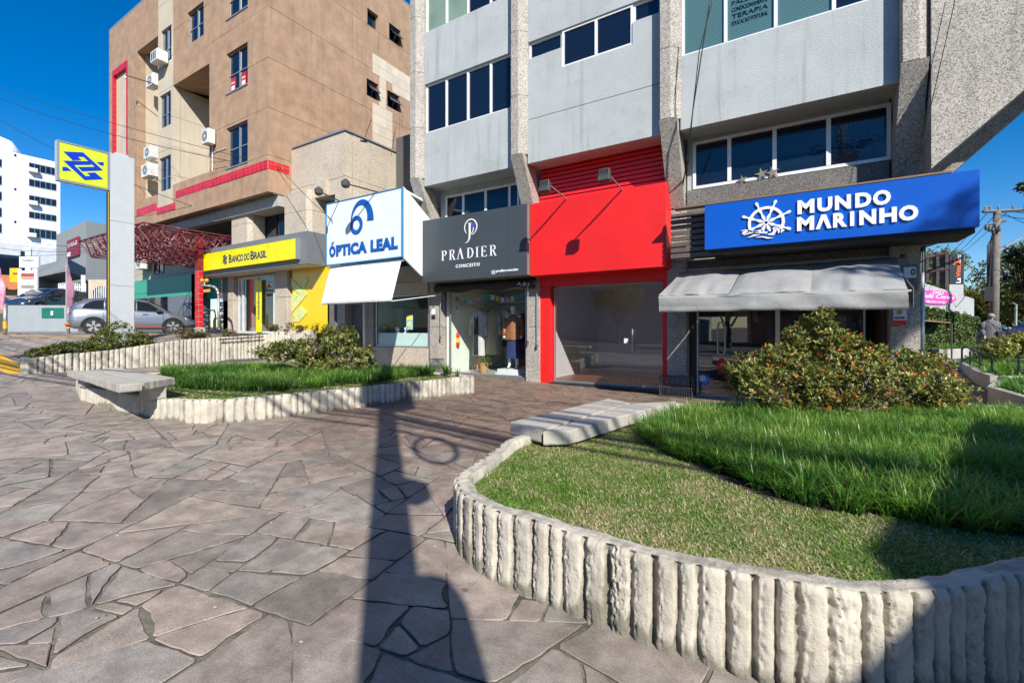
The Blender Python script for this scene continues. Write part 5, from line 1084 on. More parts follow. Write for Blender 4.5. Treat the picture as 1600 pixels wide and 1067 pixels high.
# lower storey under the annex: granite strips, niche, white drain pipe
ON = thing("optician_shop", "granite ground floor front beside the optician window with dark niche", 'wall', (-13, 10.5, .4))
xs_ = [XY(515, 10.5), XY(528, 10.5), XY(541, 10.5), XY(566, 10.5), XY(573, 10.5), XY(586, 10.5)]
for a_, b_, y, m in ((xs_[0]+.02, xs_[1]-.01, 10.4, M_granite_dark), (xs_[1]+.0, xs_[2]-.01, 10.45, M_granite), (xs_[4], xs_[5]-.01, 10.42, M_granite)):
    MB().box(a_, b_, y, 10.9, .3, 1.62).build("block", m, ON, bevel=.006); MB().box(a_, b_, y, 10.9, 1.632, 3.0).build("block", m, ON, bevel=.006)
MB().box(xs_[2], xs_[4]-.01, 10.75, 10.95, .3, 3.0).build("niche_back", M_granite_dark, ON); MB().box(xs_[2]+.05, xs_[4]-.3, 10.45, 10.74, .4, 1.35).build("niche_block", M_granite_dark, ON, bevel=.05)
MB().box(xs_[0]+.02, -9.4, 10.38, 10.95, 3.01, 3.5).build("beam", mk("cream_beam", (.45, .42, .36), rough=.8, streak=.3), ON)
MB().tube((XY(569, 10.3), 10.3, .35), (XY(569, 10.3), 10.3, 3.1), .045, 12).build("drain_pipe", M_white, ON, smooth=True)
x0, x1 = XY(588, 10.5), XY(671, 10.5)
f = shopfront("glass_shopfront", "optician window with pale display shelf and price poster", x0, x1, .98, 2.62, [.30, .72], M_glass, fr=.04)
MB().box(x0-.05, x1+.05, 10.36, 10.62, .3, .965).build("plinth", M_beigeg, f, bevel=.006); MB().box(x0-.02, x1+.02, 10.4, 10.6, 2.63, 3.0).build("shutter_box", M_canvasw if 0 else mk("shutter_cream", (.5, .47, .4), rough=.6, streak=.2), f)
M_aqua = mk("frosted_aqua", (.55, .72, .72), rough=.35, var=.03)
DS = thing("display_counter", "pale aqua display counter inside the optician window", 'counter', ((x0+x1)/2, 10.7, .9)); MB().box(x0+.05, x1-.05, 10.54, 10.56, 1.0, 1.42).build("front", M_aqua, DS); MB().box(x0+.05, x1-.05, 10.565, 11.0, 1.38, 1.42).build("top", M_white, DS)
MB().box(x0+.05, x0+.45, 11.25, 11.3, 1.0, 2.3).build("mirror", mk("teal_panel", (.12, .3, .33), rough=.3), DS); MB().box(x0+.8, x1-.1, 11.4, 11.45, 1.3, 2.3).build("dark_screen", M_dark, DS)
PO = thing("price_poster", "small yellow and blue price poster on the optician glass", 'poster', (XY(640, 10.45), 10.48, 1.7)); p = pY(640, 505, 10.485); MB().box(p.x-.14, p.x+.14, 10.482, 10.488, 1.53, 1.98).build("sheet", paint("poster_blue", (.25, .5, .65)), PO)
text(PO, "49,", paint("poster_yellow", (.85, .7, .03)), p.x-.11, p.x+.11, 1.58, 1.78, 10.482, .003, bold=.03); MB().box(p.x-.12, p.x+.12, 10.478, 10.482, 1.84, 1.94).build("band", MATS["poster_yellow"], PO)
rs = random.Random(5)
for i, (px, c, lab) in enumerate(((603, (.5, .05, .3), "stack of bright glasses cases on the optician counter"), (621, (.8, .8, .8), "white display head on the optician counter"), (635, (.75, .75, .78), "small white display stand on the optician counter"))):
    p = pY(px, 530, 10.8); t = thing("display_item", lab, 'display', (p.x, 10.8, 1.42))
    if i == 0:
        for j, cc_ in enumerate(((.5, .05, .3), (.03, .3, .3), (.75, .6, .03))): MB().box(p.x-.09, p.x+.09, 10.72, 10.86, 1.42+j*.075, 1.42+j*.075+.07).build("case", paint("case_%d" % j, cc_), t, bevel=.01)
    else: MB().lathe((p.x, 10.8, 1.42), [(.08, 0), (.09, .02), (.03, .05), (.07, .1), (.075, .16), (.03, .2)], 12).build("head", paint("disp_white", (.75, .75, .75)), t, smooth=True)
# ================================================================ FASHION SHOP CONTENTS
def garment(name, label, cx, cy, z0, z1, wsh, whem, mat, open_=False, inner=None, sleeves=True, group=None, stand=True, rz=0.):
    """a coat on a hanger or stand: shaped shell with shoulders, sleeves and hem folds"""
    t = thing(name, label, 'coat', (cx, cy, z0), rz, group=group); H = z1-z0; n = 28; rows = []; prof = [(0, whem), (.3, whem*.92), (.6, wsh*.86), (.85, wsh), (.95, wsh*.92), (1., wsh*.3)]
    hs_ = np.linspace(0, 1, 14); V = []
    for h in hs_:
        wv_ = np.interp(h, [q[0] for q in prof], [q[1] for q in prof])
        for k in range(n): a_ = 2*math.pi*k/n; fold = 1 + .06*math.sin(a_*7 + h*2)*(1-h); V.append((math.cos(a_)*wv_/2*fold, math.sin(a_)*wv_*.30*fold, h*H))
    fs = [(j*n+k, j*n+(k+1)%n, (j+1)*n+(k+1)%n, (j+1)*n+k) for j in range(len(hs_)-1) for k in range(n)]
    MB().add(V, fs).build("body", mat, t, smooth=True, local=True)
    if sleeves:
        for s_ in (-1, 1): MB().path([(s_*wsh*.44, 0, H*.93), (s_*wsh*.60, -.02, H*.72), (s_*wsh*.66, -.03, H*.45)], [wsh*.14, wsh*.125, wsh*.11], 10).build("sleeve", mat, t, smooth=True, local=True)
    if inner: MB().prism([(-wsh*.2, H*.02), (wsh*.2, H*.02), (wsh*.16, H*.9), (0, H*.8), (-wsh*.16, H*.9)], -wsh*.34, -wsh*.31).build("inner_layer", inner, t, local=True)
    MB().path([(0, 0, H), (0, 0, H+.06), (.03, 0, H+.1)], .006, 5).build("hanger_hook", M_steel, t, local=True); return t
def fab(name, c): return paint(name, c, rough=.9, var=.15, scale=14, bump=.3, bscale=50)
p = pY(742, 500, 11.3)
def gpx(px, y): return XY(px, y)
t = garment("dress_stand", "pale open cardigan over a black dress on a stand", gpx(748, 11.2), 11.2, .75, 2.1, .44, .42, fab("cream_knit", (.55, .53, .5)), inner=fab("black_wool", (.02, .02, .025)))
MB().tube((0, 0, -.42), (0, 0, .1), .015, 6).build("pole", paint("copper", (.35, .12, .05)), t, local=True)
for k in range(3): a_ = k*2.1; MB().tube((0, 0, -.35), (math.cos(a_)*.18, math.sin(a_)*.18, -.46), .012, 6).build("foot", MATS["copper"], t, local=True)
garment("long_coat", "long beige belted coat hanging on the rail", gpx(770, 11.9), 11.9, .75, 2.15, .46, .5, fab("beige_coat", (.42, .38, .3)))
garment("long_coat", "pale blue shirt hanging on the rail beside the beige coat", gpx(781, 12.2), 12.2, 1.2, 2.15, .4, .4, fab("pale_blue", (.4, .45, .55)))
garment("long_coat", "white blouse hanging on the rail behind the mannequin", gpx(789, 12.2), 12.2, 1.2, 2.15, .4, .4, fab("white_cotton", (.6, .6, .6)))
garment("long_coat", "white and burgundy outfit at the right edge of the fashion shop window", gpx(817, 11.3), 11.3, .5, 2.0, .4, .45, fab("burgundy", (.12, .01, .03)))
for px, y, c, lab in ((757, 12.2, (.5, .5, .48), "ivory blouse hanging left of the beige coat"), (764, 12.3, (.03, .03, .035), "black dress hanging behind the beige coat"), (793, 12.3, (.16, .05, .06), "wine coloured dress on the rail behind the mannequin"), (811, 12.0, (.4, .36, .34), "taupe cardigan on the rail right of the mannequin")): garment("long_coat", lab, gpx(px, y), y, 1.0, 2.15, .36, .38, fab("g_%d" % px, c))
RL = thing("clothes_rail", "white wall rail carrying the coats in the fashion shop", 'clothes rail', (-7.2, 12.4, 2.2)); MB().tube((-8.1, 12.2, 2.25), (-6.1, 12.2, 2.25), .015, 6).build("bar", M_white, RL); MB().box(-8.1, -6.1, 12.2, 12.5, 2.38, 2.41).build("shelf", M_white, RL)
def skin_fig(name, verts, edges, radii, mat, parent, sub=2, local=True):
    me = bpy.data.meshes.new(name); me.from_pydata(verts, edges, []); o = bpy.data.objects.new(name, me); COL.objects.link(o)
    o.modifiers.new("skin", 'SKIN'); me.skin_vertices[0].data[0].use_root = True
    for i, r in enumerate(radii): me.skin_vertices[0].data[i].radius = (r, r) if not isinstance(r, tuple) else r
    m_ = o.modifiers.new("sub", 'SUBSURF'); m_.levels = sub; m_.render_levels = sub; me.materials.append(mat); 
    dg = bpy.context.evaluated_depsgraph_get(); me2 = bpy.data.meshes.new_from_object(o.evaluated_get(dg)); bpy.data.objects.remove(o); me2.name = name
    me2.polygons.foreach_set('use_smooth', [True]*len(me2.polygons)); me2.materials.clear(); me2.materials.append(mat)
    o = bpy.data.objects.new(name, me2); COL.objects.link(o)
    if parent: o.parent = parent; ORG[o.name] = ORG[parent.name]
    return o
def figure(parent, mat, H=1.75, step=.0, arm=.0, heads=True, name="body"):
    """one continuous figure facing -Y: pelvis root, legs, spine, arms with hands"""
    s = H/1.75
    V = [(0,0,.95),(0,0,1.15),(0,.01,1.38),(0,0,1.5),(0,-.01,1.58),(0,-.015,1.68),(0,-.01,1.745),
         (.19,.01,1.43),(.23,.02+arm*.5,1.16),(.24,-.06+arm,.93),(.245,-.09+arm,.84),(-.19,.01,1.43),(-.23,.02-arm*.5,1.16),(-.24,-.06-arm,.93),(-.245,-.09-arm,.84),
         (.1,0,.9),(.11,-step*.45,.5),(.11,-step*.7,.09),(.12,-step*.7-.13,.03),(-.1,0,.9),(-.11,step*.3,.5),(-.11,step*.75,.09),(-.12,step*.75-.13,.03)]
    E = [(0,1),(1,2),(2,3),(3,4),(4,5),(5,6),(2,7),(7,8),(8,9),(9,10),(2,11),(11,12),(12,13),(13,14),(0,15),(15,16),(16,17),(17,18),(0,19),(19,20),(20,21),(21,22)]
    R_ = [(.15,.11),(.125,.1),(.165,.11),.055,.058,(.078,.095),(.06,.075),.06,.045,.032,(.02,.04),.06,.045,.032,(.02,.04),.09,.06,.04,(.045,.03),.09,.06,.04,(.045,.03)]
    return skin_fig(name, [(a_*s, b_*s, c_*s) for a_, b_, c_ in V], E, [tuple(q*s for q in r) if isinstance(r, tuple) else r*s for r in R_], mat, parent)
mx_ = gpx(802, 11.0); MN = thing("mannequin", "white mannequin in a brown leather coat and blue skirt on a white plinth", 'mannequin', (mx_, 11.0, zP+.16), math.radians(15))
figure(MN, paint("mannequin_white", (.7, .7, .7), rough=.35), 1.78)
def shell(parent, name, mat, rows, n=24, fold=.05):
    V = []
    for (z, rx_, ry_, cy_) in rows:
        for k in range(n): a_ = 2*math.pi*k/n; f = 1 + fold*math.sin(a_*6 + z*5); V.append((math.cos(a_)*rx_*f, cy_ + math.sin(a_)*ry_*f, z))
    fs = [(j*n+k, j*n+(k+1)%n, (j+1)*n+(k+1)%n, (j+1)*n+k) for j in range(len(rows)-1) for k in range(n)]
    return MB().add(V, fs).build(name, mat, parent, smooth=True, local=True)
M_leather = paint("tan_leather", (.3, .11, .045), rough=.35, var=.2, scale=8, bump=.5, bscale=10)
shell(MN, "coat", M_leather, [(.82, .24, .19, 0), (1.05, .22, .18, 0), (1.25, .20, .17, 0), (1.42, .215, .15, .01), (1.5, .12, .11, .01), (1.53, .085, .09, 0)], fold=.03)
for s_ in (-1, 1): MB().path([(s_*.18, .01, 1.43), (s_*.245, .02, 1.16), (s_*.25, -.06, .92)], [.085, .075, .062], 10).build("sleeve", M_leather, MN, smooth=True, local=True)
shell(MN, "skirt", fab("navy_skirt", (.02, .035, .12)), [(.3, .24, .2, 0), (.6, .2, .17, 0), (.9, .18, .15, 0)], fold=.09)
PLN = thing("display_plinth", "low white plinth under the mannequin", 'plinth', (mx_, 11, zP)); MB().box(mx_-.42, mx_+.35, 10.7, 11.35, zP, zP+.05).build("base", M_white, PLN); MB().box(mx_-.38, mx_+.31, 10.74, 11.3, zP+.05, zP+.155).build("top", M_white, PLN, bevel=.01)
FE = thing("fire_extinguisher", "red fire extinguisher with yellow labels on the pale green shop wall", 'fire extinguisher', (gpx(714, 10.95), 10.95, 1.15)); ex = gpx(715, 10.95)
MB().lathe((ex, 10.95, 1.0), [(.05, 0), (.06, .02), (.06, .36), (.045, .42), (.02, .45)], 14).build("cylinder", paint("ext_red", (.6, .02, .015), rough=.3), FE, smooth=True); MB().lathe((ex, 10.95, 1.14), [(.0615, 0), (.0615, .14)], 14).build("label", paint("ext_yellow", (.7, .5, .05)), FE); MB().path([(ex, 10.95, 1.46), (ex-.07, 10.95, 1.5), (ex-.1, 10.95, 1.35), (ex-.09, 10.95, 1.2)], .01, 6).build("hose", M_black, FE)
for k, (px, py) in enumerate(((713, 483), (730, 490))):
    p = pY(px, py, 10.9 if k == 0 else 12.0); t = thing("safety_sign", ("small red square safety sign above the extinguisher", "small red and white safety sign deeper in the fashion shop")[k], 'sign', p); MB().box(p.x-.06, p.x+.06, p.y-.005, p.y+.005, p.z-.08, p.z+.08).build("board", M_letter, t); MB().box(p.x-.05, p.x+.05, p.y-.008, p.y-.005, p.z-.03, p.z+.07).build("symbol", MATS["ext_red"], t)
BU = thing("bunting", "string of coloured paper flags across the fashion shop window", 'bunting', (-7.4, 10.75, 2.4)); xa, xb = gpx(711, 10.75), gpx(820, 10.75); cl = [(.3, .2, .5), (.6, .3, .4), (.04, .4, .25), (.6, .35, .45), (.4, .35, .6), (.6, .3, .5), (.05, .3, .6), (.04, .35, .2), (.6, .6, .65), (.6, .5, .05), (.6, .6, .65), (.7, .2, .35), (.3, .5, .6), (.03, .35, .25), (.05, .2, .5)]
pts = []
for k, c in enumerate(cl):
    f = (k+.5)/len(cl); x = xa + (xb-xa)*f; z = 2.52 - .10*math.sin(f*math.pi*2)**2; pts.append((x, 10.75, z+.0)); MB().prism([(x-.06, z), (x-.06, z-.15), (x, z-.11), (x+.06, z-.15), (x+.06, z)], 10.748, 10.752).build("flag", paint("flag_%d" % k, c, rough=.8), BU)
MB().path([(xa-.1, 10.75, 2.46)] + pts + [(xb+.1, 10.75, 2.46)], .004, 4).build("string", M_letter, BU)
BK = thing("wicker_basket", "wicker plant basket with trailing leaves on the fashion shop floor", 'basket', (gpx(756, 10.9), 10.9, zP)); bx_ = gpx(756, 10.9); MB().lathe((bx_, 10.9, zP), [(.1, 0), (.12, .05), (.14, .28), (.13, .29)], 16).build("basket", paint("wicker", (.4, .24, .1), rough=.9, bump=1., bscale=40), BK)
r_ = np.random.default_rng(4); B_ = np.array([[bx_, 10.9, zP+.33]]) + r_.normal(0, [.14, .08, .05], (90, 3)); V, Fc = leaf_mesh(B_, unit(r_.normal(size=(90, 3)) + [0, 0, .3]), unit(r_.normal(size=(90, 3)) + [0, 0, 1]), np.full(90, .09), np.full(90, .035)); o = npmesh("leaves", V, Fc, M_azalea, rnd=np.repeat(r_.random(90)*.5, 2), parent=BK)
ST = thing("copper_stool", "small curled copper stand on the fashion shop floor", 'stand', (gpx(742, 10.9), 10.9, zP)); sx_ = gpx(743, 10.9)
for k in range(3): MB().path([(sx_-.08+.08*k+.04*math.cos(q), 10.9, zP+.12+.05*k+.05*math.sin(q)) for q in np.linspace(0, 6.2, 10)], .009, 5).build("curl", MATS["copper"], ST)
# dark shop: jackets, shelves
jk = [(1106, .45, (.03, .04, .07)), (1135, .5, (.015, .015, .018)), (1148, .4, (.35, .36, .4)), (1158, .5, (.26, .2, .14)), (1180, .5, (.07, .012, .015)), (1196, .45, (.05, .05, .06)), (1240, .55, (.02, .02, .022)), (1290, .5, (.1, .07, .05)), (1325, .45, (.06, .06, .07))]
nm = ["dark blue denim jacket at the left of the dark shop window", "black jacket behind the dark shop door", "pale grey sleeve jacket beside the door in the dark shop", "beige jacket on the upper rail of the dark shop", "dark red sweater in the dark shop window", "charcoal top beside the dark red sweater", "black shirt display behind the tall shrub sprig", "brown jacket in the right half of the dark shop", "grey jacket at the far right of the dark shop"]
for (px, wd, c), lab in zip(jk, nm): garment("jacket", lab, gpx(px, 11.0 + .12*(px % 3)), 11.0 + .12*(px % 3), 1.25, 2.25, wd*.85, wd*.8, fab("jk_%d" % px, c))
SH = thing("shoe_shelf", "low glass shelf unit at the left of the dark shop", 'shelf', (gpx(1105, 10.8), 10.8, zM)); a_, b_ = gpx(1094, 10.8), gpx(1113, 10.8)
for k in range(4): MB().box(a_, b_, 10.65, 11.0, zM+.28*k+.05, zM+.28*k+.07).build("shelf", M_white, SH)
for k in range(3):
    t = MB().box(a_+.04, b_-.05, 10.75, 10.95, zM+.28*k+.072, zM+.28*k+.16).build("shoe_box", fab("sb_%d" % k, ((.3, .25, .2), (.15, .15, .17), (.35, .2, .1))[k])); tag(t, ("brown box on the low shelf of the dark shop", "dark grey box on the middle shelf of the dark shop", "tan box on the upper shelf of the dark shop")[k], 'box')
RB_ = thing("round_badge", "blue round sticker at the bottom left of the dark shop glass", 'sticker', (gpx(1099, 10.49), 10.49, .3)); p = pY(1098, 597, 10.49); MB().lathe((p.x, 10.488, p.z+.06), [(.13, -.006), (.13, .006)], 18, 'Y').build("disc", paint("badge_blue", (.02, .12, .5)), RB_); MB().lathe((p.x, 10.482, p.z+.08), [(.07, -.005), (.07, .004)], 14, 'Y').build("face", paint("badge_white", (.7, .68, .6)), RB_)
# wire bins by the piers
def wirebin(name, label, x0, x1, y0, y1, z0, h):
    t = thing(name, label, 'wire basket', ((x0+x1)/2, (y0+y1)/2, z0)); mb = MB(); nx_ = max(4, int((x1-x0)/.045))
    for i in range(nx_+1):
        x = x0+(x1-x0)*i/nx_
        for y in (y0, y1): mb.tube((x, y, z0), (x, y, z0+h), .006, 4)
    for y in np.linspace(y0, y1, 4)[1:-1]:
        for x in (x0, x1): mb.tube((x, y, z0), (x, y, z0+h), .006, 4)
    mb.build("wires", M_steel if 0 else mk_spot, t); mb = MB()
    for z in (z0+.03, z0+h*.5, z0+h): mb.path([(x0, y0, z), (x1, y0, z), (x1, y1, z), (x0, y1, z), (x0, y0, z)], .009, 5)
    mb.build("hoops", mk_spot, t); mb = MB()
    for i in range(4): x = x0+(x1-x0)*(.2+.18*i); mb.box(x, x+.04, y0-.015, y0-.005, z0+h*.72, z0+h*.8)
    mb.build("lettering", paint("bin_blue", (.03, .2, .5)), t)
wirebin("wire_bin", "small wire waste basket at the granite pier left of the fashion shop", XY(674, 10.1), XY(691, 10.1), 10.0, 10.2, gz(-9, 10)+.0, .42)
wirebin("wire_bin", "wide wire waste basket at the pier between the red shop and the dark shop", XY(1031, 9.95), XY(1081, 9.95), 9.9, 10.2, gz(-2.2, 10), .43)
for px, py in ((676, 488), (678, 497)): pass
PQ = thing("pier_stickers", "small black and white stickers on the granite pier beside the optician", 'sticker', (-9.3, 10.24, 1.8)); p = pY(677, 490, 10.24); MB().box(p.x-.07, p.x+.07, 10.236, 10.246, p.z-.02, p.z+.14).build("sheet", M_letter, PQ); MB().box(p.x-.07, p.x+.07, 10.236, 10.246, p.z-.16, p.z-.05).build("sheet", M_black, PQ)
# ================================================================ BROWN BUILDING
M_tan = mk("brown_render", (.37, .24, .155), rough=.9, var=.2, scale=2.2, bump=.7, bscale=40, stain=.25, streak=.5, stcol=(.15, .105, .075)); M_cream = mk("cream_render", (.52, .45, .35), rough=.9, var=.1, scale=.8, bump=.6, bscale=45, streak=.45, stcol=(.3, .25, .19), stain=.15)
M_rtile = mk("red_glazed_tile", (.6, .012, .02), rough=.2, var=.08, scale=4, rv=.15, spec=.6); M_ctile = mk("cream_tile", (.6, .52, .41), rough=.5, var=.05, rv=.08)
YT, XT = 9.6, -16.6; ZR = 17.8
TB = thing("brown_building", "tall brown rendered office building with red tile bands and recessed bays", 'building', (-24, 9.6, 1.4))
def zt(px, py): return pY(px, py, YT).z
uX = lambda px: XY(px, YT)
XL, A0, A1, Bx, C0, C1 = uX(170.5), uX(214), uX(247), uX(270.5), uX(270.5), uX(327)
z_par, z_st = 8.1, 7.66
jz = [6.63, 8.0, 9.75, 11.6, 13.5, 15.4, ZR]
# window openings on the front, main brown part
def wrect(x0p, x1p, yt0, yt1, yb0, yb1):
    return (uX(x0p), uX(x1p), (zt(x0p, yb0)+zt(x1p, yb1))/2, (zt(x0p, yt0)+zt(x1p, yt1))/2)
W1 = wrect(354, 387, 204, 184, 265, 251); W2 = wrect(357, 389, 82, 60, 146, 130)
wz = [(W1[2], W1[3]), (W2[2], W2[3])]; stp = W2[2]-W1[2]
front_w = [(W1[0], W1[1], wz[0][0]+k*stp, wz[0][1]+k*stp) for k in range(4)]
W3 = wrect(293, 318, 20, 3, 71, 55)
front_w2 = [(W3[0], W3[1], W3[2]+k*stp, W3[3]+k*stp) for k in (0, )]
holes = front_w + front_w2
panels(TB, 'Y', [C1, (C1+XT)/2-.2, XT], jz + [ZR+.0] if False else jz, YT, YT+.35, M_tan, holes=holes, gap=.014)
for h in front_w + [W3]: window(TB, 'Y', h[0], h[1], h[2], h[3], YT+.09, -1, [.52], .045, rows=(.46,), fm=M_alu)
for h in front_w: MB().box(h[0]-.03, h[1]+.03, YT-.03, YT+.3, h[2]-.05, h[2]-.002).build("window_sill", M_alu, TB)
# red real-estate posters inside one window
for k in (0, 1):
    h = front_w[1]; x = h[0] + (h[1]-h[0])*(.08+.5*k); t = MB().box(x, x+.36, YT+.10, YT+.112, h[2]+.1, h[2]+.62).build("window_poster", paint("poster_red", (.5, .02, .03)), TB); MB().box(x+.06, x+.3, YT+.096, YT+.099, h[2]+.14, h[2]+.3).build("print", M_letter, t)
    text(t, "ALUGA", M_letter, x+.05, x+.31, h[2]+.38, h[2]+.46, YT+.099, .003, bold=.02)
# left brown part with red framed recess
fx0, fx1 = uX(176), uX(199.5); zf = (zt(176, 112)+zt(199.5, 94))/2
jzl = [6.63, 9.7, 12.8, 15.4, ZR]
panels(TB, 'Y', [XL, A0], jzl, YT, YT+.35, M_tan, holes=[(fx0, fx1, 6.0, zf)], gap=.014); MB().box(fx0, fx1, YT+.12, YT+.3, 6.7, zf-.0).build("recess_panel", M_cream, TB)
fw = .16; n = int((zf-6.7)/.32)
for k in range(n):
    z0 = zf - .32*(k+1)
    for a_ in (fx0, fx1-fw):
        mb = MB(); mb.av = random.random(); mb.box(a_+.005, a_+fw-.005, YT-.02, YT+.13, z0+.01, z0+.31); mb.build("tile", M_rtile, TB)
for k in range(6):
    x = fx0+fw + (fx1-fx0-2*fw)*k/6; mb = MB(); mb.av = random.random(); mb.box(x+.006, x+(fx1-fx0-2*fw)/6-.006, YT-.02, YT+.13, zf-.31, zf-.002); mb.build("tile", M_rtile, TB)
# slot A (recess), cream bay, slot B (recess)
zA, zB_ = (zt(214, 82)+zt(247, 56))/2, (zt(272, 135)+zt(327, 98))/2
panels(TB, 'Y', [A0, A1], [zA, ZR], YT+.002, YT+.35, M_tan); panels(TB, 'Y', [C0, C1], [zB_, 15.2, ZR], YT+.002, YT+.35, M_tan, gap=.014, holes=[W3])
bw = [wrect(252, 268, 52, 36, 104, 92), wrect(250, 267, 152, 140, 203, 194), wrect(249, 267, 250, 240, 302, 294)]
panels(TB, 'Y', [A1+.01, Bx-.0], [7.0, 8.6, 9.9, 11.3, 12.7, 14.1, 15.5, 16.8, ZR], YT-.003, YT+.3, M_cream, holes=bw, gap=.014)
for h in bw: window(TB, 'Y', h[0], h[1], h[2], h[3], YT+.06, -1, [.5], .04, rows=(.4,), fm=M_alu)
zc_ = [6.8, 8.6, 9.9, 11.3, 12.7, 14.1, 15.5, 16.8, ZR]
panels(TB, 'X', [YT+.305, 11.45], zc_[:5], Bx-.3, Bx-.003, M_cream, gap=.014)                      # right cheek of the bay seen in slot B
panels(TB, 'Y', [A0+.01, A1-.01], zc_, 10.9, 11.1, M_cream, gap=.014); panels(TB, 'Y', [Bx, C1-.3], zc_[:6], 11.5, 11.7, M_cream, holes=[(C1-1.0, C1-.35, 9.3, 11.4), (C1-1.0, C1-.35, 7.0, 8.6)], gap=.014)
window(TB, 'Y', C1-1.0, C1-.35, 9.35, 11.35, 11.6, -1, [], .05, rows=(.5,), fm=M_black)
panels(TB, 'X', [YT+.36, 11.4], zc_, C1+.002, C1+.25, M_tan); panels(TB, 'X', [YT+.36, 10.9], zc_, A1+.0, A1+.25, M_cream); MB().box(A0-.2, A0, YT+.36, 11, 6.7, ZR).build("cheek", M_cream, TB)
# sloping soffits under the fascias of both slots
MB().prism([(YT+.355, zA), (10.9, zA+1.2), (10.9, zA+1.5), (YT+.355, zA+1.5)], A0+.01, A1-.02, 'X').build("slot_soffit", M_tan, TB); MB().prism([(YT+.355, zB_), (11.5, zB_+.2), (11.5, zB_+1.9), (YT+.355, zB_+1.9)], Bx+.01, C1-.02, 'X').build("slot_soffit", M_tan, TB)
# parapets and red tile stripe (steps down under the bay)
panels(TB, 'Y', [XL, A0, A1+.01], [6.63, 7.95] if False else [6.63, 7.96], YT-.012, YT+.2, M_tan); panels(TB, 'Y', [Bx, C1], [6.63, 8.15], YT-.012, YT+.2, M_tan)
panels(TB, 'Y', [A1+.02, Bx-.01], [6.63, 6.97], YT-.012, YT+.2, M_tan)
M_groutp = mk('pale_grout', (.42, .16, .15))
def stripe(x0, x1, z0, z1, ax='Y', d=YT-.012, w0=.3):
    n = max(1, round(abs(x1-x0)/w0)); st = (x1-x0)/n; s0_ = -1 if ax == 'Y' else 1; MB().ab(ax, x0+.01, x1-.01, d+s0_*.005, d-s0_*.04, z0+.01, z1-.01).build('grout_bed', M_groutp, TB)
    for k in range(n):
        a_ = x0+st*k
        for (q0, q1) in ((z0, z0+(z1-z0)*.64), (z0+(z1-z0)*.71, z1)):
            mb = MB(); mb.av = random.random(); s_ = -1 if ax == 'Y' else 1; mb.ab(ax, a_+.013, a_+st-.013, d+s_*.012, d-s_*.05, q0, q1); mb.build("tile", M_rtile, TB)
stripe(Bx+.3, XT, 7.48, 7.80); stripe(A0, A1-.1, 7.2, 7.56); stripe(A1-.1, Bx+.3, 6.98, 7.3, d=YT-.016); stripe(YT, YX(452, XT), 7.48, 7.80, 'X', XT+.002)
# right hand side face
sw = []
for (x0, x1, a_, b_, c_, d_) in ((573, 591, 121, 134, 148, 159), (605, 624, 140, 152, 166, 176), (574, 591, 14, 24, 39, 49), (608, 626, 37, 48, 62, 74)):
    y0_, y1_ = YX(x0, XT), YX(x1, XT); zl = lambda px, py: pX(px, py, XT).z
    sw.append((y0_, y1_, (zl(x0, c_)+zl(x1, d_))/2, (zl(x0, a_)+zl(x1, b_))/2))
py_ = [YT+.002, 11.9, YX(582, XT)-.0 if False else 14.1, 16.2, 18.5]
panels(TB, 'X', py_, jz, XT-.35, XT-.0, M_tan, holes=sw, gap=.016)
for k, h in enumerate(sw):
    f = window(TB, 'X', h[0], h[1], h[2], h[3], XT-.18, 1, [], .05, fm=M_black)
    if k != 2:
        mb = MB(); z1 = h[3]-.05; mb.hexa([(XT-.1, h[0]+.05, z1-.02), (XT-.1, h[1]-.05, z1-.02), (XT+.22, h[1]-.05, z1-(h[3]-h[2])*.62), (XT+.22, h[0]+.05, z1-(h[3]-h[2])*.62), (XT-.1, h[0]+.05, z1), (XT-.1, h[1]-.05, z1), (XT+.24, h[1]-.05, z1-(h[3]-h[2])*.6), (XT+.24, h[0]+.05, z1-(h[3]-h[2])*.6)]); mb.build("sash", M_tinted, f)
# cream tile cross
def crosstiles(y0, y1, z0, z1):
    ny, nz = max(1, round((y1-y0)/.42)), max(1, round((z1-z0)/.45))
    for i in range(ny):
        for j in range(nz):
            a_, b_, c_, d_ = y0+(y1-y0)*i/ny, y0+(y1-y0)*(i+1)/ny, z0+(z1-z0)*j/nz, z0+(z1-z0)*(j+1)/nz
            if any(b_ > h[0]-.02 and a_ < h[1]+.02 and d_ > h[2]-.02 and c_ < h[3]+.02 for h in sw): continue
            mb = MB(); mb.av = random.random(); mb.box(XT-.02, XT+.012, a_+.006, b_-.006, c_+.006, d_-.006); mb.build("tile", M_ctile, TB)
ya, yb_ = YX(582, XT), YX(613, XT); crosstiles(ya, yb_, pX(582, 222, XT).z, pX(582, 83, XT).z); crosstiles(yb_, YX(637, XT)+.3, pX(620, 148, XT).z, pX(620, 108, XT).z)
MB().box(XL, XT+.0, YT+.0, 18.5, ZR, ZR+.1).build("roof", M_steel, TB); MB().box(XL+.01, XL+.3, YT+.36, 18.4, 6.7, ZR-.02).build("wall", M_tan, TB); MB().box(XL+.4, XT-.4, 11.75, 18.3, 6.7, ZR-.02).build("core", M_dark, TB)
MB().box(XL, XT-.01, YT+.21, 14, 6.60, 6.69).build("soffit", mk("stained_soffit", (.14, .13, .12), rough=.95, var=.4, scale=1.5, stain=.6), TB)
MB().box(XL, XT-.02, 10.0, 10.3, 6.2, 6.6).build("soffit_beam", M_concrete, TB)
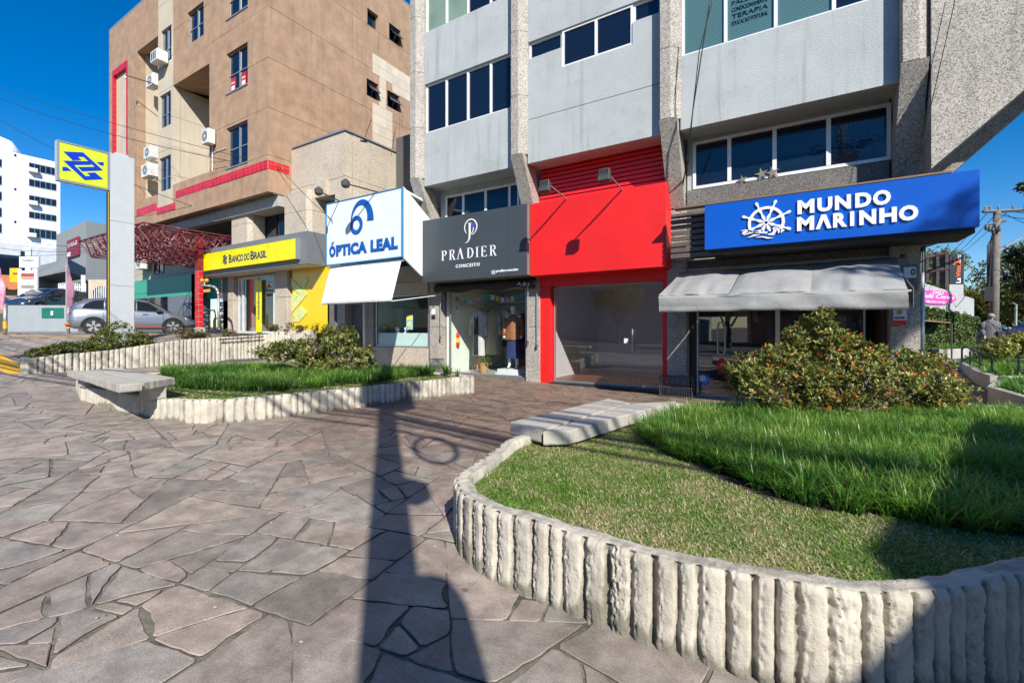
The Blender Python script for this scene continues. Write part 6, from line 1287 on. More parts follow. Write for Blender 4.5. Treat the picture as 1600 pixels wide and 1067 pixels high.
# air conditioners on the bay
def ac(px, py, Y, w_, h_, d_, label, fan=True):
    p = pY(px, py, Y); t = thing("air_conditioner", label, 'air conditioner', p, group=None); MB().box(p.x-w_/2, p.x+w_/2, Y-d_/2, Y+d_/2, p.z-h_/2, p.z+h_/2).build("casing", paint("ac_white", (.66, .66, .63), rough=.5, streak=.2), t, bevel=.02)
    if fan: MB().lathe((p.x, Y-d_/2-.004, p.z), [(h_*.36, -.004), (h_*.36, .004)], 18, 'Y').build("fan_grille", paint("grille_grey", (.22, .22, .22)), t); MB().lathe((p.x, Y-d_/2-.008, p.z), [(h_*.1, -.006), (h_*.1, .004)], 10, 'Y').build("hub", MATS["ac_white"], t)
    else: 
        for k in range(3): MB().box(p.x-w_*.35+k*w_*.25, p.x-w_*.2+k*w_*.25, Y-d_/2-.004, Y-d_/2+.004, p.z-h_*.35, p.z+h_*.35).build("louvre", M_dark, t)
    MB().tube((p.x, Y, p.z-h_/2), (p.x, Y+d_/2+.2, p.z-h_/2-.05), .02, 5).build("bracket", M_steel, t); return t
ac(249, 91, 9.35, .72, .52, .45, "large window air conditioner below the top window of the cream bay", False)
ac(240, 128, 9.95, .8, .6, .35, "white air conditioner in the upper part of the left recess"); ac(236, 240, 9.9, .8, .6, .35, "upper of two stacked air conditioners in the left recess"); ac(234, 268, 9.8, .95, .65, .4, "lower of two stacked air conditioners above the red tile band")
ac(326, 215, 9.4, .5, .6, .3, "narrow air conditioner fixed at the edge of the right recess", True)
CP = thing("conduit", "white conduit on the brown wall beside the lowest corner window", 'conduit', (uX(338), 9.58, 8.0)); MB().path([(uX(333), 9.57, zt(333, 268)), (uX(333), 9.57, zt(333, 212)), (uX(336), 9.5, zt(336, 209))], .02, 6).path([(uX(327), 9.57, zt(327, 242)), (uX(354), 9.57, zt(354, 232))], .016, 6).build("pipe", M_white, CP)
SL = thing("wall_camera", "small camera on a long pole across the left recess", 'camera', (uX(194), 8.6, 13)); q0, q1 = pY(240, 131, 9.8), pY(196, 118, 8.9); MB().tube(q0, q1, .02, 6).build("pole", M_black, SL); MB().lathe(q1 - Vector((0, 0, .12)), [(.03, -.05), (.06, 0), (.05, .07)], 10).build("head", paint("ac_white", (.6,)*3), SL)
# ---- storey below: granite piers, windows, bank
zF = 1.42
BF = thing("bank_shop", "beige granite bank front with glazed entrance under the grey canopy", 'shop front', (-18, 10.5, zF))
def bx(px, Y=10.5): return XY(px, Y)
for a_, b_ in ((357, 372), (437, 456)):
    MB().box(bx(a_), bx(b_), 10.3, 10.9, zF-.1, zF+1.35).build("pier_block", M_beigeg, BF, bevel=.006); MB().box(bx(a_), bx(b_), 10.303, 10.9, zF+1.362, 3.8).build("pier_block", M_beigeg, BF, bevel=.006)
f = window(BF, 'Y', bx(373, 10.45), bx(430, 10.45), zF-.05, 3.72, 10.42, -1, [.14, .56], .09, fm=paint("door_frame_white", (.6, .62, .62), rough=.4), gm=M_glassdark, name="entrance", deep=.12)
xv = bx(405, 10.38); MB().box(xv-.2, xv+.2, 10.36, 10.375, zF, 3.55).build("yellow_band", paint("bank_yellow", (.78, .72, .0), rough=.35), f); text(f, "Autoatendimento", paint("bank_navy", (.01, .012, .12)), xv-.11, xv+.06, zF+.5, 3.1, 10.36, .004, bold=.02, vertical=True)
MB().box(bx(431), bx(436.5), 10.45, 10.5, zF, 3.75).build("side_pane", M_tinted, BF)
YP = thing("yellow_wall_sign", "bright yellow wall panel with pale green interlocking logo shapes", 'wall panel', (-15.4, 10.4, 1.4)); a_, b_ = bx(457.0, 10.4), bx(514.5, 10.4); MB().box(a_, b_, 10.4, 10.9, 1.3, 3.78).build("panel", paint("panel_yellow", (.82, .56, .0), rough=.25, var=.03, coat=.4), YP)
def zY(x, y): p = pY(330 + x*190/1448, 380 + y*140/1067, 10.37); return (p.x, p.z)
M_pg = paint("pale_lime", (.62, .66, .25), rough=.3)
for P_ in ([(955, 420), (1140, 610), (955, 830), (955, 715), (1048, 610), (955, 515)], [(1062, 490), (1145, 395), (1145, 460), (1102, 530)], [(955, 620), (985, 590), (1026, 626), (955, 715)], [(965, 850), (1065, 750), (1140, 828), (1045, 940), (985, 935), (1000, 895)]):
    MB().prism([zY(x, y) for x, y in P_][::-1], 10.37, 10.399).build("logo_piece", M_pg, YP)
BC = thing("bank_canopy", "dark grey bank canopy box with long yellow illuminated style sign", 'canopy', (-18, 9.65, 3.78)); M_cgrey = mk("canopy_grey", (.16, .175, .19), rough=.4, var=.04, spec=.5); M_navy = MATS["bank_navy"]
cx0, cx1 = XY(311.5, 9.65), XY(480, 9.65)
MB().box(cx0, cx1, 9.65, 9.7, 3.8, 4.93).build("face", M_cgrey, BC); MB().box(cx1-.04, cx1, 9.702, 11, 3.8, 4.93).build("side", M_cgrey, BC); MB().box(cx0, cx1-.045, 9.71, 10.9, 4.86, 4.92).build("top", M_cgrey, BC); MB().box(cx0, cx0+.04, 9.702, 10.9, 3.8, 4.85).build("side", M_cgrey, BC)
for k in range(14): x = cx0+.05+(cx1-cx0-.1)*k/14; MB().box(x, x+(cx1-cx0-.1)/14-.012, 9.71, 10.9, 3.79, 3.82).build("soffit_board", paint("soffit_cream", (.6, .55, .45), rough=.6), BC)
sx0, sx1 = XY(316, 9.5), XY(462, 9.5); sz0 = pY(316, 424, 9.5).z; sz1 = pY(316, 398, 9.5).z
MB().box(sx0, sx1, 9.5, 9.64, sz0, sz1).build("sign_box", MATS["bank_yellow"], BC, bevel=.004); MB().box(sx1+.001, sx1+.06, 9.49, 9.645, sz0-.01, sz1+.01).build("end_trim", M_alu, BC)
def zK(x, y): p = pY(330 + x*190/1448, 380 + y*140/1067, 9.5); return (p.x, p.z)
word = [("B", 213, 245, 236, 140), ("ANCO", 248, 382, 226, 150), ("DO", 395, 458, 208, 128), ("B", 471, 512, 195, 100), ("RASIL", 516, 660, 180, 96)]
zb0 = zK(213, 236)[1]; hB = zK(213, 140)[1]-zb0
for s_, a_, b_, _q, _r in word: text(BC, s_, M_navy, zK(a_, 200)[0], zK(b_, 150)[0], zb0, zb0+hB*(1. if s_ == "B" else .84), 9.5, .01, bold=.012, space=.95)
# interlocking emblem used on the canopy and the totem (unit square, x right, y up)
EMB = [[(-1.0, .62), (-.03, .88), (1.0, .0), (-.08, -.38), (-.31, -.17), (.56, .10), (-.03, .60), (-.30, .52), (-.12, .36), (-.55, .20)],
       [(-1.0, .03), (.24, .38), (.40, .20), (-.49, -.08), (.10, -.66), (.34, -.58), (.16, -.42), (.58, -.27), (1.0, -.60), (.04, -.93)],
       [(.66, .45), (.84, .30), (1.03, .33), (1.03, .56)], [(-1.03, -.37), (-.82, -.33), (-.60, -.50), (-1.03, -.63)]]
def emblem(parent, cx_, cz_, sx_, sz_, d, depth, mat, ax='Y'):
    for P_ in EMB:
        q = [(cx_+x*sx_, cz_+y*sz_) for x, y in P_]
        if ax == 'Y': MB().prism(q[::-1], d-depth, d, 'Y').build("emblem_piece", mat, parent)
        else: MB().prism(q, d, d+depth, 'X').build("emblem_piece", mat, parent)
ce = zK(165, 196); emblem(BC, ce[0], ce[1], .16, .23, 9.499, .01, M_navy)
# upper windows between piers above the canopy
UP = thing("pier_storey", "beige granite piers and dark windows between canopy and brown building", 'wall', (-18, 10.5, 4.9))
for a_, b_ in ((359, 389), (441, 482)):
    xa, xb = bx(a_, 10.1), bx(b_, 10.1); MB().prism([(xa, 10.9), (xa, 10.25), (xa+.15, 10.1), (xb-.15, 10.1), (xb, 10.25), (xb, 10.9)][::-1], 4.7, 5.85, 'Z').build("pier_block", M_beigeg, UP); MB().prism([(xa, 10.9), (xa, 10.25), (xa+.15, 10.1), (xb-.15, 10.1), (xb, 10.25), (xb, 10.9)][::-1], 5.862, 6.6, 'Z').build("pier_block", M_beigeg, UP)
window(UP, 'Y', bx(389), bx(441), 4.7, 6.2, 10.75, -1, [.33, .66], .04, rows=(.35,), fm=M_black); MB().box(bx(389, 10.1), bx(441, 10.1), 10.3, 10.9, 6.21, 6.6).build("lintel", M_beigeg, UP)
window(UP, 'Y', bx(482), bx(513), 4.7, 6.3, 10.8, -1, [.5], .04, rows=(.35,), fm=M_alu); MB().box(bx(482, 10.1), bx(514), 10.35, 10.9, 6.31, 6.9).build("lintel", M_beigeg, UP)
# mint supermarket wall under the building, shelves of goods
SW = thing("grocery_front", "mint green and grey wall of the grocery under the brown building", 'shop front', (-26, 12, 1.4)); M_mintg = mk("mint_panel", (.05, .36, .25), rough=.45, var=.05); M_slate = mk("slate_panel", (.15, .17, .2), rough=.5, var=.05)
Yg = 12.4; gx = lambda px: XY(px, Yg); gzz = lambda px, py: pY(px, py, Yg).z
a_, b_, c_ = gx(205), gx(299), gx(352)
MB().box(a_, b_, Yg, Yg+.3, gzz(299, 461), gzz(299, 428)).build("mint_band", M_mintg, SW); MB().box(a_, b_-.0, Yg+.003, Yg+.3, 1.2, gzz(299, 461)-.005).build("grey_band", M_slate, SW)
MB().box(b_+.01, c_, Yg+.8, Yg+1.0, gzz(299, 466), gzz(299, 428)).build("mint_band", M_mintg, SW); MB().box(b_-.1, b_, Yg+.01, Yg+1.0, 1.2, gzz(299, 428)).build("return_wall", M_slate, SW)
MB().box(a_, gx(262), Yg-.02, Yg-.003, 1.4+1.1, gzz(230, 466)).build("shop_window", M_tinted, SW)
MB().box(a_-.5, c_, Yg+.3, Yg+.6, gzz(299, 427)+.01, 6.6).build("upper_wall", M_beigeg, SW); window(SW, 'Y', gx(233), gx(248), gzz(240, 427), gzz(240, 395), Yg+.25, -1, [.5], .05, fm=M_black)
ac(222, 410, 12.3, .9, .9, .4, "air conditioner on the ledge above the mint band")
GS = thing("goods_shelf", "grocery shelves stacked with packets beside the red tiled column", 'shelf', (gx(330), 13.0, 1.4)); xa, xb = gx(318), gx(345)
MB().box(xa, xb, 13.6, 13.7, 1.3, 3.2).build("back", M_dark, GS)
for k in range(5):
    z = 1.5+.33*k; MB().box(xa, xb, 13.1, 13.6, z, z+.03).build("shelf", paint("shelf_dark", (.12, .1, .09)), GS); x = xa+.03
    while x < xb-.12:
        wv_ = random.uniform(.07, .15); MB().box(x, x+wv_*.9, 13.15, 13.4, z+.032, z+.032+random.uniform(.12, .24)).build("packet", paint("pk_%d" % random.randint(0, 5), random.choice([(.5, .45, .35), (.4, .1, .05), (.5, .5, .5), (.45, .3, .08), (.15, .2, .3)])), GS); x += wv_
# red tiled column
RC = thing("tiled_column", "square column clad in glossy red tiles beside the bank canopy", 'column', (XY(311, 9.3), 9.3, 1.4)); xa = XY(304.5, 9.3); xb = xa+.3; yq = YX(317.5, xb)
MB().box(xa+.012, xb-.012, 9.31, yq, 1.3, 5.35).build("core", paint("grout", (.5, .48, .45)), RC)
nz_ = 10; zt_ = 3.98
for j in range(nz_):
    for i in range(2):
        mb = MB(); mb.av = random.random(); w3_ = (xb-xa)/2; z0 = 1.62+(zt_-1.62)*j/nz_; mb.box(xa+w3_*i+.012, xa+w3_*(i+1)-.012, 9.295, 9.315, z0+.012, z0+(zt_-1.62)/nz_-.012); mb.build("tile", M_rtile, RC)
    mb = MB(); mb.box(xb-.013, xb+.003, 9.32, yq-.005, z0+.012, z0+(zt_-1.62)/nz_-.012); mb.build("tile", M_rtile, RC)
MB().box(xa, xb, 9.3, yq+.02, 3.99, 5.4).build("upper_shaft", paint("maroon", (.2, .01, .02), rough=.4), RC); MB().box(xa-.05, xb+.05, 9.25, yq+.05, 1.3, 1.6).build("base", M_concrete, RC)
# height bar with orange lamps
HB = thing("lamp_gate", "bent grey pipe with two orange warning lamps in front of the grocery", 'barrier', (-19.5, 9.2, 1.4)); q = lambda px, py: pY(px, py, 9.15)
MB().path([q(341.5, 512), q(341.5, 462), q(340, 454), q(336, 449), q(330, 447), q(312, 446)], .045, 8).build("pipe", M_steel, HB, smooth=True)
for px in (316, 323):
    p = q(px, 438.5); MB().lathe(p - Vector((0, 0, .08)), [(.02, -.01), (.075, .04), (.085, .09), (.06, .15), (.01, .17)], 12).build("lamp", paint("orange_lens", (.75, .28, .02), rough=.25), HB, smooth=True)
MB().tube(q(319.5, 447), q(319.5, 441), .03, 6).build("lamp_post", M_steel, HB); a_, b_ = q(318, 457), q(328, 451.5); MB().box(a_.x, b_.x, 9.14, 9.16, a_.z, b_.z).build("plate", MATS["orange_lens"], HB)
for k in range(2):
    t = thing("bike_hoop", ("tall black bicycle hoop in front of the grocery", "short black bicycle hoop beside the lamp gate")[k], 'bicycle stand', (-20, 10, 1.4)); x0 = XY(326+8*k, 9.9); hh = (.95, .6)[k]; MB().path([(x0, 9.9, 1.35), (x0, 9.9, 1.4+hh*.8), (x0+.08, 9.9, 1.4+hh), (x0+.5, 9.9, 1.4+hh), (x0+.58, 9.9, 1.4+hh*.8), (x0+.58, 9.9, 1.35)], .03, 7).build("hoop", M_black, t)
CH = thing("chain_panel", "dark slatted edge panel beside the bank pier", 'panel', (XY(351, 10.2), 10.2, 1.4)); xa, xb = XY(346.5, 10.3), XY(356, 10.3); MB().box(xa+.1, xb, 10.3, 10.35, 1.35, 3.78).build("board", M_black, CH)
for k in range(22): z = 1.45+.105*k; MB().box(xa-.02, xa+.1, 10.27, 10.31, z, z+.05).build("slat", M_alu, CH)
MB().box(xa-.06, xa-.02, 10.26, 10.3, 3.0, 3.78).build("red_edge", MATS["poster_red"], CH)
# ================================================================ SPACE FRAME CANOPY
M_frame = mk("shaded_frame_paint", (.13, .022, .03), rough=.5, var=.4, scale=3, stain=.8, stcol=(.5, .42, .42)); SF = thing("space_frame", "red and white painted steel space frame canopy under the brown building", 'canopy', (-26, 8, 5.0))  # red darkened below its own tone to stand for the overhang's shade
x0s, x1s, y0s, y1s, zlo, zhi = -27.5, -20.6, 7.2, 12.2, 4.8, 5.5; nx_, ny_ = 10, 7; mbs = [MB(), MB(), MB()]
gxs = np.linspace(x0s, x1s, nx_+1); gys = np.linspace(y0s, y1s, ny_+1); hx_, hy_ = (gxs[1]-gxs[0])/2, (gys[1]-gys[0])/2
sl = lambda x: .18*(x1s-x)/(x1s-x0s)*0
for i in range(nx_+1):
    for j in range(ny_+1):
        x, y = gxs[i], gys[j]
        if i < nx_: mbs[0].tube((x, y, zhi), (gxs[i+1], y, zhi), .03, 6)
        if j < ny_: mbs[0].tube((x, y, zhi), (x, gys[j+1], zhi), .03, 6)
        if i < nx_ and j < ny_:
            c = (x+hx_, y+hy_, zlo)
            for (a_, b_) in ((0, 0), (1, 0), (0, 1), (1, 1)): mbs[1].tube(c, (gxs[i+a_], gys[j+b_], zhi), .028, 6)
            if i < nx_-1: mbs[2].tube(c, (gxs[i+1]+hx_, y+hy_, zlo), .03, 6)
            if j < ny_-1: mbs[2].tube(c, (x+hx_, gys[j+1]+hy_, zlo), .03, 6)
for m_, nme in zip(mbs, ("top_chords", "diagonals", "bottom_chords")): o = m_.build(nme, M_frame, SF); o['kind'] = 'stuff'
# ================================================================ TOTEM SIGN
M_totem = mk("totem_grey", (.47, .5, .53), rough=.45, var=.04, streak=.12, stcol=(.33, .35, .36)); M_ysign = mk("totem_yellow", (.58, .80, .03), rough=.35, var=.03); M_bblue = mk("emblem_blue", (.0, .03, .5), rough=.4, var=0)
TX = -18.0; y0, y1 = YX(172, TX), YX(210, TX); TT = thing("totem_sign", "tall grey totem with yellow side sign bearing a blue interlocking emblem", 'sign', (TX, y0, .8))
ztop = pX(190, 243, TX).z
zc = [.7, 2.9, 4.9, ztop]
for k in range(3): MB().box(TX-.22, TX, y0, y1, zc[k]+.004, zc[k+1]-.004).build("shaft_panel", M_totem, TT, bevel=.004)
MB().box(TX-.21, TX-.012, y0-.03, y0-.002, .7, pX(171, 300, TX).z).build("edge", M_black, TT); MB().box(TX-.05, TX-.012, y0-.035, y0-.031, .7, pX(171, 300, TX).z).build("yellow_strip", paint("strip_yellow", (.7, .5, .02)), TT)
MB().box(TX-.15, TX-.1, y0+.15, y1-.12, ztop, ztop+.08).build("bracket", M_totem, TT)
ys0 = YX(89, TX); zs1, zs0 = pX(171, 239, TX).z, pX(171, 298, TX).z
b_ = MB(); b_.box(TX-.2, TX-.02, ys0, y0-.0, zs0, zs1); b_.build("sign_box", M_totem, TT, bevel=.004); MB().box(TX-.019, TX-.008, ys0+.05, y0-.06, zs0+.06, zs1-.06).build("sign_face", M_ysign, TT)
mb = MB(); mb.box(TX-.02, TX+.004, ys0, y0-.0, zs1-.045, zs1).box(TX-.02, TX+.004, ys0, y0-.0, zs0, zs0+.045).box(TX-.02, TX+.003, ys0, ys0+.045, zs0+.045, zs1-.045).box(TX-.02, TX+.003, y0-.05, y0-.0, zs0+.045, zs1-.045); mb.build("sign_frame", M_alu, TT)
emblem(TT, (ys0+y0)/2-.02, (zs0+zs1)/2, (y0-ys0)*.375, (zs1-zs0)*.385, TX-.008, .012, M_bblue, 'X')
# ================================================================ CARS
def car(name, label, loc, rz, paint_, L=4.15, W=1.75, H=1.55, hatch=True, group=None):
    """local: x forward, z up; a lofted shell with glass, arches, wheels, lamps"""
    t = thing(name, label, 'car', loc, rz, group=group); hw = W/2
    st = [  # x, z bottom, z belt, z roof, half width low, half width belt, half width roof
        (-2.06, .46, .78, .84, .62, .58, .45), (-2.02, .30, .90, 1.02, .78, .76, .52), (-1.85, .22, .98, 1.33, .85, .82, .60), (-1.5, .2, 1.0, 1.47, .87, .86, .63), (-.9, .19, .98, 1.54, .875, .87, .65), (-.2, .19, .95, 1.55, .875, .87, .65), (.35, .19, .93, 1.50, .875, .865, .64), (.85, .19, .92, 1.26, .87, .86, .62), (1.25, .2, .90, .96, .87, .84, .60), (1.6, .21, .82, .86, .86, .80, .55), (1.9, .24, .70, .74, .80, .72, .48), (2.07, .34, .56, .60, .62, .52, .35)]
    xs = [s_[0] for s_ in st]; X = np.linspace(xs[0], xs[-1], 56); I = lambda k: np.interp(X, xs, [s_[k] for s_ in st])
    zb, zbelt, zr, wl, wb, wr = (I(k) for k in range(1, 7)); V = []; sc = (L/4.13, hw/.875, H/1.55)
    for i in range(len(X)):
        ring_ = [(0, zb[i]), (wl[i]*.8, zb[i]), (wl[i], zb[i]+.1), (wl[i]*1.01, (zb[i]+zbelt[i])/2-.03), (wl[i]*.985, (zb[i]+zbelt[i])/2+.08), (wb[i], zbelt[i]), (wb[i]*.97 if zr[i]-zbelt[i] > .1 else wb[i]*.85, zbelt[i]+.03), ((wb[i]+wr[i])/2, (zbelt[i]+zr[i])/2+.01), (wr[i]+.03, zr[i]-.06), (wr[i]*.8, zr[i]), (0, zr[i]+.015)]
        full = ring_ + [(-y, z) for y, z in ring_[-2:0:-1]]
        V += [(X[i]*sc[0], y*sc[1], z*sc[2]) for y, z in full]
    n = 20; fs = []; mb = MB()
    for i in range(len(X)-1):
        for k in range(n): fs.append((i*n+k, i*n+(k+1)%n, (i+1)*n+(k+1)%n, (i+1)*n+k))
    fs += [tuple(range(n-1, -1, -1)), tuple(range((len(X)-1)*n, len(X)*n))]; mb.add(V, fs); body = mb.build("body", paint_, t, smooth=True, local=True)
    gl = paint("car_glass", (.01, .013, .016), rough=.05, spec=.5); bk = paint("car_trim", (.02, .02, .022), rough=.6)
    def shp(pts, side, off=.012):   # polygon on the side, following the cabin slope
        out = []
        for x, f in pts:
            i = np.interp(x, X, np.arange(len(X))); zb_ = np.interp(x, X, zbelt); zr_ = np.interp(x, X, zr); wb_, wr_ = np.interp(x, X, wb), np.interp(x, X, wr); z = zb_+.03+(zr_-.06-zb_-.03)*f; y = (wb_*.97)*(1-f)+(wr_+.03)*f + .02*math.sin(math.pi*f) + off; out.append((x*sc[0], side*y*sc[1], z*sc[2]))
        return out
    for side in (1, -1):
        for pts in ([(-1.62, .12), (-.98, .08), (-.98, .5), (-.98, .93), (-1.3, .9), (-1.55, .6)], [(-.93, .08), (.02, .08), (.02, .5), (.02, .95), (-.93, .93), (-.93, .5)], [(.07, .08), (.98, .1), (.8, .5), (.45, .93), (.07, .95), (.07, .5)]):
            q = shp(pts, side); q2 = shp(pts, side, -.02); c = np.mean(q, 0); mb = MB(); n_ = len(q); mb.add(q + q2, [tuple(range(n_)) if side < 0 else tuple(range(n_-1, -1, -1))] + [(i, (i+1)%n_, n_+(i+1)%n_, n_+i) for i in range(n_)]); mb.build("side_window", gl, t, local=True)
        for wx in (-1.28, 1.28):
            wx_ = wx*sc[0]; mb = MB(); mb.lathe((wx_, side*(hw+.002), .32), [(.375, 0), (.375, side*.004)], 24, 'Y'); mb.build('wheel_well', bk, t, local=True); mb = MB(); mb.lathe((wx_, side*(hw-.155), .32), [(.10, -.0), (.32, 0.02*side), (.335, .1*side), (.325, .17*side), (.24, .185*side), (.24, .15*side)], 24, 'Y'); wh = mb.build("wheel", M_rubber, t, smooth=True, local=True)
            mb = MB(); mb.lathe((wx_, side*(hw+.012), .32), [(.24, -.02*side), (.245, .01*side), (.21, .015*side), (.2, -.03*side)], 20, 'Y'); rim = mb.build("rim", paint("rim_dark", (.05, .05, .055), rough=.4, metal=.3), wh, smooth=True, local=True)
            mb = MB()
            for k in range(5):
                a_ = 2*math.pi*k/5 + .3; c_, s__ = math.cos(a_), math.sin(a_); P = lambda r, o: (wx_ + c_*r - s__*o, side*(hw+.034), .32 + s__*r + c_*o); Q = lambda r, o: (wx_ + c_*r - s__*o, side*(hw+.01), .32 + s__*r + c_*o)
                mb.hexa([Q(.04, -.035), Q(.04, .035), Q(.225, .07), Q(.225, -.07), P(.04, -.03), P(.04, .03), P(.225, .055), P(.225, -.055)])
            mb.build("spokes", paint("rim_silver", (.6, .6, .62), rough=.25, metal=.8), wh, local=True)
            mb = MB(); prev = None
            for k in range(13):
                a_ = math.pi*k/12; p = (wx_ + math.cos(a_)*.375, side*(hw+.005), .32 + math.sin(a_)*.375)
                if prev: mb.tube(prev, p, .045, 6)
                prev = p
            mb.build("arch_trim", bk, t, smooth=True, local=True)
        MB().box(-1.0*sc[0], .95*sc[0], side*(hw-.02), side*(hw+.012), .2, .3).build("sill_trim", bk, t, local=True, bevel=.02)
        MB().hexa([(.72, side*.88, .93), (.95, side*.88, .95), (.95, side*1.0, .98), (.74, side*1.02, .97), (.74, side*.9, 1.08), (.92, side*.9, 1.06), (.9, side*.99, 1.06), (.76, side*1.0, 1.08)]).build("mirror", bk, t, local=True, bevel=.015)
        for hx in (-.6, .35): MB().box(hx-.1, hx+.1, side*(hw-.005), side*(hw+.02), .84, .87).build("door_handle", paint_, t, local=True)
        mb = MB()
        for dx in (-1.02, -.02, .98): mb.box(dx-.004, dx+.004, side*(hw-.03), side*(hw+.004), .3, .92)
        mb.build("door_gap", bk, t, local=True)
        MB().hexa([(1.75*sc[0], side*.5, .62), (2.0*sc[0], side*.45, .58), (1.78*sc[0], side*.80, .62), (1.62*sc[0], side*.8, .66), (1.72*sc[0], side*.5, .74), (1.96*sc[0], side*.45, .66), (1.74*sc[0], side*.79, .72), (1.6*sc[0], side*.79, .74)]).build("headlight", paint("lens", (.6, .62, .65), rough=.1), t, local=True)
        MB().box(-2.0*sc[0], -1.86*sc[0], side*.5, side*.8, .84, .92).build("tail_light", paint("tail_red", (.4, .01, .01), rough=.2), t, local=True)
    # windscreen and rear glass
    for (xa, xb) in ((.5, 1.12), (-1.98, -1.72)):
        q = []
        for x in (xa, xb):
            zr_ = np.interp(x, X, zr)+.03; wr_ = np.interp(x, X, wr)*.92; q += [(x*sc[0], -wr_*sc[1], zr_*sc[2]), (x*sc[0], wr_*sc[1], zr_*sc[2])]
        a_, b_, c_, d_ = q; dn = [(x, y, z-.05) for x, y, z in (a_, b_, d_, c_)]; MB().hexa(dn + [a_, b_, d_, c_]).build("windscreen" if xa > 0 else "rear_window", gl, t, local=True)
    MB().box(-1.95*sc[0], -1.68*sc[0], -.6, .6, 1.45*sc[2], 1.49*sc[2]).build("spoiler", bk, t, local=True, bevel=.015); MB().box(-2.1*sc[0], -1.95*sc[0], -.7, .7, .3, .42).build("rear_bumper", bk, t, local=True, bevel=.02)
    MB().box(-2.13*sc[0], -2.0*sc[0], -.74, -.5, .36, .44).build("reflector", paint("red_accent", (.7, .06, .02)), t, local=True); MB().box(-1.0*sc[0], 1.0*sc[0], -(hw+.016), -(hw-.0), .295, .315).build("red_trim", MATS["red_accent"], t, local=True); return t
M_silver = mk("silver_paint", (.24, .26, .29), rough=.28, metal=.6, var=.02, coat=1.); M_navycar = mk("navy_car_paint", (.03, .05, .09), rough=.25, metal=.3, var=.02, coat=1.); M_redcar = mk("maroon_car_paint", (.12, .03, .03), rough=.3, metal=.3, var=.02, coat=1.)
cpos = pD(211, 500, 20.6); cz_ = 1.36
car("parked_car", "silver electric hatchback parked beside the grey totem", (cpos.x, cpos.y, gz(cpos.x, cpos.y)-.01), math.radians(90-18.8+0), M_silver, L=4.3)
# ================================================================ LEFT BACKGROUND
LW = thing("low_wall", "low grey painted wall with green notice beside the car park", 'wall', (-30, 6, 1.4)); p0, p1 = pD(12, 513, 25), pD(122, 511, 25)
def wall_between(parent, a_, b_, z0, z1, th, mat, name="wall"):
    d = Vector((b_[0]-a_[0], b_[1]-a_[1], 0)); n = Vector((-d.y, d.x, 0)).normalized()*th; q = [(a_[0], a_[1]), (b_[0], b_[1]), (b_[0]+n.x, b_[1]+n.y), (a_[0]+n.x, a_[1]+n.y)]
    return MB().hexa([(x, y, z0) for x, y in q] + [(x, y, z1) for x, y in q]).build(name, mat, parent)
M_gwall = mk("grey_wall_paint", (.3, .33, .35), rough=.8, var=.05, streak=.2); zz1 = pD(60, 477, 25).z
wall_between(LW, p0, p1, p0.z-.3, zz1, .25, M_gwall)
def lp(f): return p0.lerp(p1, f)
a_, b_ = lp(.49), lp(.80); dd = (b_-a_).normalized(); nn = Vector((dd.y, -dd.x, 0))*.03
if nn.dot(Vector((p0.x, p0.y, 0))) > 0: nn = -nn
wall_between(LW, a_+nn, b_+nn, pD(80, 497, 25).z, pD(80, 481, 25).z, .025, paint("notice_green", (.01, .14, .1)), "notice")
c_ = lp(.65)+nn*2; MB().box(c_.x-.06, c_.x+.06, c_.y-.06, c_.y+.02, pD(80, 493, 25).z, pD(80, 486, 25).z).build("notice_icon", M_letter, LW)
cb = pD(78, 478, 27.5); car("parked_car", "dark blue car facing the street above the grey wall", (cb.x, cb.y, cb.z-.5), math.radians(-62), M_navycar)
DK = thing("raised_yard", "raised yard behind the low grey wall", 'terrace', (-34, 8, 1.5), kind='structure'); wall_between(DK, p0 + (p0-p1)*.5, p1 + (p1-p0)*.1, .5, cb.z-.5, 9, M_earth, "slab") if False else None
q0, q1 = pD(-60, 500, 25.4), pD(122, 500, 25.4); MB().hexa([(q0.x, q0.y, 1), (q1.x, q1.y, 1), (q1.x-8, q1.y+4, 1), (q0.x-12, q0.y+2, 1), (q0.x, q0.y, cb.z-.51), (q1.x, q1.y, cb.z-.51), (q1.x-8, q1.y+4, cb.z-.51), (q0.x-12, q0.y+2, cb.z-.51)]).build("slab", M_earth, DK)
for px, d, lab in ((8, 17, "grey street post with yellow band at the left edge"), (107, 20, "grey street post with yellow band beside the pink flag")):
    b = pD(px, 525 if px < 50 else 523, d); t = thing("street_post", lab, 'post', b); MB().tube(b, b+Vector((0, 0, 1.2)), .055, 10).build("pole", M_steel, t, smooth=True); MB().tube(b+Vector((0, 0, .28)), b+Vector((0, 0, .55)), .06, 10).build("yellow_band", paint("band_yellow", (.75, .4, .02)), t)
M_flag = mk("mauve_flag_cloth", (.3, .14, .2), rough=.8, var=.1); M_flag2 = mk("pink_flag_cloth", (.75, .3, .42), rough=.8, var=.3, scale=3)
def feather(px0, px1, pyt, pyb, d, mat, label):
    b = pD(px0, 522, d); t = thing("feather_flag", label, 'flag', b); top = pD(px0, pyt, d); MB().tube(b, top, .02, 6).build("pole", M_steel, t); n = 14; pts = []
    L_, Rr = [], []
    for k in range(n+1):
        f = k/n; y = pyt + (pyb-pyt)*f; wv_ = (px1-px0)*min(1, .25+1.6*f)*(1-.12*math.sin(f*9)); L_.append(pD(px0, y, d)); Rr.append(pD(px0+wv_, y+2, d+.1*math.sin(f*7)))
    V = [v for k in range(n+1) for v in (L_[k], Rr[k])]; W_ = [v+Vector((.01, .02, 0)) for v in V]; m = len(V)
    MB().add(V+W_, [(2*k, 2*k+1, 2*k+3, 2*k+2) for k in range(n)] + [(m+2*k, m+2*k+2, m+2*k+3, m+2*k+1) for k in range(n)]).build("cloth", mat, t, smooth=True)
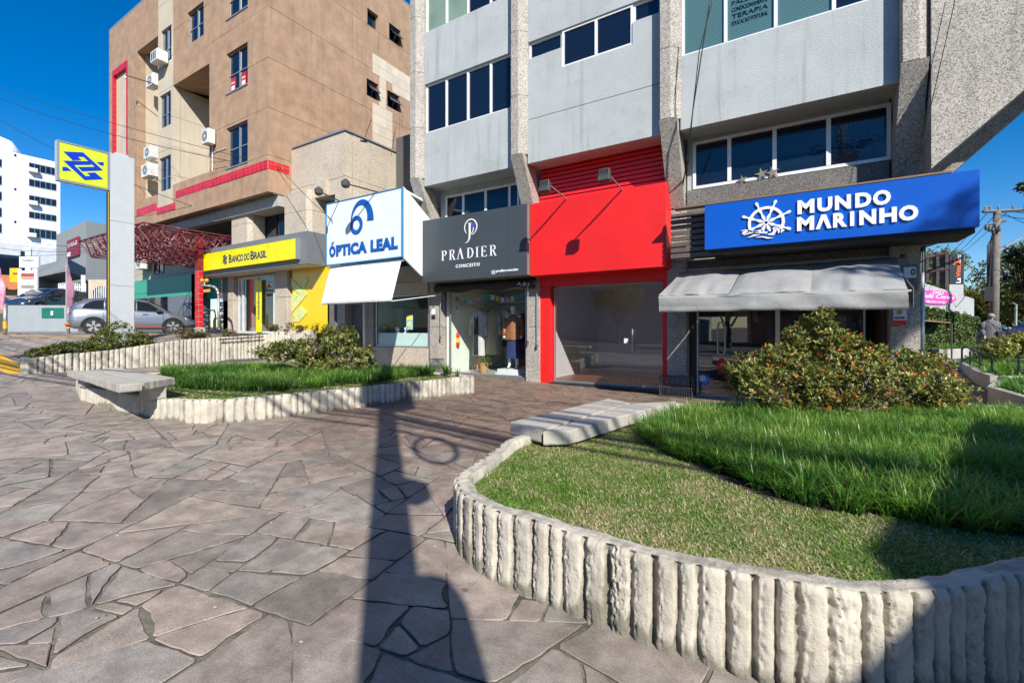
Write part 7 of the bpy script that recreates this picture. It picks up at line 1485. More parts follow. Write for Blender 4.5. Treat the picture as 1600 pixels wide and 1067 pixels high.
feather(103.5, 114, 412, 485, 20, M_flag, "mauve feather flag on the street post by the grey wall"); feather(-3, 6, 417, 482, 17, M_flag2, "pink feather flag cut by the left edge of the picture")
# white tower
M_towerw = mk("white_tower_paint", (.85, .85, .86), rough=.8, var=.04, streak=.15, stcol=(.55, .55, .56)); WT = thing("apartment_tower", "tall white apartment tower with ribbon windows in the left distance", 'building', (-90, 20, 2)); dT = 78
def dP(px, py, d=dT): return pD(px, py, d)
tr1 = dP(92, 255); tl1 = dP(-60, 205); vis_r = dP(92, 500)
# front face direction chosen so its roofline falls towards the right
A_ = Vector((dP(94, 258, 88).x, dP(94, 258, 88).y, 0)); B_ = Vector((dP(-90, 200, 75.7).x, dP(-90, 200, 75.7).y, 0)); zt1 = dP(94, 255, 88).z
dirT = (A_-B_).normalized(); nT = Vector((dirT.y, -dirT.x, 0)); 
if nT.dot(A_) > 0: nT = -nT
def tw(f, off): p = B_.lerp(A_, f) + nT*off; return p
q = [tw(0, 0), tw(1, 0), tw(1, -14), tw(0, -14)]; MB().hexa([(p.x, p.y, 0) for p in q] + [(p.x, p.y, zt1) for p in q]).build("wall", M_towerw, WT)
LT = (A_-B_).length
def rect_on(f0, f1, z0, z1, off, th, name, mat, parent):
    a_, b_ = tw(f0, off), tw(f1, off); c_, d_ = tw(f1, off-th), tw(f0, off-th); return MB().hexa([(p.x, p.y, z0) for p in (a_, b_, c_, d_)] + [(p.x, p.y, z1) for p in (a_, b_, c_, d_)]).build(name, mat, parent)
nfl = 9; fh = 3.0
def fxp(px):   # fraction along the tower face for a pixel column
    rx, ry = ray(px); d = A_-B_; den = rx*d.y - ry*d.x; k = (B_.x*ry - B_.y*rx)/ -den if abs(den) > 1e-9 else 0
    return (B_.y*rx - B_.x*ry)/(d.x*ry - d.y*rx)
fa, fb = fxp(45), fxp(88)
def tz(px, py): f = fxp(px); p = B_.lerp(A_, f); rx, ry = ray(px); d = p.x/rx; return CAMZ + (HZ-py)*d/F
for (yt, yb2) in ((256, 270), (281, 294), (306, 319), (331, 343), (356, 372)):
    z0, z1 = tz(66, yb2+1), tz(66, yt+2); f = rect_on(fa, fb, z0, z1, .05, .2, "window", M_alu, WT)
    for k in range(5): a_ = fa+(fb-fa)*(k+.06)/5; b2 = fa+(fb-fa)*(k+.94)/5; rect_on(a_, b2, z0+.15, z1-.15, .08, .1, "pane", M_tinted, f)
for (yt, yb2) in ((248, 262), (274, 290), (299, 314), (324, 340), (349, 365)):
    f = rect_on(fxp(-14), fxp(3), tz(0, yb2), tz(0, yt), .05, .2, "window", M_alu, WT); rect_on(fxp(-13), fxp(2), tz(0, yb2)+.2, tz(0, yt)-.2, .08, .1, "pane", M_tinted, f)
for yy in (243, 296, 347): rect_on(fxp(22), fxp(25.5), tz(24, yy+2), tz(24, yy-2), .04, .2, "vent", M_black, WT)
p = tw(fxp(8), -6); MB().lathe((p.x, p.y, zt1), [(3.2, 0), (3.2, 1.6), (2.2, 3.2), (.5, 3.9)], 18).build("roof_tank", M_towerw, WT, smooth=True); MB().tube((p.x+.3, p.y, zt1+3.5), (p.x+.3, p.y, zt1+10), .06, 6).build("mast", M_steel, WT)
# lower white blocks in front of the tower
WB = thing("white_block", "lower pale block with glazed corner in front of the white tower", 'building', (-52, 10, 2)); d1 = 50
a_, b_ = pD(-40, 500, d1), pD(96, 500, d1+6); zq = pD(40, 382, d1+3).z; dd = (b_-a_).normalized(); nb_ = Vector((-dd.y, dd.x, 0)); 
if nb_.dot(a_) < 0: nb_ = -nb_
q = [a_, b_, b_+nb_*9, a_+nb_*9]; MB().hexa([(p.x, p.y, 0) for p in q] + [(p.x, p.y, zq) for p in q]).build("wall", mk("pale_blue_paint", (.55, .58, .65), rough=.8, streak=.3), WB)
for (f0, f1, t_, b2, m_, nm_) in ((.0, .5, 398, 440, M_tinted, "window"), (.55, .62, 384, 470, M_white, "column"), (.5, .55, 390, 470, M_tinted, "window"), (.1, .5, 455, 478, M_dark, "doorway")):
    pa, pb = a_.lerp(b_, f0)-nb_*.1, a_.lerp(b_, f1)-nb_*.1; MB().hexa([(p.x, p.y, pD(20, b2, d1+2).z) for p in (pa, pb, pb+nb_*.3, pa+nb_*.3)] + [(p.x, p.y, pD(20, t_, d1+2).z) for p in (pa, pb, pb+nb_*.3, pa+nb_*.3)]).build(nm_, m_, WB)
# grey building with porch
GB = thing("grey_building", "plain grey building with projecting porch and maroon notice", 'building', (-40, 12, 2)); M_gb = mk("grey_building_paint", (.27, .29, .3), rough=.85, var=.06, streak=.25, stcol=(.2, .21, .21))
c0 = pD(135, 345, 40); l0 = pD(88, 362, 46); r0 = pD(176, 355, 34+9)
def block(parent, pts, z0, z1, mat, name): return MB().prism([(p[0], p[1]) for p in pts], z0, z1, 'Z').build(name, mat, parent)
c0v, l0v, r0v = Vector((c0.x, c0.y)), Vector((l0.x, l0.y)), Vector((r0.x, r0.y)); r0v = c0v + (Vector((ray(215)[0], ray(215)[1]))*44 - c0v); back = l0v + (r0v-c0v)
block(GB, [l0v, c0v, r0v, back], 0, c0.z, M_gb, "wall")
pc = pD(106, 404, 33); pl_ = pD(58, 421, 37); pr_ = pD(134, 408, 38); pv = [Vector((q.x, q.y)) for q in (pl_, pc, pr_)]; zr_ = pc.z; bkp = pv[0] + (pv[2]-pv[1])
block(GB, [pv[0], pv[1], pv[2], bkp], zr_-.9, zr_, M_gb, "porch_roof")
block(GB, [pv[0], pv[0]+(pv[1]-pv[0])*.06, pv[0]+(pv[1]-pv[0])*.06+(pv[2]-pv[1]), bkp], 0, zr_-.9, M_gb, "porch_wall")
mid_ = c0v.lerp(l0v, .38); m2 = c0v.lerp(l0v, .72); pn = Vector(((l0v-c0v).y, -(l0v-c0v).x)).normalized(); 
if pn.dot(c0v) > 0: pn = -pn
NT = thing("notice_board", "maroon rental notice on the grey building", 'notice', (mid_.x, mid_.y, 7)); z0_, z1_ = pD(120, 401, 42).z, pD(120, 373, 42).z
na, nb2 = c0v.lerp(l0v, .17)+pn*.15, c0v.lerp(l0v, .55)+pn*.15; block(NT, [na, nb2, nb2-pn*.1, na-pn*.1], z0_, z1_, paint("maroon_board", (.25, .01, .04)), "board")
# rental wording laid on the notice
V_, F_, bd_ = text_geo("ALUGA-SE", .02); V_ = (V_-V_.min(0))/(np.ptp(V_, axis=0)+1e-9); mb = MB(); dirn = (na-nb2); mb.add([((nb2.x+dirn.x*(.08+.84*v[0]))+pn.x*.02, (nb2.y+dirn.y*(.08+.84*v[0]))+pn.y*.02, z0_+(z1_-z0_)*(.58+.22*v[1])) for v in V_], F_); mb.build("lettering", M_letter, NT)
block(NT, [nb2+dirn*.05+pn*.01, nb2+dirn*.35+pn*.01, nb2+dirn*.35+pn*.02, nb2+dirn*.05+pn*.02], z0_+.12, z0_+(z1_-z0_)*.3, M_letter, "label")
# totem directory, yellow sign
def flat_sign(name, label, cat, px0, px1, py0, py1, d, mat, th=.12, post=True, parent=None):
    a_, b_ = pD(px0, py1, d), pD(px1, py1, d); zt_ = pD(px0, py0, d).z; t = parent or thing(name, label, cat, a_); dd = (b_-a_).normalized(); n_ = Vector((-dd.y, dd.x, 0))*th; MB().hexa([(p.x, p.y, a_.z) for p in (a_, b_, b_+n_, a_+n_)] + [(p.x, p.y, zt_) for p in (a_, b_, b_+n_, a_+n_)]).build("board", mat, t); return t, a_, b_, dd
t, a_, b_, dd = flat_sign("directory_totem", "white framed directory totem with stacked red and white tenant strips", 'sign', 30, 60, 401, 418, 27, M_wsign)
V_, F_, bd_ = text_geo("Residence", .01); V_ = (V_-V_.min(0))/(np.ptp(V_, axis=0)+1e-9); n_ = Vector((dd.y, -dd.x, 0))*.02; MB().add([tuple(a_ + dd*((b_-a_).length*(.2+.6*v[0])) + n_ + Vector((0, 0, .35+.16*v[1]))) for v in V_], F_).build("lettering", paint("sign_green", (.1, .3, .2)), t)
cols = [(.7, .7, .7), (.4, .06, .04), (.5, .3, .25), (.7, .7, .7), (.7, .7, .7), (.3, .28, .27), (.7, .7, .7), (.7, .7, .7), (.35, .06, .05), (.4, .12, .06)]
for k, c in enumerate(cols): flat_sign("", "", "", 33, 55, 423+4.7*k, 427+4.7*k, 27, paint("strip%d" % k, c), parent=t)
for px in (31, 57): p = pD(px, 478, 27); q = pD(px, 420, 27); MB().tube(p, q, .09, 8).build("post", M_white, t)
t, a_, b_, dd = flat_sign("yellow_sign", "square yellow sign behind the directory totem", 'sign', 15, 30, 419, 441, 31, paint("bright_yellow", (.8, .45, .01))); V_, F_, bd_ = text_geo("PARK", .01); V_ = (V_-V_.min(0))/(np.ptp(V_, axis=0)+1e-9); n_ = Vector((dd.y, -dd.x, 0))*.02; MB().add([tuple(a_ + dd*((b_-a_).length*(.35+.6*v[0])) + n_ + Vector((0, 0, .5+.16*v[1]))) for v in V_], F_).build("lettering", MATS["bank_navy"], t)
# small house with arched gate and white fence
AG = thing("arched_gate", "cream wall with arched white barred gate behind the silver car", 'gate', pD(160, 480, 29)); d = 29; n = 14
a_, b_ = pD(138, 500, d), pD(178, 500, d); za, zb2 = pD(150, 437, d).z, a_.z-1; zs = pD(150, 462, d).z; dd = (b_-a_).normalized(); Lg = (b_-a_).length; c_ = .5; R_ = .38*Lg; pts = [(0, zb2), (0, za), (Lg, za), (Lg, zb2), (Lg*.5+R_, zb2)] + [(Lg*.5+R_*math.cos(q), zs+R_*1.0*math.sin(q)) for q in np.linspace(0, math.pi, 12)] + [(Lg*.5-R_, zb2)]
nv = Vector((-dd.y, dd.x, 0))*.3; V = [a_+dd*u+Vector((0, 0, z-a_.z)) for u, z in pts]; V2 = [v+nv for v in V]; n = len(pts); MB().add(V+V2, [tuple(range(n)), tuple(range(2*n-1, n-1, -1))] + [(i, n+i, n+(i+1)%n, (i+1)%n) for i in range(n)]).build("wall", mk("cream_wall", (.5, .42, .33), rough=.9), AG)
for k in range(9): u = Lg*.5-R_*.9+R_*1.8*k/8; p = a_+dd*u; zt_ = zs+math.sqrt(max(0, R_**2-(u-Lg*.5)**2)); MB().tube((p.x, p.y, zb2), (p.x, p.y, zt_), .025, 5).build("bar", M_white, AG)
FN = thing("picket_fence", "white barred fence in front of the grey building", 'fence', pD(110, 480, 30))
for k in range(14): p = pD(92+3.2*k, 500, 30); q = pD(92+3.2*k, 443 if k not in (12,) else 430, 30); MB().tube(p, q, .035 if k not in (12,) else .12, 5).build("bar", M_white, FN)
p, q = pD(92, 449, 30), pD(134, 449, 30); MB().tube(p, q, .04, 5).build("rail", M_white, FN)
for i, (px, py, d_, h_) in enumerate(((-25, 480, 30, 2.2), (12, 478, 33, 1.6))):
    b = pD(px, py, d_); tree("palm_shrub", ("leafy green shrub behind the grey wall at far left", "low green shrub below the yellow sign")[i], (b.x, b.y, b.z-.3), h_, 1.2, 40+i, ntips=250, leaf=.22, low=.1, nl=4, tr=.06)
BR = thing("brick_house_roof", "small house with orange tiled roof behind the yellow sign", 'house', pD(5, 470, 38)); a_, b_ = pD(-30, 480, 38), pD(30, 480, 40); zz2 = pD(10, 452, 39).z; MB().hexa([(a_.x, a_.y, 1), (b_.x, b_.y, 1), (b_.x-5, b_.y+3, 1), (a_.x-5, a_.y+3, 1), (a_.x, a_.y, zz2), (b_.x, b_.y, zz2), (b_.x-5, b_.y+3, zz2), (a_.x-5, a_.y+3, zz2)]).build("wall", mk("ochre_wall", (.4, .3, .2)), BR)
MB().hexa([(a_.x+.5, a_.y-.3, zz2), (b_.x+.5, b_.y-.3, zz2), (b_.x-5, b_.y+3, zz2), (a_.x-5, a_.y+3, zz2), (a_.x-2, a_.y+1, zz2+1.4), (b_.x-2, b_.y+1, zz2+1.4), (b_.x-3, b_.y+1.5, zz2+1.4), (a_.x-3, a_.y+1.5, zz2+1.4)]).build("roof", mk("orange_tiles", (.5, .17, .07)), BR)

BI = thing("bank_interior", "dim bank lobby behind the glazed entrance", 'shop interior', (-18.8, 10.6, 1.4), kind='structure'); xa, xb = bx(372), bx(437)
MB().box(xa, xb, 10.6, 15, zF-.1, zF-.06).build("floor", M_tile, BI); MB().box(xa, xb, 10.6, 15, 3.8, 3.9).build("ceiling", M_wallwhite, BI); MB().box(xa-.1, xa, 10.6, 15, zF-.1, 3.8).build("wall", M_beige, BI); MB().box(xb, xb+.1, 10.95, 15, zF-.1, 3.8).build("wall", M_beige, BI); MB().box(xa, xb, 15, 15.1, zF-.1, 3.8).build("wall", M_beige, BI)
for k in range(3): MB().box(xa+.5+.8*k, xa+1.0+.8*k, 14.2, 14.9, zF-.05, zF+1.5).build("cash_machine", M_cgrey, BI); MB().box(xa+.55+.8*k, xa+.95+.8*k, 14.18, 14.198, zF+.9, zF+1.3).build("screen", MATS["bank_yellow"], BI)

for px, py, lab in ((50, 267, "small air conditioner under the top ribbon window of the white tower"), (50, 318, "small air conditioner under the third ribbon window of the white tower"), (48, 368, "small air conditioner under the lowest ribbon window of the white tower")):
    p = tw(fxp(px), .5); z = tz(px, py); t = MB().box(p.x-.4, p.x+.4, p.y-.6, p.y+.6, z-.4, z+.4).build("air_conditioner", MATS["ac_white"], bevel=.05); tag(t, lab, 'air conditioner')
# ================================================================ RIGHT BACKGROUND
# café gable: grey rendered gable above an ivy covered wall
CW = thing("gable_building", "grey gable wall over ivy with pink oval café sign", 'building', pD(1480, 520, 24)); M_gable = mk("gable_render", (.36, .38, .39), rough=.9, var=.08, streak=.2, stcol=(.25, .26, .26))
dG = 22.0
def gp(px, py, d=dG): return pD(px, py, d)
# the wall stands roughly facing the camera; left end nearer the office block
gl_, gr_ = gp(1400, 500, 20.5), gp(1523, 500, 24.0); dirg = Vector((gr_.x-gl_.x, gr_.y-gl_.y, 0)); Lg = dirg.length; dirg.normalize(); ng = Vector((dirg.y, -dirg.x, 0))
if ng.dot(Vector((gl_.x, gl_.y, 0))) > 0: ng = -ng
def gu(px):
    rx, ry = ray(px); return (gl_.y*rx - gl_.x*ry)/(dirg.x*ry - dirg.y*rx)
def gzp(px, py):
    u = gu(px); p = gl_ + dirg*u; d = p.x/ray(px)[0]; return CAMZ + (HZ-py)*d/F
def gwall(pts, off, th, mat, name, parent):
    q = [(gu(px), gzp(px, py)) for px, py in pts]; A_ = [Vector((gl_.x, gl_.y, 0)) + dirg*u + ng*off + Vector((0, 0, z)) for u, z in q]; B_ = [v - ng*th for v in A_]; n = len(q)
    return MB().add(A_+B_, [tuple(range(n-1, -1, -1)), tuple(range(n, 2*n))] + [(i, (i+1)%n, n+(i+1)%n, n+i) for i in range(n)]).build(name, mat, parent)
gwall([(1400, 432), (1436, 440), (1522, 467), (1522, 560), (1400, 560)], 0, 6, M_gable, "gable_wall", CW)
gwall([(1523.3, 505), (1526, 505), (1526, 552), (1523.3, 552)], .06, .3, M_white, "downpipe", CW)
# ivy: thousands of small leaves over the lower wall
r_ = np.random.default_rng(31); n = 9000; pxs = r_.uniform(1400, 1524, n); top_ = np.interp(pxs, [1400, 1436, 1524], [466, 477, 496]) + r_.normal(0, 1.5, n); pys = top_ + (556-top_)*r_.random(n)
UU = np.array([gu(p) for p in pxs]); ZZ = np.array([gzp(a_, b_) for a_, b_ in zip(pxs, pys)]); B_ = np.array([gl_.x, gl_.y, 0.]) + np.outer(UU, np.array(dirg)) + np.array(ng)*(r_.uniform(.02, .16, n))[:,None]; B_[:,2] = ZZ
d_ = unit(r_.normal(size=(n, 3))*.6 + np.array([0, 0, -.6]) + np.array(ng)*.4); up_ = unit(np.array(ng) + r_.normal(0, .35, (n, 3))); V, Fc = leaf_mesh(B_, d_, up_, r_.uniform(.09, .16, n), r_.uniform(.07, .12, n)); M_ivy = leafmat("ivy_leaves", [(0, (.02, .045, .012)), (.5, (.05, .10, .02)), (.85, (.12, .15, .03)), (1, (.2, .12, .04))], rough=.5)
o = npmesh("ivy", V, Fc, M_ivy, rnd=np.repeat(r_.random(n), 2), parent=CW); o['kind'] = 'stuff'
OV = thing("oval_sign", "pink oval café sign with white script on the grey gable", 'sign', gp(1465, 465)); cu, cz2 = (gu(1395)+gu(1492))/2, gzp(1463, 465); ru, rz2 = (gu(1492)-gu(1428))/2*1.08, (gzp(1463, 454)-gzp(1463, 476))/2
cu = gu(1492)-ru
def gon(u, z, off): v = Vector((gl_.x, gl_.y, 0)) + dirg*u + ng*off; return (v.x, v.y, z)
n = 36; P_ = [(cu+math.cos(2*math.pi*k/n)*ru, cz2+math.sin(2*math.pi*k/n)*rz2) for k in range(n)]; MB().add([gon(u, z, .06) for u, z in P_]+[gon(u, z, .0) for u, z in P_], [tuple(range(n-1, -1, -1))] + [(i, (i+1)%n, n+(i+1)%n, n+i) for i in range(n)]).build("oval_board", paint("sign_pink", (.75, .08, .38)), OV)
def gtext(parent, body, u0, u1, z0, z1, off, mat, shear=.0, bold=.01):
    V_, F_, bd_ = text_geo(body, bold); V_ = (V_-V_.min(0))/(np.ptp(V_, axis=0)+1e-9); m = len(V_); A_ = [gon(u0+(u1-u0)*(v[0]+shear*v[1]*.1), z0+(z1-z0)*v[1], off+.02) for v in V_]; B2 = [gon(u0+(u1-u0)*(v[0]+shear*v[1]*.1), z0+(z1-z0)*v[1], off) for v in V_]
    MB().add(A_+B2, F_ + [(i, j, j+m, i+m) for i, j in bd_]).build("lettering", mat, parent)
gtext(OV, "Caf\u00e9 Cereja", cu-ru*.78, cu+ru*.82, cz2-rz2*.32, cz2+rz2*.45, .06, M_letter, 1.0, .0); gtext(OV, "@cafe.cereja", cu-ru*.4, cu+ru*.45, cz2-rz2*.8, cz2-rz2*.5, .06, M_letter); gtext(OV, "DELI", cu-ru*.1, cu+ru*.35, cz2+rz2*.52, cz2+rz2*.85, .06, M_letter)
# dark lean-to roof and slope in front of the ivy
LR = thing("lean_to_roof", "thin brown lean-to roof over a dark basement ramp before the ivy", 'roof', gp(1440, 505, 19)); a_, b_ = pD(1380, 497, 17.5), pD(1486, 505, 21); MB().hexa([(a_.x, a_.y, a_.z), (b_.x, b_.y, b_.z), (b_.x-.4, b_.y+1.6, b_.z+.05), (a_.x-.6, a_.y+1.6, a_.z+.3), (a_.x, a_.y, a_.z+.07), (b_.x, b_.y, b_.z+.05), (b_.x-.4, b_.y+1.6, b_.z+.12), (a_.x-.6, a_.y+1.6, a_.z+.37)]).build("roof", mk("rusty_sheet", (.22, .12, .09), rough=.8), LR)
a_, b_, c_ = pD(1395, 540, 21.2), pD(1395, 508, 21.2), pD(1478, 508, 22.2); MB().add([tuple(a_), tuple(b_), tuple(c_), (a_.x-.1, a_.y+.3, a_.z), (b_.x-.1, b_.y+.3, b_.z), (c_.x-.1, c_.y+.3, c_.z)], [(0, 2, 1), (3, 4, 5), (0, 1, 4, 3), (1, 2, 5, 4), (2, 0, 3, 5)]).build("dark_opening", M_dark, LR)
# vertical banner sign on its dark support
VB = thing("vertical_sign", "dark vertical sign with orange figure and white and orange wording", 'sign', pD(1496, 450, 24)); d_ = 25
def vs(px, py): return pD(px, py, d_)
a_, b_ = vs(1484, 444), vs(1506, 444); dv = Vector((b_.x-a_.x, b_.y-a_.y, 0)); Lv = dv.length; dv.normalize(); nvv = Vector((dv.y, -dv.x, 0)); zt_, zb2 = vs(1484, 397).z, vs(1484, 444).z
def von(u, z, off): v = Vector((a_.x, a_.y, 0)) + dv*u + nvv*off; return (v.x, v.y, z)
def vbox(u0, u1, z0, z1, o0, o1, mat, name, par): return MB().hexa([von(u0, z0, o0), von(u1, z0, o0), von(u1, z0, o1), von(u0, z0, o1), von(u0, z1, o0), von(u1, z1, o0), von(u1, z1, o1), von(u0, z1, o1)]).build(name, mat, par)
vbox(0, Lv, zb2, zt_, 0, -.2, mk("banner_dark", (.02, .025, .035), rough=.4), "board", VB); vbox(0, Lv, vs(1484, 463).z, zb2-.01, -.02, -.2, M_gable, "support", VB); vbox(-.35, -.02, vs(1484, 455).z, zt_+.1, -.02, -.2, M_dark, "mast", VB)
M_or = paint("sign_orange", (.8, .16, .02))
def vtext(body, z0, z1, u0, u1, mat):
    V_, F_, bd_ = text_geo(body, .02); V_ = (V_-V_.min(0))/(np.ptp(V_, axis=0)+1e-9); m = len(V_); MB().add([von(u0+(u1-u0)*(1-v[1]), z0+(z1-z0)*v[0], .02) for v in V_] + [von(u0+(u1-u0)*(1-v[1]), z0+(z1-z0)*v[0], .0) for v in V_], F_ + [(i, j, j+m, i+m) for i, j in bd_]).build("lettering", mat, VB)
Hs = zt_-zb2; vtext("La", zb2+Hs*.04, zb2+Hs*.21, Lv*.42, Lv*.75, M_letter); vtext("Vitta", zb2+Hs*.24, zb2+Hs*.62, Lv*.42, Lv*.75, M_or); vtext("COM E", zb2+Hs*.72, zb2+Hs*.98, Lv*.55, Lv*.64, M_letter); vtext("CAFETERIA", zb2+Hs*.72, zb2+Hs*.98, Lv*.68, Lv*.77, M_letter)
for q in ([(.2, .62), (.35, .72), (.2, .82)], [(.32, .72), (.6, .72), (.75, .64)], [(.5, .72), (.68, .80)]):
    mb = MB(); mb.path([von(Lv*u, zb2+Hs*z, .03) for u, z in q], .035, 5); mb.build("figure", M_or, VB)
# dark beams of the pergola behind
PG = thing("pergola", "dark brown pergola beams behind the gable", 'pergola', pD(1450, 430, 24))
for px0, py0, px1, py1 in ((1436, 428, 1482, 420), (1440, 405, 1478, 396), (1446, 440, 1446, 400), (1462, 445, 1462, 395), (1476, 450, 1476, 392)): MB().tube(pD(px0, py0, 25), pD(px1, py1, 25), .14, 4).build("beam", paint("dark_timber", (.06, .04, .035)), PG)
# ---- walkway planters with kerbs, handrails
def lowbed(label, pts, z1, hgt, seed, grass=True, n=.2):
    t = thing("raised_bed", label, 'planter', (*pts[0], z1-hgt)); P = pts; k = len(P)
    for i in range(k):
        a_, b_ = Vector((*P[i], 0)), Vector((*P[(i+1)%k], 0)); 
        if (b_-a_).length > .01: wall_between(t, a_, b_, z1-hgt-.3, z1+.03, .14, M_concrete, "kerb")
    MB().prism([tuple(p) for p in P], z1-hgt-.3, z1-.02, 'Z').build("soil", M_soil, t); 
    if grass: tufts([tuple(p) for p in P], 70, 9, .24, "bed_grass", M_liri, "green strappy plants in the " + label, z1-.02, seed, wd=.02)
    return t
def gxy(px, py, z): p = pZ(px, py, z); return (p.x, p.y)
zb1 = .32
lowbed("raised bed at the right edge beside the walkway", [gxy(1558, 612, .25), gxy(1700, 655, .25), gxy(1760, 600, .25), gxy(1570, 600, .25)][::-1], .32, .3, 51)
lowbed("raised bed with bushes behind the black handrail", [gxy(1535, 588, .3), gxy(1560, 597, .3), gxy(1760, 595, .3), gxy(1740, 560, .3), gxy(1528, 560, .3), gxy(1508, 572, .3)][::-1], .42, .3, 52)
lowbed("small raised bed at the foot of the ivy wall", [gxy(1474, 558, .3), gxy(1520, 553, .35), gxy(1524, 549, .4), gxy(1440, 549, .4)][::-1], .62, .3, 53)
def rail(label, pts, posts):
    t = thing("handrail", label, 'handrail', pts[0]); MB().path(pts, .028, 7).build("top_rail", M_black, t, smooth=True); MB().path([Vector(p)-Vector((0, 0, .3)) for p in pts[1:-1]] if len(pts) > 3 else [Vector(p)-Vector((0, 0, .3)) for p in pts], .02, 6).build("lower_rail", M_black, t)
    for p in posts: MB().tube(p, Vector((p[0], p[1], gz(p[0], p[1])-.05)), .028, 7).build("post", M_black, t)
h0, h1, h2 = pD(1503, 545, 15), pD(1508, 541.5, 15), pD(1550, 559, 11.5)
rail("black handrail sloping down beside the walkway at the right", [h0, h1, h2, h2+Vector((0, 0, -.12))], [h0, h0.lerp(h2, .33), h0.lerp(h2, .66), h2])
g0, g1 = pD(1455, 545, 13), pD(1484, 562, 10.5); rail("short black handrail partly hidden by the orange flecked shrub", [g0, g1, g1+Vector((0, 0, -.1))], [g0.lerp(g1, .4), g1])
g0, g1 = pD(1592, 558, 11), pD(1640, 559, 11); rail("black handrail cut by the right edge", [g0, g1], [g0, g1])
b = pD(1487, 568, 13.5); t = thing("thin_pole", "thin dark pole standing on the walkway before the ivy", 'pole', b); MB().tube(Vector((b.x, b.y, gz(b.x, b.y)-.05)), pD(1487, 505, 13.5), .022, 7).build("pole", mk_spot, t)
# bushes on the right, trees beyond
b = pD(1580, 545, 15); shrub("garden_shrub", "pale yellow green bush behind the handrail at the right", (b.x, b.y, b.z-.4), [(*pD(1560, 542, 15), .5, .5, .35), (*pD(1590, 538, 15.5), .6, .5, .4), (*pD(1615, 535, 15.5), .6, .5, .45), (*pD(1540, 548, 15), .4, .4, .25)], 900, 6, .10, M_azalea, lambda r, b, P: np.clip(.35+.4*r.random(len(b)), 0, .72), seed=61, gap=-.25, twig=120)
tl = [(1455, 24+20, 9, 3.4), (1505, 48, 5.6, 3.6), (1535, 44, 4.8, 3.2), (1562, 55, 6.4, 4), (1588, 42, 5.4, 3.4), (1620, 38, 6, 3.6), (1660, 34, 8, 4.2), (1500, 70, 6.5, 5), (1575, 75, 7, 5.5)]
labs = ["tree rising behind the vertical sign", "yellow green tree just right of the vertical sign", "yellow green street tree left of the utility pole", "tree behind the utility pole", "yellow tree right of the utility pole", "bushy tree near the right edge", "tree beyond the right edge of the picture", "far green tree behind the café gable", "far tree closing the end of the side street"]
for i, ((px, d, h_, cr), lab) in enumerate(zip(tl, labs)):
    b = pD(px, 520, d); zb = gz(b.x, b.y); tree("street_tree", lab, (b.x, b.y, zb), h_, cr, 70+i, mat=M_treeleaf, ntips=1500, leaf=.24, tr=.2, low=.3, nl=11, ramp=lambda r, b_, P: np.clip(.25+.6*r.random(len(b_))+.25*vn(b_*.7, 3), 0, 1))
b = pD(1625, 430, 13.0); shrub("dark_tree", "dark bluish conifer branches hanging in from the right edge", (b.x+.8, b.y, 1.2), [(*pD(1605, 395, 13.2), .5, .6, .35), (*pD(1625, 425, 13.5), .75, .8, .55), (*pD(1600, 440, 13.3), .45, .5, .3), (*pD(1650, 400, 13.5), .8, .8, .8), (*pD(1598, 291, 12), .1, .4, .1)], 1300, 6, .11, M_treedark, gr_ramp, seed=91, stemr=.05, gap=-.05, twig=150, cat='tree')
# ---- utility pole on the right
M_wood = mk("weathered_pole", (.16, .145, .13), rough=.9, var=.25, scale=6, bump=.5, bscale=20)
UPo = thing("utility_pole", "weathered utility pole with crossarm and wires at the right", 'utility pole', pD(1553, 520, 21)); dU = 21; zt_ = pD(1553, 329, dU).z; b = pD(1551, 530, dU); tp = pD(1558, 329, dU); MB().tube((b.x, b.y, gz(b.x, b.y)-.2), tp, .19, 12, .13).build("pole", M_wood, UPo, smooth=True)
ca_, cb_ = pD(1536, 331, dU-.5), pD(1612, 328, dU+1.5); MB().tube(ca_, cb_, .075, 4).build("crossarm", M_wood, UPo)
for f in (.04, .14, .3, .6, .85): p = ca_.lerp(cb_, f); MB().lathe(p+Vector((0, 0, .05)), [(.02, 0), (.06, .06), (.03, .1), (.06, .14), (.02, .2)], 8).build("insulator", paint("porcelain", (.3, .25, .22), rough=.2), UPo)
MB().tube(pD(1540, 352, dU), pD(1572, 345, dU), .05, 4).build("brace", M_wood, UPo); MB().tube(pD(1556, 395, dU), pD(1595, 372, dU+1), .05, 6).build("lamp_arm", M_steel, UPo)
p = pD(1545, 460, dU-.25); MB().box(p.x-.12, p.x+.12, p.y-.1, p.y+.1, p.z-.3, p.z+.35).build("meter_box", M_black, UPo)
for k in range(4): mb = MB(); mb.path([tp+Vector((-.14, -.12+.05*k, -.6-.2*k)), Vector((tp.x-.2-.05*k, tp.y-.15, tp.z-1.6)), Vector((b.x-.17, b.y-.14+.06*k, 3.2))], .022, 5); mb.build("riser_cable", M_cable, UPo)
for k in range(5): 
    p = pD(1541+5*k, 356+2*(k % 3), dU-.2); MB().lathe(p, [(.05, -.12), (.07, 0), (.04, .14)], 8).build("fuse", mk_spot, UPo)
def wire(parent, a_, b_, sag, r=.012, n=14, name="wire"):
    a_, b_ = Vector(a_), Vector(b_); return MB().path([a_.lerp(b_, k/n) - Vector((0, 0, sag*4*(k/n)*(1-k/n))) for k in range(n+1)], r, 4).build(name, M_cable, parent)
WR = thing("overhead_wires", "overhead wires running from the utility pole at the right", 'wires', tp)
for k, (px, py, d) in enumerate(((1700, 330, 14), (1700, 360, 14), (1680, 300, 13), (1660, 250, 12), (1670, 420, 14))): wire(WR, ca_.lerp(cb_, .15+.2*k) if k < 4 else pD(1555, 420, dU), pD(px, py, d), .3, .014)
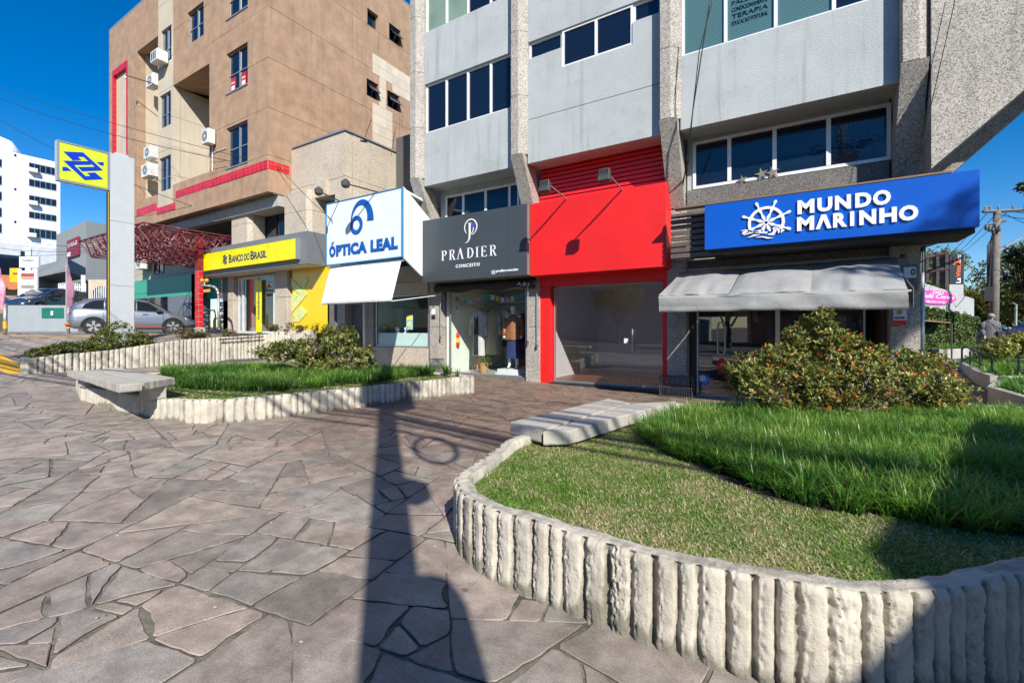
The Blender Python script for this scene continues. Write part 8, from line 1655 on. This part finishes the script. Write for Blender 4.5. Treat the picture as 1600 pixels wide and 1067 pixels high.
for k, (px, py, d) in enumerate(((1440, 430, 50), (1430, 445, 50), (1460, 420, 55), (1470, 500, 24), (1500, 470, 26))): wire(WR, ca_.lerp(cb_, .1+.2*k) if k < 3 else pD(1552, 385, dU), pD(px, py, d), .5, .016)
SLp = thing("street_lamp", "distant grey street lamp post beyond the trees", 'street lamp', pD(1587, 500, 36)); MB().tube(pD(1587, 520, 34), pD(1588, 476, 34), .07, 8).build("pole", M_steel, SLp); MB().tube(pD(1588, 476, 34), pD(1581, 473, 34), .05, 6).build("arm", M_steel, SLp)
# ---- cars in the side street, person
b = pD(1640, 548, 24); car("parked_car", "maroon car parked beyond the bushes at the right edge", (b.x, b.y, 2.1-1.5), math.radians(200), M_redcar); b = pD(1536, 545, 25); car("parked_car", "black car behind the walking person", (b.x, b.y, .35), math.radians(60), M_navycar)
b = pD(1548, 560, 17.2); pz = .42; PN = thing("person", "person in grey jacket, flat cap and camouflage trousers walking towards the camera", 'person', (b.x, b.y, pz), math.radians(12))
M_jacket = paint("grey_jacket", (.12, .115, .13), rough=.85, bump=.6, bscale=18); M_camo = mk("camouflage_cloth", (.2, .19, .15), rough=.9, var=.5, scale=14, world=False); M_skin = mk("skin", (.55, .32, .23), rough=.5, var=.05)
figure(PN, M_skin, 1.68, step=.16, arm=.05)
shell(PN, "jacket", M_jacket, [(.78, .23, .17, 0), (1.0, .22, .165, 0), (1.2, .225, .165, 0), (1.36, .235, .15, .01), (1.43, .15, .11, .01), (1.48, .085, .08, 0)], fold=.035)
for s_ in (-1, 1): MB().path([(s_*.2, .01, 1.37), (s_*.25, .02+s_*.02, 1.1), (s_*.25, -.07+s_*.04, .87)], [.085, .078, .06], 10).build("sleeve", M_jacket, PN, smooth=True, local=True)
for s_ in (-1, 1): MB().path([(s_*.09, 0, .86), (s_*.105, -.02-s_*.05, .47), (s_*.11, -.02-s_*.09, .09)], [.125, .095, .08], 12).build("trouser_leg", M_camo, PN, smooth=True, local=True); MB().box(s_*.11-.05, s_*.11+.05, -.16-s_*.1, .1-s_*.1, 0, .09).build("shoe", M_black, PN, local=True, bevel=.03)
MB().lathe((0, -.01, 1.60), [(.095, 0), (.108, .03), (.1, .08), (.05, .11), (.0, .115)], 16).build("cap", paint("grey_cap", (.25, .27, .29), rough=.9), PN, smooth=True, local=True); MB().hexa([(-.08, -.17, 1.6), (.08, -.17, 1.6), (.09, -.05, 1.61), (-.09, -.05, 1.61), (-.07, -.165, 1.615), (.07, -.165, 1.615), (.09, -.05, 1.64), (-.09, -.05, 1.64)]).build("peak", MATS["grey_cap"], PN, local=True)
for s_ in (-1, 1):
    MB().lathe((s_*.033, -.098, 1.575), [(.0, -.006), (.011, -.002), (.011, .002)], 8, 'Y').build("eye", M_black, PN, local=True); MB().lathe((s_*.082, -.01, 1.56), [(.015, -.02), (.02, 0), (.012, .03)], 8).build("ear", M_skin, PN, local=True)
MB().hexa([(-.014, -.12, 1.53), (.014, -.12, 1.53), (.014, -.08, 1.53), (-.014, -.08, 1.53), (-.007, -.1, 1.575), (.007, -.1, 1.575), (.007, -.08, 1.575), (-.007, -.08, 1.575)]).build("nose", M_skin, PN, local=True, bevel=.004); MB().box(-.022, .022, -.102, -.09, 1.502, 1.51).build("mouth", paint("lip", (.25, .08, .07)), PN, local=True)
for s_ in (-1, 1):
    for k in range(5): z0 = .80; x0 = s_*.25 + (k-2)*.013; MB().path([(x0, -.1+s_*.04, .82), (x0, -.115+s_*.04, .78 - (.01 if k in (1, 2, 3) else 0)), (x0, -.105+s_*.04, .75)] if k else [(s_*.225, -.09+s_*.04, .83), (s_*.205, -.12+s_*.04, .80)], .008, 5).build("finger", M_skin, PN, smooth=True, local=True)
bg_ = MB(); bg_.box(.06, .3, -.27, -.17, .84, 1.05).build("shoulder_bag", M_black, PN, local=True, bevel=.02); MB().path([(.2, -.18, 1.05), (.05, -.2, 1.25), (-.12, -.1, 1.42)], .012, 5).build("bag_strap", M_black, PN, local=True)
# ================================================================ OVERHEAD CABLES LEFT
WL = thing("overhead_wires", "thin overhead wires crossing the blue sky at the left", 'wires', (-20, 4, 9))
wire(WL, pD(-60, 130, 26), pD(452, 268, 17), .5, .012); wire(WL, pD(-60, 118, 27), pD(440, 262, 17), .2, .01); wire(WL, pD(-60, 152, 24), pD(300, 322, 20), .4, .012); wire(WL, pD(0, 375, 34), pD(330, 395, 22), .15, .014); wire(WL, pD(0, 388, 36), pD(200, 385, 30), .3, .014); wire(WL, pD(0, 399, 36), pD(240, 380, 27), .3, .012)
wire(WL, pY(436, 262, 9.5), pY(520, 345, 8.8), .05, .01)
HC = thing("hanging_cable", "black cables hanging down the facade above the grey awning shop", 'cable', (-1.9, 9.3, 5)); q = [pY(px, py, y) for px, py, y in ((1115, -40, 8.9), (1108, 10, 8.9), (1097, 80, 9.0), (1083, 170, 9.2), (1073, 250, 9.6), (1066, 300, 10.2))]
MB().path(q, .011, 5).build("cable", M_cable, HC); MB().path([v+Vector((.05*math.sin(i*2.1), -.01, .02)) for i, v in enumerate(q)], .009, 5).build("cable", M_cable, HC)
MB().path([pY(1497, -20, 9.4), pY(1440, 230, 9.42)], .006, 4).build("cable", M_cable, HC)
# ================================================================ BEHIND THE CAMERA: what casts the shadows and stands in the glass
hx = to_sun.x/math.hypot(to_sun.x, to_sun.y); hy = to_sun.y/math.hypot(to_sun.x, to_sun.y); kk = 2.0
PB = (hx*kk+.03, hy*kk+.03); SP = thing("utility_pole", "concrete utility pole behind the camera casting the long shadow", 'utility pole', (*PB, 0)); M_cpole = mk("concrete_pole", (.4, .39, .37), rough=.9)
MB().tube((*PB, -.2), (*PB, 10.2), .165, 14, .13).build("pole", M_cpole, SP, smooth=True)
for z, L_ in ((9.9, 1.3), (8.6, .9), (7.6, .6)): MB().box(PB[0]-L_, PB[0]+L_, PB[1]-.06, PB[1]+.06, z, z+.12).build("crossarm", M_wood, SP)
MB().lathe((PB[0]+.11, PB[1]+.12, 2.2), [(.02, 0), (.2, .02), (.215, .6), (.215, 1.05), (.17, 1.18), (.08, 1.23), (.01, 1.24)], 16).build("shadow_drum", M_steel, SP)  # drum added and shaped to cast the rounded lump beside the pole shadow
mb = MB(); cpt = Vector((PB[0]+.36, PB[1]+.39, 5.45)); mb.path([cpt+Vector((math.cos(q)*.33, .1*math.sin(q), math.sin(q)*.33)) for q in np.linspace(0, 6.28, 20)], .035, 6); mb.build("cable_coil", M_cable, SP)
MB().box(PB[0]-.45, PB[0]+.5, PB[1]-.2, PB[1]+.2, 7.5, 8.3).build("transformer", M_steel, SP); MB().box(PB[0]-.1, PB[0]+.2, PB[1]+.1, PB[1]+.28, 4.3, 4.6).build("meter_box", M_steel, SP)
for z, y in ((10.0, 1.1), (10.0, 0), (10.0, -1.1), (8.7, .7), (8.7, -.7)): pass
WC = thing("overhead_wires", "street wires on the pole behind the camera", 'wires', (*PB, 9))
for dx, z in ((-1.2, 10.05), (1.2, 10.05), (0.5, 10.05), (-.8, 8.75), (.8, 8.75), (0, 7.4), (0, 7.0), (.15, 6.85), (0, 6.7), (.1, 6.3), (-.2, 7.2), (.2, 8.2), (-.3, 8.0)):
    wire(WC, (PB[0]-26, PB[1]-2+dx*.4, z+.4), (PB[0]+dx*.2, PB[1]+dx*.25, z), .5, .02 if z > 7.5 else .045); wire(WC, (PB[0]+dx*.2, PB[1]+dx*.25, z), (PB[0]+24, PB[1]-1+dx*.4, z), .5, .02 if z > 7.5 else .045)
BB = thing("shade_board", "unseen board added right of the camera to cast the shade on the foreground planter", 'shade_board', (5.2, 0, 0)); MB().prism([(5.05, -2.6), (4.78, -1.22), (5.6, 1.65), (6.0, 3.0), (6.15, 2.95), (5.75, 1.6), (4.93, -1.2), (5.2, -2.6)][::-1], .9, 4.8, 'Z').build("board", M_gable, BB)  # added board, out of view, bent so its shade falls on the planter
for f in (.1, .9): MB().tube((4.55+1.42*f, -2.32+5*f, -.3), (4.55+1.42*f, -2.32+5*f, .9), .08, 8).build("post", M_steel, BB)
AX = thing("opposite_building", "pale low building across the street behind the camera", 'building', (-10, -26, 0)); MB().box(-34, -8, -34, -25, -.5, 7.5).build("wall", M_spandrel, AX); MB().box(-4, 12, -36, -27, -.5, 6.5).build("wall", M_tan, AX)
for k in range(8): window(AX, 'Y', -32+3*k, -30+3*k, 1.2, 3.0, -24.98, 1, [.5]); window(AX, 'Y', -32+3*k, -30+3*k, 4.6, 6.4, -24.98, 1, [.5])
for i, (x, y, h_) in enumerate(((-13, -17, 7.5), (-4.5, -18, 7), (3.5, -17, 8), (11, -15, 8.5))): tree("street_tree", ["tree across the street opposite the fashion shop", "tree across the street opposite the red shop", "tree across the street opposite the blue sign", "tree across the street towards the corner"][i], (x, y, -.1), h_, 2.8, 101+i, ntips=500, leaf=.28, tr=.2, low=.35, nl=8)
tree("street_tree", "unseen thin crowned tree added beyond the right edge to dapple the blue sign", (12.2, 1.6, -.1), 13.5, 2.0, 131, ntips=420, leaf=.22, tr=.2, low=.72, nl=6, gap=0.05)  # added tree, out of view, placed to shade the blue sign's right part
r_ = np.random.default_rng(77)
for k, (px, py, lab) in enumerate(((995, 970, "small orange fallen leaf at the foot of the foreground planter wall"), (228, 633, "tiny yellow fallen leaf on the pavement before the middle planter"), (1112, 1035, "small brown fallen leaf on the paving below the foreground planter"))):
    p = pZ(px, py, .012); p.z = gz(p.x, p.y)+.012; V, Fc = leaf_mesh(np.array([p[:]]), unit(r_.normal(size=(1, 3))*[1, 1, .1]), np.array([[0, 0, 1.]]), np.array([.05]), np.array([.028])); o = npmesh("fallen_leaf", V, Fc, M_azalea, rnd=[.82+.05*k]*2, loc=tuple(p)); tag(o, lab, 'leaf')
